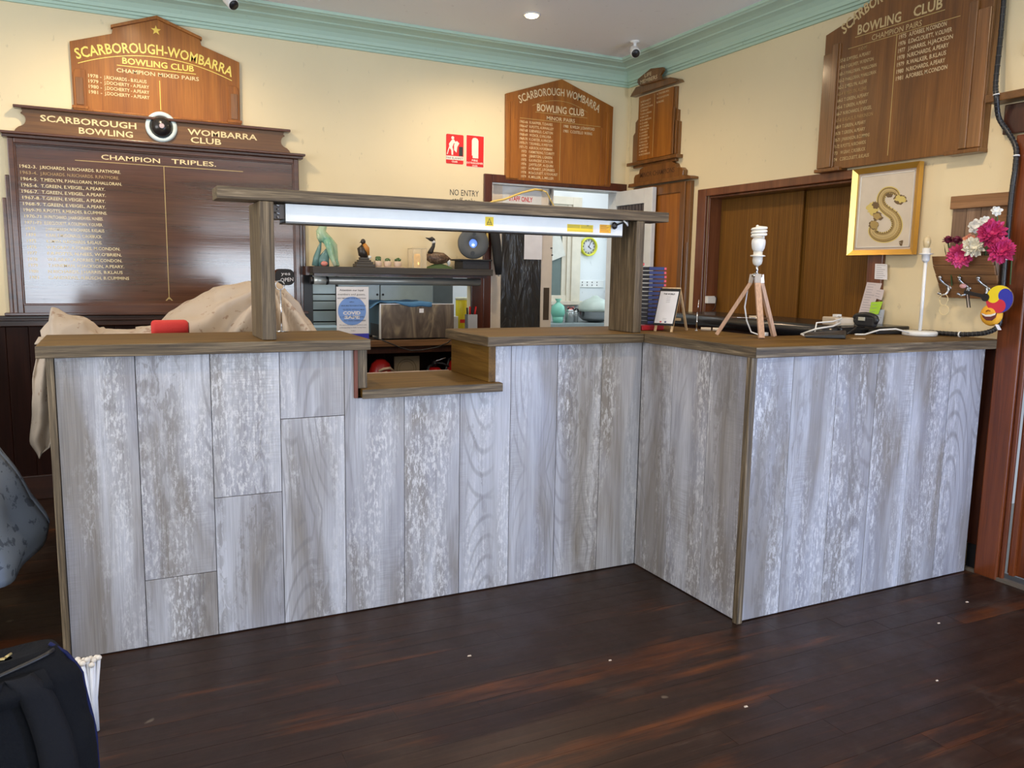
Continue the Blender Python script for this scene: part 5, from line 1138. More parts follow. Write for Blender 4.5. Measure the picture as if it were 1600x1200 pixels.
# front face leans back; feet near (0.10,0.06) and (0.14,0.0)
pL, pR = Vector((0.108, 0.070, TOP+0.001)), Vector((0.150, -0.008, TOP+0.001))
tilt = Vector((0.068, 0.036, 0.0)); hgt = 0.200
rgt = (pR-pL).normalized(); upv = Vector((tilt.x, tilt.y, hgt)).normalized(); nrm = rgt.cross(upv).normalized()
if nrm.x > 0: nrm = -nrm
wdt = (pR-pL).length
def EP(a, t, d): return pL + rgt*a + upv*t + nrm*d
class FE:
    def __call__(s, a, t, d=0.0): return EP(a, t, d)
fe = FE(); fe.n = nrm
for a in (0.0, wdt-0.008): B().fbox(fe, a, a+0.010, 0.0, 0.212, -0.008, 0.0).build('front_leg', 'pine', es, bevel=0.001)
B().fbox(fe, 0.0, wdt+0.002, 0.200, 0.213, -0.008, 0.001).build('top_bar', 'pine', es, bevel=0.001)
for a in (0.004, wdt-0.006):
    top = EP(a, 0.212, -0.006); foot = Vector((top.x+0.085, top.y+0.045, TOP+0.001)); B().bar(top, foot, 0.010, 0.008).build('back_leg', 'pine', es, bevel=0.001)
m1 = EP(0.004, 0.06, -0.01); m2 = EP(wdt-0.006, 0.06, -0.01)
B().bar(m1+Vector((0.075, 0.045, 0)), m2+Vector((0.075, 0.045, 0)), 0.004, 0.012).build('spreader', 'pine', es)
bk = B().fbox(fe, -0.008, wdt+0.004, 0.028, 0.206, 0.001, 0.004).build('black_board', 'blackmat', es, bevel=0.001)
cd = B().fbox(fe, -0.003, wdt-0.002, 0.038, 0.192, 0.004, 0.0048).build('card', 'paper', es)
class FE2:
    n = nrm
    def __call__(s, a, t, d=0.0): return EP(a, t, d)
text(FE2(), 'THE WORLD', 0.014, wdt-0.018, 0.176, 0.007, 0.0052, 'ink', es, bold=0.04)
b = B()
for q in (0.164, 0.155, 0.147, 0.139, 0.060, 0.053): b.fbox(fe, wdt*0.38, wdt*0.60, q, q+0.0014, 0.0048, 0.0052)
b.build('fine_print', flat('grey_ink', (0.35, 0.35, 0.36), 0.6), es, kind='stuff')
B().fbox(fe, wdt*0.26, wdt*0.36, 0.041, 0.048, 0.0048, 0.0053).build('social_icon', flat('icon_red', (0.6, 0.08, 0.12), 0.5), es)
B().fbox(fe, wdt*0.52, wdt*0.62, 0.041, 0.048, 0.0048, 0.0053).build('social_icon', flat('icon_blue', (0.02, 0.04, 0.16), 0.5), es)
rt = thing('red_tray', (0.17, 0.14, TOP), 'low glossy red tray behind the menu easel', 'tray')
B().box(0.075, 0.20, 0.115, 0.20, TOP+0.001, TOP+0.022).build('tray_body', flat('tray_red', (0.40, 0.01, 0.02), 0.3), rt, bevel=0.003)
an = thing('aerial', (0.331, 0.042, TOP), 'thin silver telescopic aerial standing on the bar beside the easel', 'aerial')
B().tube([(0.331, 0.042, TOP+0.001), (0.332, 0.042, 1.155)], 0.0032, 8).tube([(0.332, 0.042, 1.155), (0.338, 0.042, 1.215)], 0.0018, 8).build('rod', 'chrome', an)
B().lathe((0.331, 0.042, TOP+0.0006), [(0.010, 0), (0.010, 0.002), (0.004, 0.004), (0.001, 0.004)], 14).build('base', 'chrome', an)

# ================================================================== TRIPOD LAMP
tl = thing('tripod_lamp', (0.36, -0.31, TOP), 'wooden tripod table lamp without shade, white spiral bulb on top', 'lamp')
hub = Vector((0.362, -0.30, 1.335))
feet = [(0.292, -0.195), (0.283, -0.432), (0.445, -0.325), (0.40, -0.19)]
feet = [(0.255, -0.19), (0.292, -0.425), (0.452, -0.330)]
for i, (fx, fy) in enumerate(feet):
    d = Vector((fx-hub.x, fy-hub.y, 0)).normalized()
    p0 = Vector((fx, fy, TOP+0.002)); p1 = hub+d*0.022+Vector((0, 0, -0.035))
    B().bar(p0, p1, 0.024, 0.016, up=d).build('leg', 'beech', tl, bevel=0.001)
    B().bar(p1-(p1-p0).normalized()*0.002, hub+d*0.018+Vector((0, 0, 0.0)), 0.026, 0.018, up=d).build('leg_bracket', flat('bracket_steel', (0.42, 0.37, 0.34), 0.3, 0.6), tl, bevel=0.001)
mids = [Vector((fx, fy, TOP)).lerp(hub, 0.30) for fx, fy in feet]
b = B()
for i in range(3): b.tube([mids[i], (mids[0]+mids[1]+mids[2])/3], 0.002, 6)
b.build('spreader', 'chrome', tl)
B().lathe(hub+Vector((0, 0, -0.012)), [(0.024, 0), (0.024, 0.012), (0.012, 0.016), (0.006, 0.02)], 22).build('hub', 'chrome', tl)
B().tube([hub+Vector((0, 0, 0.005)), hub+Vector((0, 0, 0.042))], 0.0055, 12).build('stem', 'chrome', tl)
B().lathe(hub+Vector((0, 0, 0.036)), [(0.009, 0), (0.018, 0.008), (0.021, 0.022), (0.020, 0.038), (0.031, 0.040), (0.031, 0.044), (0.019, 0.046), (0.019, 0.062), (0.001, 0.062)], 24).build('lamp_holder', flat('holder_white', (0.72, 0.70, 0.64), 0.35), tl)
B().lathe(hub+Vector((0, 0, 0.098)), [(0.020, 0), (0.026, 0.012), (0.029, 0.032), (0.028, 0.046), (0.022, 0.054), (0.001, 0.055)], 24).build('bulb_base', 'whitep', tl)
pts = []
for i in range(70):
    t = i/69; a = t*3.4*2*PI; rr = 0.028 if t < 0.85 else 0.028*(1-(t-0.85)/0.15*0.75)
    pts.append(hub+Vector((rr*math.cos(a), rr*math.sin(a), 0.156+0.046*t)))
B().tube(pts, 0.0062, 8).build('spiral_bulb', flat('bulb_white', (0.85, 0.82, 0.74), 0.25), tl)
B().tube([hub+Vector((0.0, 0.012, -0.01)), hub+Vector((-0.018, 0.03, -0.06)), hub+Vector((-0.02, 0.04, -0.14)), hub+Vector((0.0, 0.045, -0.20)), (0.395, -0.25, 1.085), (0.42, -0.27, TOP+0.004), (0.43, -0.29, TOP+0.004)], 0.0032, 8).build('flex', 'whitep', tl)
B().box(0.425, 0.445, -0.305, -0.285, TOP+0.001, TOP+0.016).build('plug', 'whitep', tl, bevel=0.002)

# ================================================================== RIGHT END OF THE BAR
wlp = thing('table_lamp', (1.215, -0.46, TOP), 'slim white table lamp without shade, clear bulb, beside the flower rack', 'lamp')
B().lathe((1.213, -0.46, TOP+0.0005), [(0.070, 0), (0.074, 0.003), (0.074, 0.018), (0.070, 0.021), (0.001, 0.021)], 36).build('base', 'whitep', wlp)
B().tube([(1.213, -0.46, TOP+0.02), (1.212, -0.46, 1.415)], 0.0075, 14).build('pole', 'whitep', wlp)
B().lathe((1.211, -0.46, 1.405), [(0.010, 0), (0.017, 0.008), (0.018, 0.032), (0.030, 0.034), (0.030, 0.038), (0.017, 0.040), (0.017, 0.062), (0.001, 0.062)], 24).build('lamp_holder', 'whitep', wlp)
B().lathe((1.210, -0.46, 1.467), [(0.009, 0), (0.014, 0.012), (0.017, 0.028), (0.014, 0.045), (0.001, 0.055)], 20).build('bulb', flat('clear_amber_bulb', (0.62, 0.50, 0.30), 0.1), wlp)
B().tube([(1.14, -0.46, 1.085), (1.09, -0.43, 1.10), (1.02, -0.40, 1.095), (0.95, -0.38, TOP+0.004), (0.90, -0.37, TOP+0.004)], 0.0038, 8).build('flex', 'whitep', wlp)

tbk = thing('padded_bench', (1.1, 0.3, 0), 'long black bench top with rolled edge behind the bar below the brown hatch', 'bench')
B().tube([(0.90, 1.15, 1.072), (0.90, 0.3, 1.072), (0.905, -0.20, 1.070), (0.925, -0.26, 1.068)], 0.036, 16).build('rolled_edge', flat('black_vinyl', (0.014, 0.014, 0.016), 0.25), tbk)
B().box(0.905, 1.372, -0.285, 1.15, 1.035, 1.100).build('top', flat('black_vinyl', (0.014, 0.014, 0.016), 0.25), tbk, bevel=0.006)
b = B(); b.box(0.95, 1.37, -0.24, 1.12, 0.0, 1.035); b.build('cupboard', 'jambdark', tbk)
ch = tag(B().fbox(Fr((1.382, 0, 0), (0, -1, 0), (-1, 0, 0)), -1.255, -1.20, 1.150, 1.198, 0, 0.0).build('x', 'whitep'), 'x', 'x'); bpy.data.objects.remove(ch)
so = thing('plug_adaptor', (1.40, 1.30, 1.15), 'white plug-in adaptor with a black lead on the left jamb of the hatch', 'socket')
FJ = Fr((0, 1.285, 0), (1, 0, 0), (0, -1, 0))
B().fbox(FJ, 1.40, 1.47, 1.148, 1.196, 0.0005, 0.03).build('adaptor', 'whitep', so, bevel=0.003)
B().tube([(1.455, 1.25, 1.197), (1.465, 1.245, 1.185), (1.465, 1.25, 1.15), (1.45, 1.24, 1.12), (1.40, 1.20, 1.105)], 0.003, 8).build('lead', 'black', so)

pb = thing('power_board', (1.02, -0.16, 1.10), 'cream power board with plugs lying on the black bench', 'power board')
B().hexa([(0.96, -0.20, 1.1005), (1.06, -0.23, 1.1005), (1.09, -0.12, 1.1005), (0.99, -0.09, 1.1005), (0.96, -0.20, 1.14), (1.06, -0.23, 1.14), (1.09, -0.12, 1.14), (0.99, -0.09, 1.14)]).build('housing', flat('cream_plastic', (0.62, 0.52, 0.40), 0.45), pb, bevel=0.005)
B().box(0.975, 1.005, -0.195, -0.165, 1.1405, 1.155).build('plug', 'whitep', pb, bevel=0.003)
B().tube([(0.98, -0.20, 1.13), (0.90, -0.28, 1.12), (0.80, -0.33, 1.11), (0.70, -0.33, 1.10), (0.62, -0.32, TOP+0.006), (0.60, -0.36, TOP+0.004)], 0.0042, 8).build('lead', 'whitep', pb)
B().tube([(0.99, -0.20, 1.145), (0.92, -0.27, 1.14), (0.82, -0.31, 1.13), (0.72, -0.31, 1.125), (0.69, -0.33, TOP+0.004), (0.70, -0.36, TOP+0.004)], 0.0035, 8).build('lead', 'whitep', pb)
gg = thing('headset', (1.06, -0.30, 1.10), 'black bulky headset-like coil with a pale label resting on the black bench', 'headset')
B().tube([Vector((1.06+0.0*math.cos(a*PI/8), -0.285+0.062*math.cos(a*PI/8), 1.136+0.022*math.sin(a*PI/8))) for a in range(17)], 0.013, 10).build('band', 'black', gg)
B().box(1.045, 1.075, -0.345, -0.235, 1.101, 1.150).build('shell', 'blackmat', gg, bevel=0.010)
B().box(1.040, 1.045, -0.295, -0.260, 1.130, 1.146).build('pale_label', flat('label_grey', (0.5, 0.5, 0.42), 0.5), gg)
B().tube([(1.03, -0.25, 1.11), (0.98, -0.31, 1.105), (0.93, -0.33, 1.09), (0.88, -0.34, TOP+0.004)], 0.004, 8).build('lead', 'black', gg)
ph = thing('tablet', (0.60, -0.44, TOP), 'flat black tablet lying on the bar between the two lamps', 'tablet')
B().hexa([(0.535, -0.43, TOP+0.001), (0.66, -0.53, TOP+0.001), (0.80, -0.41, TOP+0.001), (0.655, -0.33, TOP+0.001), (0.53, -0.42, TOP+0.012), (0.655, -0.525, TOP+0.020), (0.80, -0.405, TOP+0.028), (0.655, -0.325, TOP+0.016)]).build('body', 'black', ph, bevel=0.004)
tag(B().hexa([(0.70, -0.535, TOP+0.001), (0.755, -0.55, TOP+0.001), (0.765, -0.525, TOP+0.001), (0.71, -0.51, TOP+0.001), (0.70, -0.535, TOP+0.003), (0.755, -0.55, TOP+0.003), (0.765, -0.525, TOP+0.003), (0.71, -0.51, TOP+0.003)]).build('wood_chip', 'pine'), 'tiny pale wooden tag beside the black tablet', 'tag')
rm = tag(B().hexa([(1.05, -0.36, TOP+0.001), (1.28, -0.40, TOP+0.001), (1.29, -0.335, TOP+0.001), (1.06, -0.305, TOP+0.001), (1.05, -0.36, TOP+0.018), (1.28, -0.40, TOP+0.018), (1.29, -0.335, TOP+0.018), (1.06, -0.305, TOP+0.018)]).build('remote_control', 'black', bevel=0.003), 'slim black remote lying behind the white table lamp', 'remote')
tag(B().tube([(0.93, 0.35, 1.111), (0.97, 0.31, 1.111)], 0.010, 10).build('charger_plug', flat('cream_plastic', (0.62, 0.52, 0.40), 0.45)), 'small cream charger plug lying on the black padded bench left of the tripod lamp', 'plug')
M['creamp'] = flat('cream_plastic', (0.62, 0.52, 0.40), 0.45)
wc = thing('lead_connector', (0.39, 0.02, TOP), 'cream two-piece lead connector on the bar beside the silver aerial', 'plug')
B().tube([(0.36, 0.045, TOP+0.009), (0.395, 0.015, TOP+0.009)], 0.008, 10).build('plug_body', 'creamp', wc)
B().tube([(0.40, 0.01, TOP+0.009), (0.425, -0.01, TOP+0.009)], 0.008, 10).build('plug_body', 'creamp', wc)

# notes taped on the right edge of the hatch
def note(pts, mat, label, d0):
    o = B().prism(FR, [(-p[0], p[1]) for p in pts], d0, d0+0.0012).build('paper_note', mat); tag(o, label, 'note', 'notes taped beside the hatch'); return o
M['pinkpaper'] = flat('pinkish_paper', (0.66, 0.58, 0.58), 0.7); M['greenpaper'] = flat('lime_paper', (0.42, 0.72, 0.05), 0.6)
def lines(o, p0, p1, p2, p3, n, dd):
    b = B()
    for i in range(n):
        t = (i+0.8)/(n+0.6); A_ = Vector(p0).lerp(Vector(p3), t); C_ = Vector(p1).lerp(Vector(p2), t); a = A_.lerp(C_, 0.12); c = A_.lerp(C_, random.uniform(0.5, 0.9))
        b.prism(FR, [(-a[0], a[1]), (-a[0], a[1]+0.0018), (-c[0], c[1]+0.0018), (-c[0], c[1])], dd, dd+0.0004)
    b.build('handwriting', flat('pen_grey', (0.28, 0.26, 0.3), 0.7), o, kind='stuff')
q = [(-0.051, 1.402), (-0.123, 1.399), (-0.130, 1.322), (-0.054, 1.325)]
lines(note(q, 'paper', 'white square note with handwriting, topmost on the hatch edge', 0.024), *q, 7, 0.0254)
q = [(-0.033, 1.17), (-0.128, 1.172), (-0.115, 1.045), (-0.033, 1.042)]
lines(note(q, flat('blue_paper', (0.45, 0.50, 0.58), 0.7), 'pale blue-white long note, lowest on the hatch edge', 0.0235), *q, 8, 0.0249)
q = [(-0.012, 1.308), (-0.102, 1.303), (-0.048, 1.139), (0.028, 1.141)]
lines(note(q, 'pinkpaper', 'long slanting pinkish receipt on the hatch edge', 0.026), *q, 12, 0.0274)
q = [(-0.074, 1.276), (-0.120, 1.271), (-0.110, 1.219), (-0.059, 1.231)]
lines(note(q, 'pinkpaper', 'small torn pale note overlapping the slanting receipt', 0.028), *q, 3, 0.0294)
q = [(-0.049, 1.207), (-0.118, 1.213), (-0.097, 1.148), (-0.040, 1.142)]
lines(note(q, 'greenpaper', 'bright lime green sticky note on the hatch edge', 0.029), *q, 3, 0.0304)

# ================================================================== DRAGON PICTURE
dp = thing('framed_picture', FR(0.085, 1.44, 0.03), 'gold-framed picture of a golden creature curled like an S with a butterfly', 'picture')
D0 = 0.024
s0, s1, t0, t1 = -0.108, 0.283, 1.445, 1.882
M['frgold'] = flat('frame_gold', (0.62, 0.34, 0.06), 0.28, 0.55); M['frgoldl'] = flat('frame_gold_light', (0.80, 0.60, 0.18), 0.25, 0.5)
wd = 0.026
def quad(pa, pb, pc, pd, mb): i = len(mb.v); mb.v += [Vector(p) for p in (pa, pb, pc, pd)]; mb.face((i, i+1, i+2, i+3))
def frame_side(c0, c1, i0, i1, mat, nm):
    b = B(); O0, O1, I0, I1 = FR(*c0, D0), FR(*c1, D0), FR(*i0, D0), FR(*i1, D0); h1, h2 = FR.n*0.030, FR.n*0.016
    b.hexa([O0, O1, I1, I0, O0+h1, O1+h1, I1+h2, I0+h2]); b.build(nm, mat, dp)
O = [(s0, t0), (s1, t0), (s1, t1), (s0, t1)]; I = [(s0+wd, t0+wd), (s1-wd, t0+wd), (s1-wd, t1-wd), (s0+wd, t1-wd)]
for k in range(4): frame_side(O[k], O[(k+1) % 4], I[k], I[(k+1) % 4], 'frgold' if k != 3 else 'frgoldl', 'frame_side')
B().fbox(FR, s0+wd, s1-wd, t0+wd, t1-wd, D0, D0+0.006).build('mat_board', flat('pale_mat', (0.55, 0.47, 0.40), 0.7), dp)
b = B(); mi = 0.012
for a, e, p, q_ in ((s0+wd+mi, s0+wd+mi+0.003, t0+wd+mi, t1-wd-mi), (s1-wd-mi-0.003, s1-wd-mi, t0+wd+mi, t1-wd-mi), (s0+wd+mi, s1-wd-mi, t0+wd+mi, t0+wd+mi+0.003), (s0+wd+mi, s1-wd-mi, t1-wd-mi-0.003, t1-wd-mi)): b.fbox(FR, a, e, p, q_, D0+0.006, D0+0.010)
b.build('inner_bevel', 'whitep', dp)
art = B().fbox(FR, s0+wd+mi+0.003, s1-wd-mi-0.003, t0+wd+mi+0.003, t1-wd-mi-0.003, D0+0.006, D0+0.0068).build('art_paper', flat('art_cream', (0.66, 0.58, 0.47), 0.7), dp)
cs, ctt = 0.090, 1.655
def AP(px, py, d=0.0):   # px,py in the 900x1200 study of the picture -> s,t
    return (-0.108 + (px-130+ (py-120)*0.045)/ (850-90) * 0.391, 1.882 - (py - 120 + (px-130)*0.115)/990*0.437)
spine = [(640, 400), (610, 365), (555, 345), (490, 360), (450, 410), (440, 470), (465, 530), (520, 575), (590, 620), (630, 680), (635, 750), (600, 820), (540, 860), (470, 875), (400, 860), (360, 820), (365, 770)]
rad = [8, 20, 26, 30, 32, 34, 38, 42, 44, 46, 48, 48, 46, 44, 42, 40, 34]
gcre = flat('creature_gold', (0.42, 0.29, 0.10), 0.5); gdk = flat('creature_dark', (0.16, 0.10, 0.045), 0.6); gye = flat('halo_yellow', (0.66, 0.52, 0.16), 0.7)
def ribbon(pts, rr, d0, d1, mat, nm, par):
    b = B(); L_, R_ = [], []
    for i, p in enumerate(pts):
        a = Vector(pts[max(0, i-1)]); c = Vector(pts[min(len(pts)-1, i+1)]); t = (c-a).normalized(); n_ = Vector((-t.y, t.x))
        L_.append(AP(p[0]+n_.x*rr[i], p[1]+n_.y*rr[i])); R_.append(AP(p[0]-n_.x*rr[i], p[1]-n_.y*rr[i]))
    for i in range(len(pts)-1):
        k = len(b.v); b.v += [FR(*L_[i], d1), FR(*L_[i+1], d1), FR(*R_[i+1], d1), FR(*R_[i], d1)]; b.face((k, k+1, k+2, k+3))
    return b.build(nm, mat, par)
def dense(p, n=4):
    out = []
    for i in range(len(p)-1):
        p0 = p[max(0, i-1)]; p1 = p[i]; p2 = p[i+1]; p3 = p[min(len(p)-1, i+2)]
        for k in range(n):
            t = k/n; out.append(tuple(0.5*((2*p1[j]) + (-p0[j]+p2[j])*t + (2*p0[j]-5*p1[j]+4*p2[j]-p3[j])*t*t + (-p0[j]+3*p1[j]-3*p2[j]+p3[j])*t**3) for j in range(len(p1))))
    out.append(tuple(p[-1])); return out
sp3 = dense([(a[0], a[1], r) for a, r in zip(spine, rad)])
ribbon([q[:2] for q in sp3], [q[2]+16 for q in sp3], 0, D0+0.0071, gye, 'drawn_halo', art)
ribbon([q[:2] for q in sp3], [q[2]+4 for q in sp3], 0, D0+0.0074, gdk, 'drawn_outline', art)
ribbon([q[:2] for q in sp3], [q[2]-3 for q in sp3], 0, D0+0.0077, gcre, 'drawn_body', art)
ribbon([(q[0]-q[2]*0.12, q[1]-q[2]*0.12) for q in sp3], [q[2]*0.5 for q in sp3], 0, D0+0.0079, flat('creature_light', (0.58, 0.44, 0.20), 0.5), 'drawn_highlight', art)  # pale highlight painted along the creature's body in the drawing
b = B()
for i in range(2, len(sp3)-3, 2):
    a, c_ = sp3[i], sp3[i+1]; t = Vector((c_[0]-a[0], c_[1]-a[1])).normalized(); k = len(b.v); sd = 1 if i < 34 else -1
    P_ = lambda along, out: FR(*AP(a[0]+t.x*along+t.y*out*sd, a[1]+t.y*along-t.x*out*sd), D0+0.0076)
    b.v += [P_(-9, a[2]-2), P_(9, a[2]-2), P_(-4, a[2]+24)]; b.face((k, k+1, k+2))
b.build('drawn_spines', gdk, art, kind='stuff')
def blob(cx_, cy_, rx, ry, mat, nm, d, seed, spiky=0.25):
    random.seed(seed); n = 22; pts = [AP(cx_+rx*(1+random.uniform(-spiky, spiky))*math.cos(2*PI*i/n), cy_-ry*(1+random.uniform(-spiky, spiky))*math.sin(2*PI*i/n)) for i in range(n)]
    b = B(); b.v += [FR(*p, d) for p in pts]; b.face(range(n)); return b.build(nm, mat, art)
blob(665, 440, 72, 50, gdk, 'drawn_tail_fin', D0+0.0078, 3, 0.3); blob(670, 438, 60, 38, gye, 'drawn_tail_fin', D0+0.0080, 4, 0.35); blob(535, 400, 40, 22, gdk, 'drawn_claw', D0+0.0080, 5)
blob(345, 560, 62, 72, gye, 'drawn_mane', D0+0.0079, 6, 0.35); blob(385, 520, 38, 45, gdk, 'drawn_mane', D0+0.0080, 7, 0.3); blob(410, 640, 62, 50, gdk, 'drawn_mane', D0+0.0081, 8, 0.3); blob(405, 640, 48, 36, gcre, 'drawn_mane', D0+0.0082, 9, 0.3)
blob(370, 740, 58, 52, gdk, 'drawn_head', D0+0.0083, 10, 0.15); blob(375, 738, 50, 44, gcre, 'drawn_head', D0+0.0084, 11, 0.15)
b = B(); random.seed(5)
for i, q in enumerate(sp3[4:-4]):
    for s_ in (-0.5, 0, 0.5):
        a = sp3[4+i]; c = sp3[5+i]; t = Vector((c[0]-a[0], c[1]-a[1])).normalized(); p = (a[0]-t.y*a[2]*s_*1.4, a[1]+t.x*a[2]*s_*1.4); k = len(b.v)
        b.v += [FR(*AP(p[0]-5, p[1]+3), D0+0.0081), FR(*AP(p[0]+5, p[1]+3), D0+0.0081), FR(*AP(p[0], p[1]-6), D0+0.0081)]; b.face((k, k+1, k+2))
b.build('drawn_scale', gdk, art, kind='stuff')
bf = B()
for w_ in ([(660, 905), (700, 885), (712, 890), (705, 925)], [(665, 915), (705, 925), (700, 950), (680, 950)]):
    k = len(bf.v); bf.v += [FR(*AP(*p), D0+0.0078) for p in w_]; bf.face((k, k+1, k+2, k+3))
bf.build('drawn_butterfly', gdk, art)

# ================================================================== FLOWER RACK
rk = thing('letter_rack', FR(0.57, 1.24, 0.05), 'rustic pallet-wood wall rack with a pocket and three metal coat hooks', 'rack')
B().fbox(FR, 0.440, 0.726, 1.648, 1.706, 0.010, 0.030).build('top_board', 'pallet', rk, bevel=0.003)
for i in range(4): B().fbox(FR, 0.445+i*0.0695, 0.445+(i+1)*0.0695-0.002, 1.25, 1.650, 0.001, 0.014).build('back_slat', 'palletv' if i < 3 else 'pallet', rk, bevel=0.002)
def pocket(t, d): return d
FRp = FR
def slat(t0_, t1_, d0_, d1_, a0, a1, a2, a3, mat):
    b = B(); th = 0.012
    b.hexa([FR(a0, t0_, d0_), FR(a1, t0_, d0_), FR(a1, t0_, d0_-th), FR(a0, t0_, d0_-th), FR(a2, t1_, d1_), FR(a3, t1_, d1_), FR(a3, t1_, d1_-th), FR(a2, t1_, d1_-th)]); return b.build('pocket_slat', mat, rk, bevel=0.002)
prs = [(1.392, 1.432, 0.110, 0.120), (1.350, 1.391, 0.086, 0.109), (1.310, 1.349, 0.062, 0.085), (1.245, 1.309, 0.030, 0.061)]
for i, (a, e, d0_, d1_) in enumerate(prs):
    w0 = 0.444-0.006+0.018*0; slat(a, e, d0_, d1_, 0.438, 0.722, 0.436, 0.728, 'pallet')
for s_ in (0.432, 0.716):
    b = B(); b.prism(Fr(FR(s_, 0, 0), (-1, 0, 0), (0, -1, 0)), [(0.001, 1.25), (0.020, 1.25), (0.107, 1.431), (0.001, 1.431)], 0.0, 0.006); b.build('pocket_cheek', 'palletv', rk)
def hook(s_, t_):
    d_ = 0.045; p = lambda a, t, d: FR(s_+a, t, d)
    B().tube([p(-0.012, t_+0.045, d_+0.045), p(-0.013, t_+0.036, d_+0.043), p(-0.004, t_+0.022, d_+0.030), p(0.008, t_+0.008, d_+0.012), p(0.012, t_-0.010, d_+0.010), p(0.008, t_-0.026, d_+0.018), p(-0.004, t_-0.034, d_+0.032), p(-0.013, t_-0.026, d_+0.040)], [0.0075, 0.005, 0.005, 0.007, 0.007, 0.005, 0.005, 0.006], 10).build('coat_hook', 'steel', rk)
    B().ball(p(-0.012, t_+0.047, d_+0.045), 0.009, 10, 7).ball(p(-0.014, t_-0.026, d_+0.041), 0.007, 10, 7).build('hook_knob', 'steel', rk)
    B().lathe(p(0.010, t_, d_-0.012), [(0.012, 0), (0.012, 0.022), (0.001, 0.024)], 14, FR.n).build('hook_plate', 'steel', rk)
for s_ in (0.478, 0.573, 0.662): hook(s_, 1.290)

def petals(mb, c, n_, layers, r, seed, ax, wid=0.2):
    """a double flower: layers of separate pointed petals round an axis, inner ones standing up"""
    random.seed(seed); ax = Vector(ax).normalized(); a1 = ax.orthogonal().normalized(); a2 = ax.cross(a1); c = Vector(c)
    for L in range(layers):
        f = (L+1)/layers; k = max(5, int(n_*(0.35+0.65*f))); el = (1-f)*1.25-0.12
        for i in range(k):
            th = 2*PI*(i+0.5*L)/k + random.uniform(-0.15, 0.15); dr = (a1*math.cos(th)+a2*math.sin(th)); side = ax.cross(dr); e_ = el+random.uniform(-0.15, 0.15)
            ln = r*(0.62+0.38*f)*random.uniform(0.82, 1.08); w_ = ln*wid*(1.25-0.3*f)
            q = lambda u, v, h: c + dr*(ln*u*math.cos(e_)) + ax*(ln*u*math.sin(e_)+h*r) + side*(w_*v)
            e = len(mb.v); mb.v += [q(0.08, 0, 0), q(0.55, -1.0, 0.09), q(0.55, 0, 0.0), q(0.55, 1.0, 0.09), q(0.85, -0.7, 0.10), q(0.85, 0.7, 0.10), q(0.88, 0, 0.03), q(1.0, 0, 0.07)]
            for t in ((0, 1, 2), (0, 2, 3), (1, 4, 6, 2), (2, 6, 5, 3), (4, 7, 6), (6, 7, 5)): mb.face([e+z for z in t], False)
    return mb
def flower(nm, loc, r, mat, label, ax=(-1, -0.75, 0.25), n_=16, layers=5, seed=1, stem_to=None, cat='flower', group='artificial flowers in the wall rack', wid=0.17, core=None):
    t = thing(nm, loc, label, cat, group)
    petals(B(), loc, n_, layers, r, seed, ax, wid=wid).build('petals', mat, t, kind='stuff')
    B().ball(Vector(loc)-Vector(ax).normalized()*0.004, (r*0.28,)*3, 10, 6).build('flower_centre', core or mat, t)
    st_ = stem_to or (loc[0]+0.06, loc[1]+0.02, 1.30)
    B().tube([Vector(loc)-Vector(ax).normalized()*0.008, (1.325, loc[1]+0.01, max(1.455, loc[2]-0.03)), (1.345, loc[1]+0.02, 1.40), (1.35, loc[1]+0.02, 1.31)], 0.0028, 6).build('stem', 'stemgreen', t)
M['stemgreen'] = flat('stem_green', (0.08, 0.14, 0.05), 0.6)
M['mag'] = flat('magenta_petal', (0.56, 0.035, 0.16), 0.55); M['mag2'] = flat('magenta_petal_light', (0.68, 0.07, 0.22), 0.55)
M['petwhite'] = flat('cream_petal', (0.82, 0.78, 0.64), 0.55); M['petwhite2'] = flat('white_petal', (0.80, 0.80, 0.76), 0.55); M['peach'] = flat('peach_petal', (0.80, 0.36, 0.22), 0.55); M['plum'] = flat('plum_petal', (0.16, 0.012, 0.05), 0.5)
flower('dahlia', (1.262, -0.728, 1.527), 0.062, 'mag', 'large magenta dahlia, uppermost on the right of the flower rack', seed=1, n_=20, layers=6)
flower('dahlia', (1.235, -0.790, 1.452), 0.060, 'mag', 'large magenta dahlia, furthest right over the black cable', seed=2, n_=20, layers=6)
flower('dahlia', (1.235, -0.610, 1.432), 0.058, 'mag2', 'large magenta dahlia hanging lowest over the rack pocket', seed=3, ax=(-1, -0.6, -0.1), n_=20, layers=6)
flower('chrysanthemum', (1.225, -0.672, 1.468), 0.048, 'petwhite', 'round cream-white flower in the centre of the bunch', seed=4, n_=20, layers=7)
flower('rose', (1.275, -0.618, 1.502), 0.030, 'peach', 'small peach flower left of the cream-white one', seed=5, n_=10, layers=4, wid=0.34)
flower('white_blossom', (1.275, -0.640, 1.560), 0.034, 'petwhite2', 'white loose blossom above the peach flower', seed=6, n_=8, layers=3, wid=0.34)
flower('white_blossom', (1.285, -0.672, 1.580), 0.026, 'petwhite2', 'small white blossom between the dahlias and the loose blossom', seed=7, n_=8, layers=3, wid=0.34)
flower('white_blossom', (1.300, -0.712, 1.622), 0.024, 'petwhite2', 'tiny white blossom spray at the very top of the bunch', seed=8, n_=7, layers=3, wid=0.34)
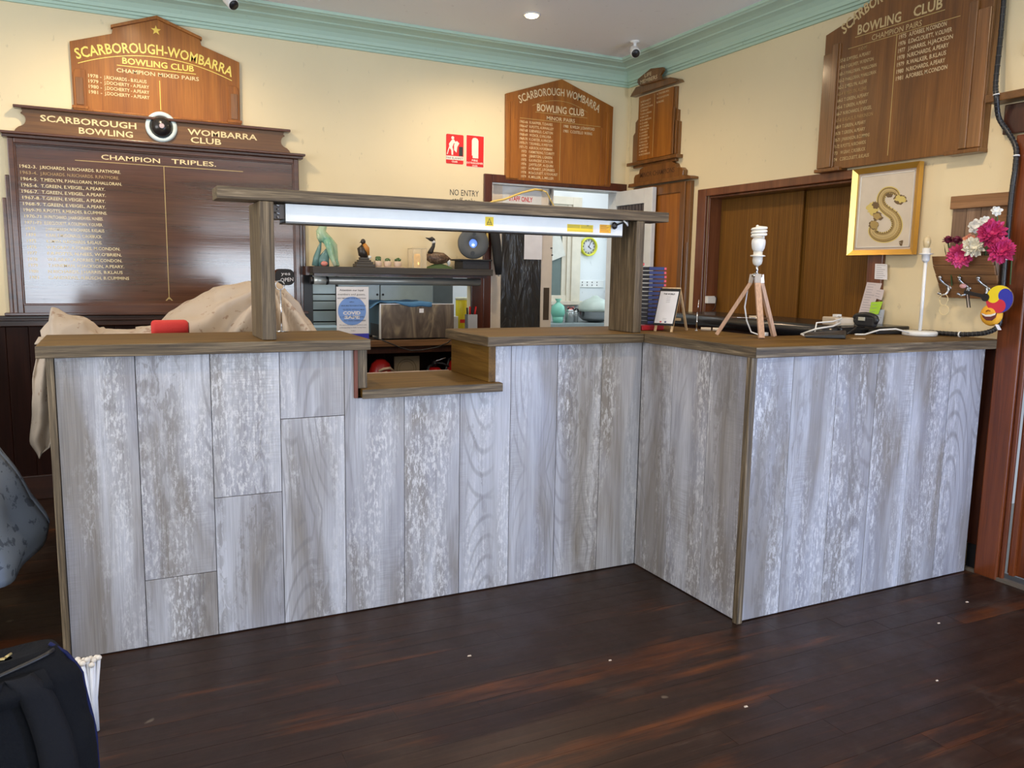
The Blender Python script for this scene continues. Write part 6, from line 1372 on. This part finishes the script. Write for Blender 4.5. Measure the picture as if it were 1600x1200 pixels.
for i, (y, z, lab) in enumerate(((-0.505, 1.502, 'plum-coloured closed tulip, leftmost in the rack'), (-0.548, 1.500, 'plum-coloured closed tulip, second from the left in the rack'))):
    t = thing('tulip', (1.29, y, z), lab, 'flower', 'artificial flowers in the wall rack')
    petals(B(), (1.29, y, z), 8, 3, 0.030, 20+i, (-0.3, -0.1, 1), wid=0.34).ball((1.29, y, z+0.004), (0.014, 0.014, 0.018), 10, 7).build('petals', 'plum', t, kind='stuff')
    B().tube([(1.29, y, z-0.005), (1.305, y-0.01, z-0.08), (1.33, y-0.01, 1.30)], 0.0035, 6).build('stem', 'stemgreen', t)
    b = B(); k = 0
    for dy in (-0.012, 0.012): e = len(b.v); b.v += [Vector(q) for q in ((1.30, y, z-0.09), (1.285, y+dy-0.006, z-0.05), (1.29, y+dy*1.6, z-0.01), (1.30, y+dy+0.006, z-0.05))]; b.face((e, e+1, e+2, e+3), True)
    b.build('leaf', flat('leaf_grey_green', (0.13, 0.20, 0.10), 0.6), t)

# things hanging from the hooks
kr = thing('key_ring', (1.31, -0.49, 1.18), 'thin pale wire ring hanging from the left hook of the rack', 'ring')
B().tube([(1.315, -0.492+0.021*math.cos(a*PI/10), 1.235+0.026*math.sin(a*PI/10)) for a in range(21)], 0.0016, 6).build('upper_ring', 'goldpale', kr)
B().tube([(1.315, -0.498+0.024*math.cos(a*PI/10), 1.188+0.022*math.sin(a*PI/10)) for a in range(21)], 0.0014, 6).build('lower_ring', 'goldpale', kr)
fn = thing('paddle_fan', (1.28, -0.77, 1.25), 'round paddle fan with swirling red, yellow and blue lobes on the right hook', 'fan')
FF = Fr((1.268, 0, 0), (0, -1, 0), (-1, 0, 0))
fc_s, fc_t, fr_ = 0.782, 1.248, 0.058
B().prism(FF, arc_pts(fc_s, fc_t, fr_+0.001, 0, 360, 44)[:-1], -0.004, 0.0).build('fan_disc', 'palletv', fn)
def lobe(rot, mat):
    pts = []
    R = fr_; a0 = math.radians(rot)
    for i in range(21): a = a0+math.radians(120)*i/20; pts.append((R*math.cos(a), R*math.sin(a)))
    # inner edge: half circle bulging, from end of the arc to the centre, and back along the next one
    def half(a_, sgn):
        c_ = (R/2*math.cos(a_), R/2*math.sin(a_)); return [(c_[0]+R/2*math.cos(a_+sgn*PI*i/14), c_[1]+R/2*math.sin(a_+sgn*PI*i/14)) for i in range(15)]
    h1 = half(a0+math.radians(120), 1)
    h2 = half(a0, 1)[::-1]
    out_ = pts+h1[1:]+h2[1:-1]
    b = B(); b.prism(FF, [(fc_s+x, fc_t+y) for x, y in out_], 0.0, 0.002); return b.build('swirl_lobe', mat, fn)
lobe(35, flat('fan_yellow', (0.88, 0.70, 0.02), 0.45)); lobe(155, flat('fan_red', (0.62, 0.03, 0.06), 0.45)); lobe(275, flat('fan_blue', (0.03, 0.04, 0.45), 0.45))
B().bar((1.272, -0.725, 1.255), (1.275, -0.615, 1.275), 0.004, 0.016).build('handle', 'black', fn, bevel=0.002)
B().prism(FF, arc_pts(0.722, 1.254, 0.017, 0, 360, 20)[:-1], 0.002, 0.006).build('handle_pad', 'black', fn)
pr = thing('ribbon_tassel', (1.31, -0.60, 1.24), 'pink and striped ribbon tassel hanging from the middle hook', 'ribbon')
B().ball((1.30, -0.590, 1.300), (0.010, 0.016, 0.011), 10, 6).build('bow', flat('pink_ribbon', (0.75, 0.38, 0.35), 0.6), pr)
for i, cl in enumerate(('ink', 'pinkpaper', 'ink')): B().bar((1.305, -0.600-0.006*i, 1.285), (1.305, -0.617-0.007*i, 1.205), 0.004, 0.002).build('tail', cl, pr)
em = thing('smiley_plush', (1.285, -0.745, 1.18), 'orange-yellow laughing round plush face hanging below the fan', 'toy')
EC = Vector((1.285, -0.745, 1.180))
B().lathe(EC-FR.n*0.014, [(0.034, 0), (0.044, 0.006), (0.048, 0.016), (0.044, 0.026), (0.030, 0.033), (0.001, 0.036)], 30, FR.n).build('face', flat('plush_orange', (0.85, 0.42, 0.03), 0.7), em)
def EPt(s_, t_): return (0.745+s_, 1.180+t_)
b = B(); b.prism(Fr((1.285, 0, 0), (0, -1, 0), (-1, 0, 0)), [EPt(*p) for p in ((-0.032, 0.006), (-0.010, 0.000), (0.012, 0.002), (0.034, 0.010), (0.030, -0.010), (0.016, -0.024), (-0.006, -0.024), (-0.022, -0.012))], 0.018, 0.0255); b.build('mouth', flat('mouth_dark', (0.12, 0.02, 0.02), 0.6), em)
b = B(); b.prism(Fr((1.285, 0, 0), (0, -1, 0), (-1, 0, 0)), [EPt(*p) for p in ((-0.031, 0.006), (-0.010, 0.000), (0.012, 0.002), (0.033, 0.010), (0.031, 0.001), (0.012, -0.007), (-0.010, -0.008), (-0.025, -0.001))], 0.0255, 0.0262); b.build('teeth', 'whitep', em)
b = B(); b.prism(Fr((1.285, 0, 0), (0, -1, 0), (-1, 0, 0)), [EPt(*p) for p in ((-0.014, 0.016), (-0.004, 0.022), (0.006, 0.018), (0.005, 0.015), (-0.004, 0.018), (-0.013, 0.013))], 0.018, 0.024); b.build('eye', flat('eye_brown', (0.35, 0.12, 0.01), 0.6), em)
B().bar((1.278, -0.775, 1.140), (1.278, -0.790, 1.118), 0.022, 0.002, up=(0, 1, 0.3)).build('care_label', 'paper', em)

cbp = [(1.375, -0.60, 2.83), (1.372, -0.606, 2.52), (1.372, -0.610, 2.36), (1.372, -0.617, 2.134), (1.300, -0.61, 2.10), (1.300, -0.63, 2.04), (1.345, -0.660, 1.985), (1.36, -0.695, 1.935), (1.362, -0.735, 1.865), (1.362, -0.741, 1.70), (1.362, -0.741, 1.43), (1.362, -0.741, 1.20), (1.362, -0.735, 1.13), (1.355, -0.69, 1.10), (1.345, -0.62, 1.088), (1.335, -0.55, 1.080), (1.30, -0.48, 1.080)]
cbp = [(1.375, -0.60, 2.70), (1.372, -0.606, 2.52), (1.372, -0.610, 2.36), (1.372, -0.617, 2.15), (1.372, -0.622, 2.07)] + cbp[6:]
cbp = [(1.372, -0.600, 2.695), (1.372, -0.606, 2.52), (1.365, -0.612, 2.36), (1.320, -0.640, 2.17), (1.310, -0.656, 2.10), (1.345, -0.652, 2.02), (1.36, -0.690, 1.955), (1.352, -0.735, 1.885), (1.345, -0.745, 1.80), (1.345, -0.741, 1.70), (1.345, -0.741, 1.43), (1.35, -0.741, 1.20), (1.35, -0.735, 1.13), (1.34, -0.69, 1.098), (1.33, -0.60, 1.084), (1.325, -0.50, 1.081), (1.315, -0.42, 1.081), (1.25, -0.37, 1.081), (1.18, -0.34, 1.081)]
bc = thing('wrapped_cable', (1.36, -0.68, 1.08), 'thick black spiral-wrapped cable running down the right wall onto the bar', 'cable')
dd_ = dense(cbp, 10)
B().tube(dd_, 0.0105, 10).build('sheath', flat('cable_black', (0.016, 0.016, 0.018), 0.35), bc)
b = B()
for i in range(4, len(dd_)-2, 2):
    p, q_ = Vector(dd_[i]), Vector(dd_[i+1]); d = (q_-p).normalized(); b.tube([p, p+d*0.0035], 0.0116, 10)
b.build('wrap_ring', flat('wrap_grey', (0.05, 0.05, 0.052), 0.3), bc, kind='stuff')
for k_ in (38, 74, 100, 142): B().tube([dd_[k_], Vector(dd_[k_]).lerp(Vector(dd_[k_+1]), 0.6)], 0.0135, 10).build('tape_band', 'whitep', bc)

# ================================================================== LEFT: DROP CLOTHS, SPEAKER
wt = thing('work_table', (-1.75, 0.95, 0), 'plain dark table under the paint-spotted canvas behind the bar', 'table')
B().box(-2.29, -1.18, 0.56, 1.45, 0.975, 1.0).build('table_top', 'jambdark', wt)
for x in (-2.25, -1.23):
    for y in (0.60, 1.40): B().box(x-0.03, x+0.03, y-0.03, y+0.03, 0, 0.975).build('leg', 'jambdark', wt)
def lerpf(tab, x):
    if x <= tab[0][0]: return tab[0][1]
    for (a, p), (c, q_) in zip(tab, tab[1:]):
        if x <= c: t = (x-a)/(c-a); t = t*t*(3-2*t)*0.5+t*0.5; return p+(q_-p)*t
    return tab[-1][1]
mound = [(-2.35, 1.012), (-2.18, 1.020), (-1.98, 1.045), (-1.93, 1.060), (-1.868, 1.115), (-1.785, 1.168), (-1.70, 1.212), (-1.673, 1.232), (-1.616, 1.244), (-1.515, 1.262), (-1.40, 1.262), (-1.349, 1.200), (-1.296, 1.105), (-1.235, 1.008), (-1.16, 1.004)]
def cloth1(u, v):
    x = -2.02+0.86*u; y = 0.62+0.80*v
    top = lerpf(mound, x); f = min(1, max(0, (y-0.62)/0.36)); f = math.sin(f*PI/2)**0.8; g = min(1, max(0, (1.42-y)/0.30)); f *= math.sin(g*PI/2)
    z = 1.004+(top-1.004)*f
    ang = math.atan2(x+1.46, 1.28-z); fold = 0.030*math.sin(ang*17+noise.noise(Vector((x*5, y*4, 0)))*2.5)*(1-f**3)*min(1, (top-1.0)*6) + 0.012*noise.noise(Vector((x*11, y*9, 3)))
    lim = 0.9 if top > 1.03 else 0.5
    yy = y + 0.03*noise.noise(Vector((x*8, z*8, 9))) - fold*1.2*min(1, (top-1.0)*5)
    return (x, yy, max(1.003, z+fold*lim))
dc = thing('drop_cloth', (-1.55, 1.0, 1.001), 'cream canvas drop cloth with brown paint spots, peaked mound behind the left post', 'cloth')
B().grid(cloth1, 90, 50).build('cloth', 'canvas', dc)
b = B(); b.box(-1.60, -1.40, 1.0, 1.18, 1.0005, 1.17); b.build('stacked_boxes', 'pallet'); o = bpy.data.objects['stacked_boxes']; tag(o, 'tall box hidden under the peak of the canvas drop cloth', 'box')
# bundled cloth at the left end of the bar, with a tail hanging past the end panel
d2c = thing('drop_cloth', (-2.2, 0.6, 1.001), 'crumpled beige canvas heaped at the left end of the bar, one corner hanging down', 'cloth')
heap = [(-2.40, 1.02), (-2.335, 1.085), (-2.322, 1.142), (-2.300, 1.135), (-2.26, 1.122), (-2.22, 1.108), (-2.19, 1.088), (-2.16, 1.066), (-2.10, 1.060), (-2.02, 1.062), (-1.97, 1.074), (-1.90, 1.070), (-1.80, 1.05)]
def cloth2(u, v):
    x = -2.365+0.505*u; y = 0.50+0.42*v
    top = lerpf(heap, x); f = math.sin(min(1, v*2.6)*PI/2)*math.sin(min(1, (1-v)*2.2)*PI/2)
    z = 1.006+(top-1.006)*f
    w_ = noise.noise(Vector((x*10+v*2, y*13, 0.5))); ridge = (1-abs(noise.noise(Vector((x*9-y*7, y*6+x*3, 2.2))))*2.2)
    z += (0.018*w_+0.026*max(0, ridge)-0.014)*f*(1 if x < -2.15 else 0.35)
    return (x+0.012*noise.noise(Vector((y*12, x*9, 7))), y, max(1.003, z))
B().grid(cloth2, 80, 46).build('cloth', 'canvas', d2c)
def tail(u, v):
    # u across (towards the bar), v downwards
    L_ = lerpf([(0, -2.352), (0.10, -2.366), (0.35, -2.388), (0.62, -2.396), (0.86, -2.408), (1.0, -2.380)], v)
    R_ = lerpf([(0, -2.316), (0.3, -2.322), (0.7, -2.318), (0.85, -2.330), (0.95, -2.345), (1.0, -2.374)], v)
    zt = 1.05-0.435*v; x = L_+(R_-L_)*u
    return (x, 0.455+0.02*math.sin(u*7+v*3)+0.012*v + 0.01*noise.noise(Vector((u*4, v*8, 0))), zt+0.02*(u-0.5)*v)
B().grid(tail, 14, 40).build('hanging_corner', 'canvas', d2c, solid=0.004)
B().grid(lambda u, v: (-2.362+0.045*u - 0.01*v, 0.455+0.06*(1-v), 1.055-0.02*v), 4, 4).build('hanging_fold', 'canvas', d2c, solid=0.004)
spk = thing('portable_speaker', (-1.905, 0.60, 1.03), 'red cylindrical portable speaker lying on the canvas behind the bar', 'speaker')
B().tube([(-1.975, 0.585, 1.078), (-1.970, 0.585, 1.078), (-1.962, 0.585, 1.078), (-1.85, 0.60, 1.078), (-1.842, 0.60, 1.078), (-1.836, 0.60, 1.078)], [0.022, 0.030, 0.033, 0.033, 0.030, 0.024], 22).build('body', flat('speaker_red', (0.58, 0.03, 0.025), 0.7, bump=0.3, bscale=300), spk)
B().tube([(-1.838, 0.60, 1.078), (-1.833, 0.60, 1.078)], 0.022, 20).build('end_driver', flat('driver_grey', (0.08, 0.06, 0.05), 0.5), spk)
B().box(-1.96, -1.85, 0.57, 0.62, 1.0305, 1.047).build('base_foot', 'black', spk)

# spattered sheet over a stool at the left edge
stl = thing('stool', (-2.86, 0.45, 0), 'dark stool under the spattered blue-grey sheet at the left edge', 'stool')
B().box(-3.02, -2.70, 0.30, 0.62, 0.86, 0.90).build('seat', 'jambdark', stl)
for x in (-3.0, -2.72):
    for y in (0.32, 0.60): B().box(x-0.02, x+0.02, y-0.02, y+0.02, 0, 0.86).build('leg', 'jambdark', stl)
def sheet2(u, v):
    a = 2*PI*u; fl_ = [(0, 0.24), (0.15, 0.27), (0.40, 0.34), (0.7, 0.43), (0.9, 0.475), (1.0, 0.465)]
    r = lerpf(fl_, v)+0.022*math.sin(a*9+v*1.5)*v+0.012*noise.noise(Vector((math.cos(a)*3, math.sin(a)*3, v*5)))
    z = 0.925-0.64*v+0.045*math.sin(a*3+0.4)*v
    return (-2.86+r*math.cos(a), 0.42+r*0.9*math.sin(a), z)
ss = thing('spattered_sheet', (-2.86, 0.42, 0.2), 'blue-grey and yellow paint-spattered sheet flaring over a stool at the left edge', 'cloth')
B().grid(sheet2, 110, 30).build('cloth', 'splat', ss, solid=0.004)
B().lathe((-2.86, 0.42, 0.905), [(0.245, 0.018), (0.20, 0.026), (0.001, 0.03)], 30).build('cloth_top', 'splat', ss)

# ================================================================== BACKPACK AND WHITE BUNDLE
bp_ = thing('backpack', (-2.40, -1.05, 0), 'black backpack with navy piping standing at the lower left corner', 'backpack')
def body(u, v):
    a = 2*PI*u; t = v
    wx = lerpf([(0, 0.19), (0.5, 0.175), (0.8, 0.15), (0.93, 0.115), (1.0, 0.02)], t); wy = lerpf([(0, 0.12), (0.5, 0.115), (0.85, 0.09), (1.0, 0.015)], t)
    ca, sa = math.cos(a), math.sin(a); pw = 0.6
    x = math.copysign(abs(ca)**pw, ca)*wx; y = math.copysign(abs(sa)**pw, sa)*wy
    z = 0.505*min(1, t*1.04)-0.02*(t > 0.97)+0.012*noise.noise(Vector((x*9, y*9, t*6)))
    wr = 1+0.05*noise.noise(Vector((x*14, y*14, t*9)))+0.03*noise.noise(Vector((x*30, 4, t*24))); x *= wr; y *= wr
    yaw = 0.35
    return (-2.375+x*math.cos(yaw)-y*math.sin(yaw)+0.02*t, -1.02+x*math.sin(yaw)+y*math.cos(yaw), max(0.002, z))
B().grid(body, 48, 34).build('body', 'bag', bp_)
def onbag(sx_, t, out=0.0):   # point on the camera-facing side
    yaw = 0.35; wx = lerpf([(0, 0.19), (0.5, 0.175), (0.8, 0.15), (0.93, 0.115), (1.0, 0.02)], t); wy = lerpf([(0, 0.12), (0.5, 0.115), (0.85, 0.09), (1.0, 0.015)], t)
    x = sx_*wx; y = -wy*(1-abs(sx_)**3.3)**0.3-out
    return Vector((-2.375+x*math.cos(yaw)-y*math.sin(yaw)+0.02*t, -1.02+x*math.sin(yaw)+y*math.cos(yaw), 0.505*min(1, t*1.04)))
def strap(path, w_, mat, nm, out=0.012):
    b = B(); n_ = len(path)
    b.grid(lambda u, v: onbag(path[min(n_-1, int(round(u*(n_-1))))][0]+(v-0.5)*w_, path[min(n_-1, int(round(u*(n_-1))))][1], out+0.008*math.sin(v*PI)), n_-1, 4); return b.build(nm, mat, bp_, solid=0.006)
pth = dense([(0.10, 0.90, 0), (0.25, 0.82, 0), (0.38, 0.65, 0), (0.42, 0.45, 0), (0.40, 0.25, 0), (0.38, 0.10, 0)], 5)
strap(pth, 0.42, flat('strap_black', (0.010, 0.011, 0.015), 0.85, spec=0.15, bump=0.3, bscale=200), 'shoulder_strap', 0.016)
strap([(-p[0]-0.25, p[1], 0) for p in pth], 0.42, flat('strap_black', (0.010, 0.011, 0.015), 0.85, spec=0.15), 'shoulder_strap', 0.016)
b = B(); b.tube([onbag(0.97, t/20, 0.0) for t in range(1, 20)], 0.0045, 8); b.build('piping', 'bagedge', bp_)
b = B(); b.tube([onbag(-0.7+0.17*i, 0.90+0.004*i, 0.006) for i in range(10)], 0.005, 8); b.build('zip', 'black', bp_)
b = B(); b.tube([onbag(-0.55, 0.965, 0.012), onbag(-0.30, 0.975, 0.02)], 0.003, 6).tube([onbag(-0.25, 0.975, 0.018), onbag(-0.12, 0.985, 0.022), onbag(-0.02, 0.985, 0.02), onbag(-0.12, 0.975, 0.024), onbag(-0.25, 0.97, 0.018)], 0.0022, 6).tube([onbag(-0.02, 0.982, 0.02), onbag(0.35, 0.985, 0.01)], 0.0028, 6)
b.build('zip_pull', flat('brass_pull', (0.50, 0.40, 0.18), 0.35, 0.6), bp_)
B().grid(lambda u, v: onbag(-0.25+0.5*u, 0.12+0.40*v, 0.010+0.012*math.sin(u*PI)*math.sin(v*PI)), 10, 10).build('mesh_pocket', flat('mesh_navy', (0.005, 0.010, 0.016), 0.95, spec=0.1, bump=0.6, bscale=300), bp_)
B().grid(lambda u, v: onbag(-0.6+1.1*u, 0.80+0.10*v, 0.012+0.010*math.sin(v*PI)), 14, 6).build('top_flap', 'bag', bp_)

wbn = thing('cable_tie_bundle', (-2.23, -0.42, 0), 'bundle of white plastic ties with knobbly ends standing behind the backpack', 'bundle')
random.seed(11)
for i in range(14):
    a = i*2.4; r0 = 0.010*math.sqrt(i/14*1.5); r1 = 0.030*math.sqrt((i+1)/14)
    x0, y0 = -2.213+r0*math.cos(a), -0.50+r0*math.sin(a); x1, y1 = -2.218+r1*math.cos(a), -0.50+r1*math.sin(a)*0.7; zt = 0.215+random.uniform(-0.012, 0.006)
    B().tube([(x0, y0, 0.001), (x0, y0, 0.10), (x1, y1, zt)], 0.0055, 6).build('tie', flat('tie_white', (0.72, 0.74, 0.80), 0.4), wbn)
    B().ball((x1, y1, zt+0.003), (0.0085, 0.0085, 0.008), 8, 5).build('tie_head', flat('tie_head_cream', (0.72, 0.66, 0.58), 0.5), wbn)

# scraps on the floor
random.seed(3)
for (x, y), lab in (((-0.62, -0.75), 'tiny pale plaster chip on the floorboards left of the bar corner'), ((-0.40, -1.18), 'tiny pale plaster chip near the middle foreground of the floor'), ((0.72, -1.02), 'tiny pale plaster chip in front of the right leg of the bar'), ((1.02, -0.93), 'tiny pale plaster chip near the doorway on the right'), ((-1.05, -0.52), 'tiny pale plaster chip in front of the pass-through'), ((0.30, -1.32), 'tiny pale plaster chip at the lower right of the floor')):
    s_ = random.uniform(0.006, 0.010); b = B(); b.hexa([(x-s_, y-s_*0.4, 0.0005), (x+s_*0.7, y-s_*0.6, 0.0005), (x+s_, y+s_*0.5, 0.0005), (x-s_*0.6, y+s_*0.4, 0.0005), (x-s_*0.8, y-s_*0.3, 0.003), (x+s_*0.5, y-s_*0.4, 0.003), (x+s_*0.8, y+s_*0.3, 0.0025), (x-s_*0.5, y+s_*0.3, 0.0025)])
    tag(b.build('plaster_chip', flat('plaster', (0.55, 0.45, 0.36), 0.8)), lab, 'debris')
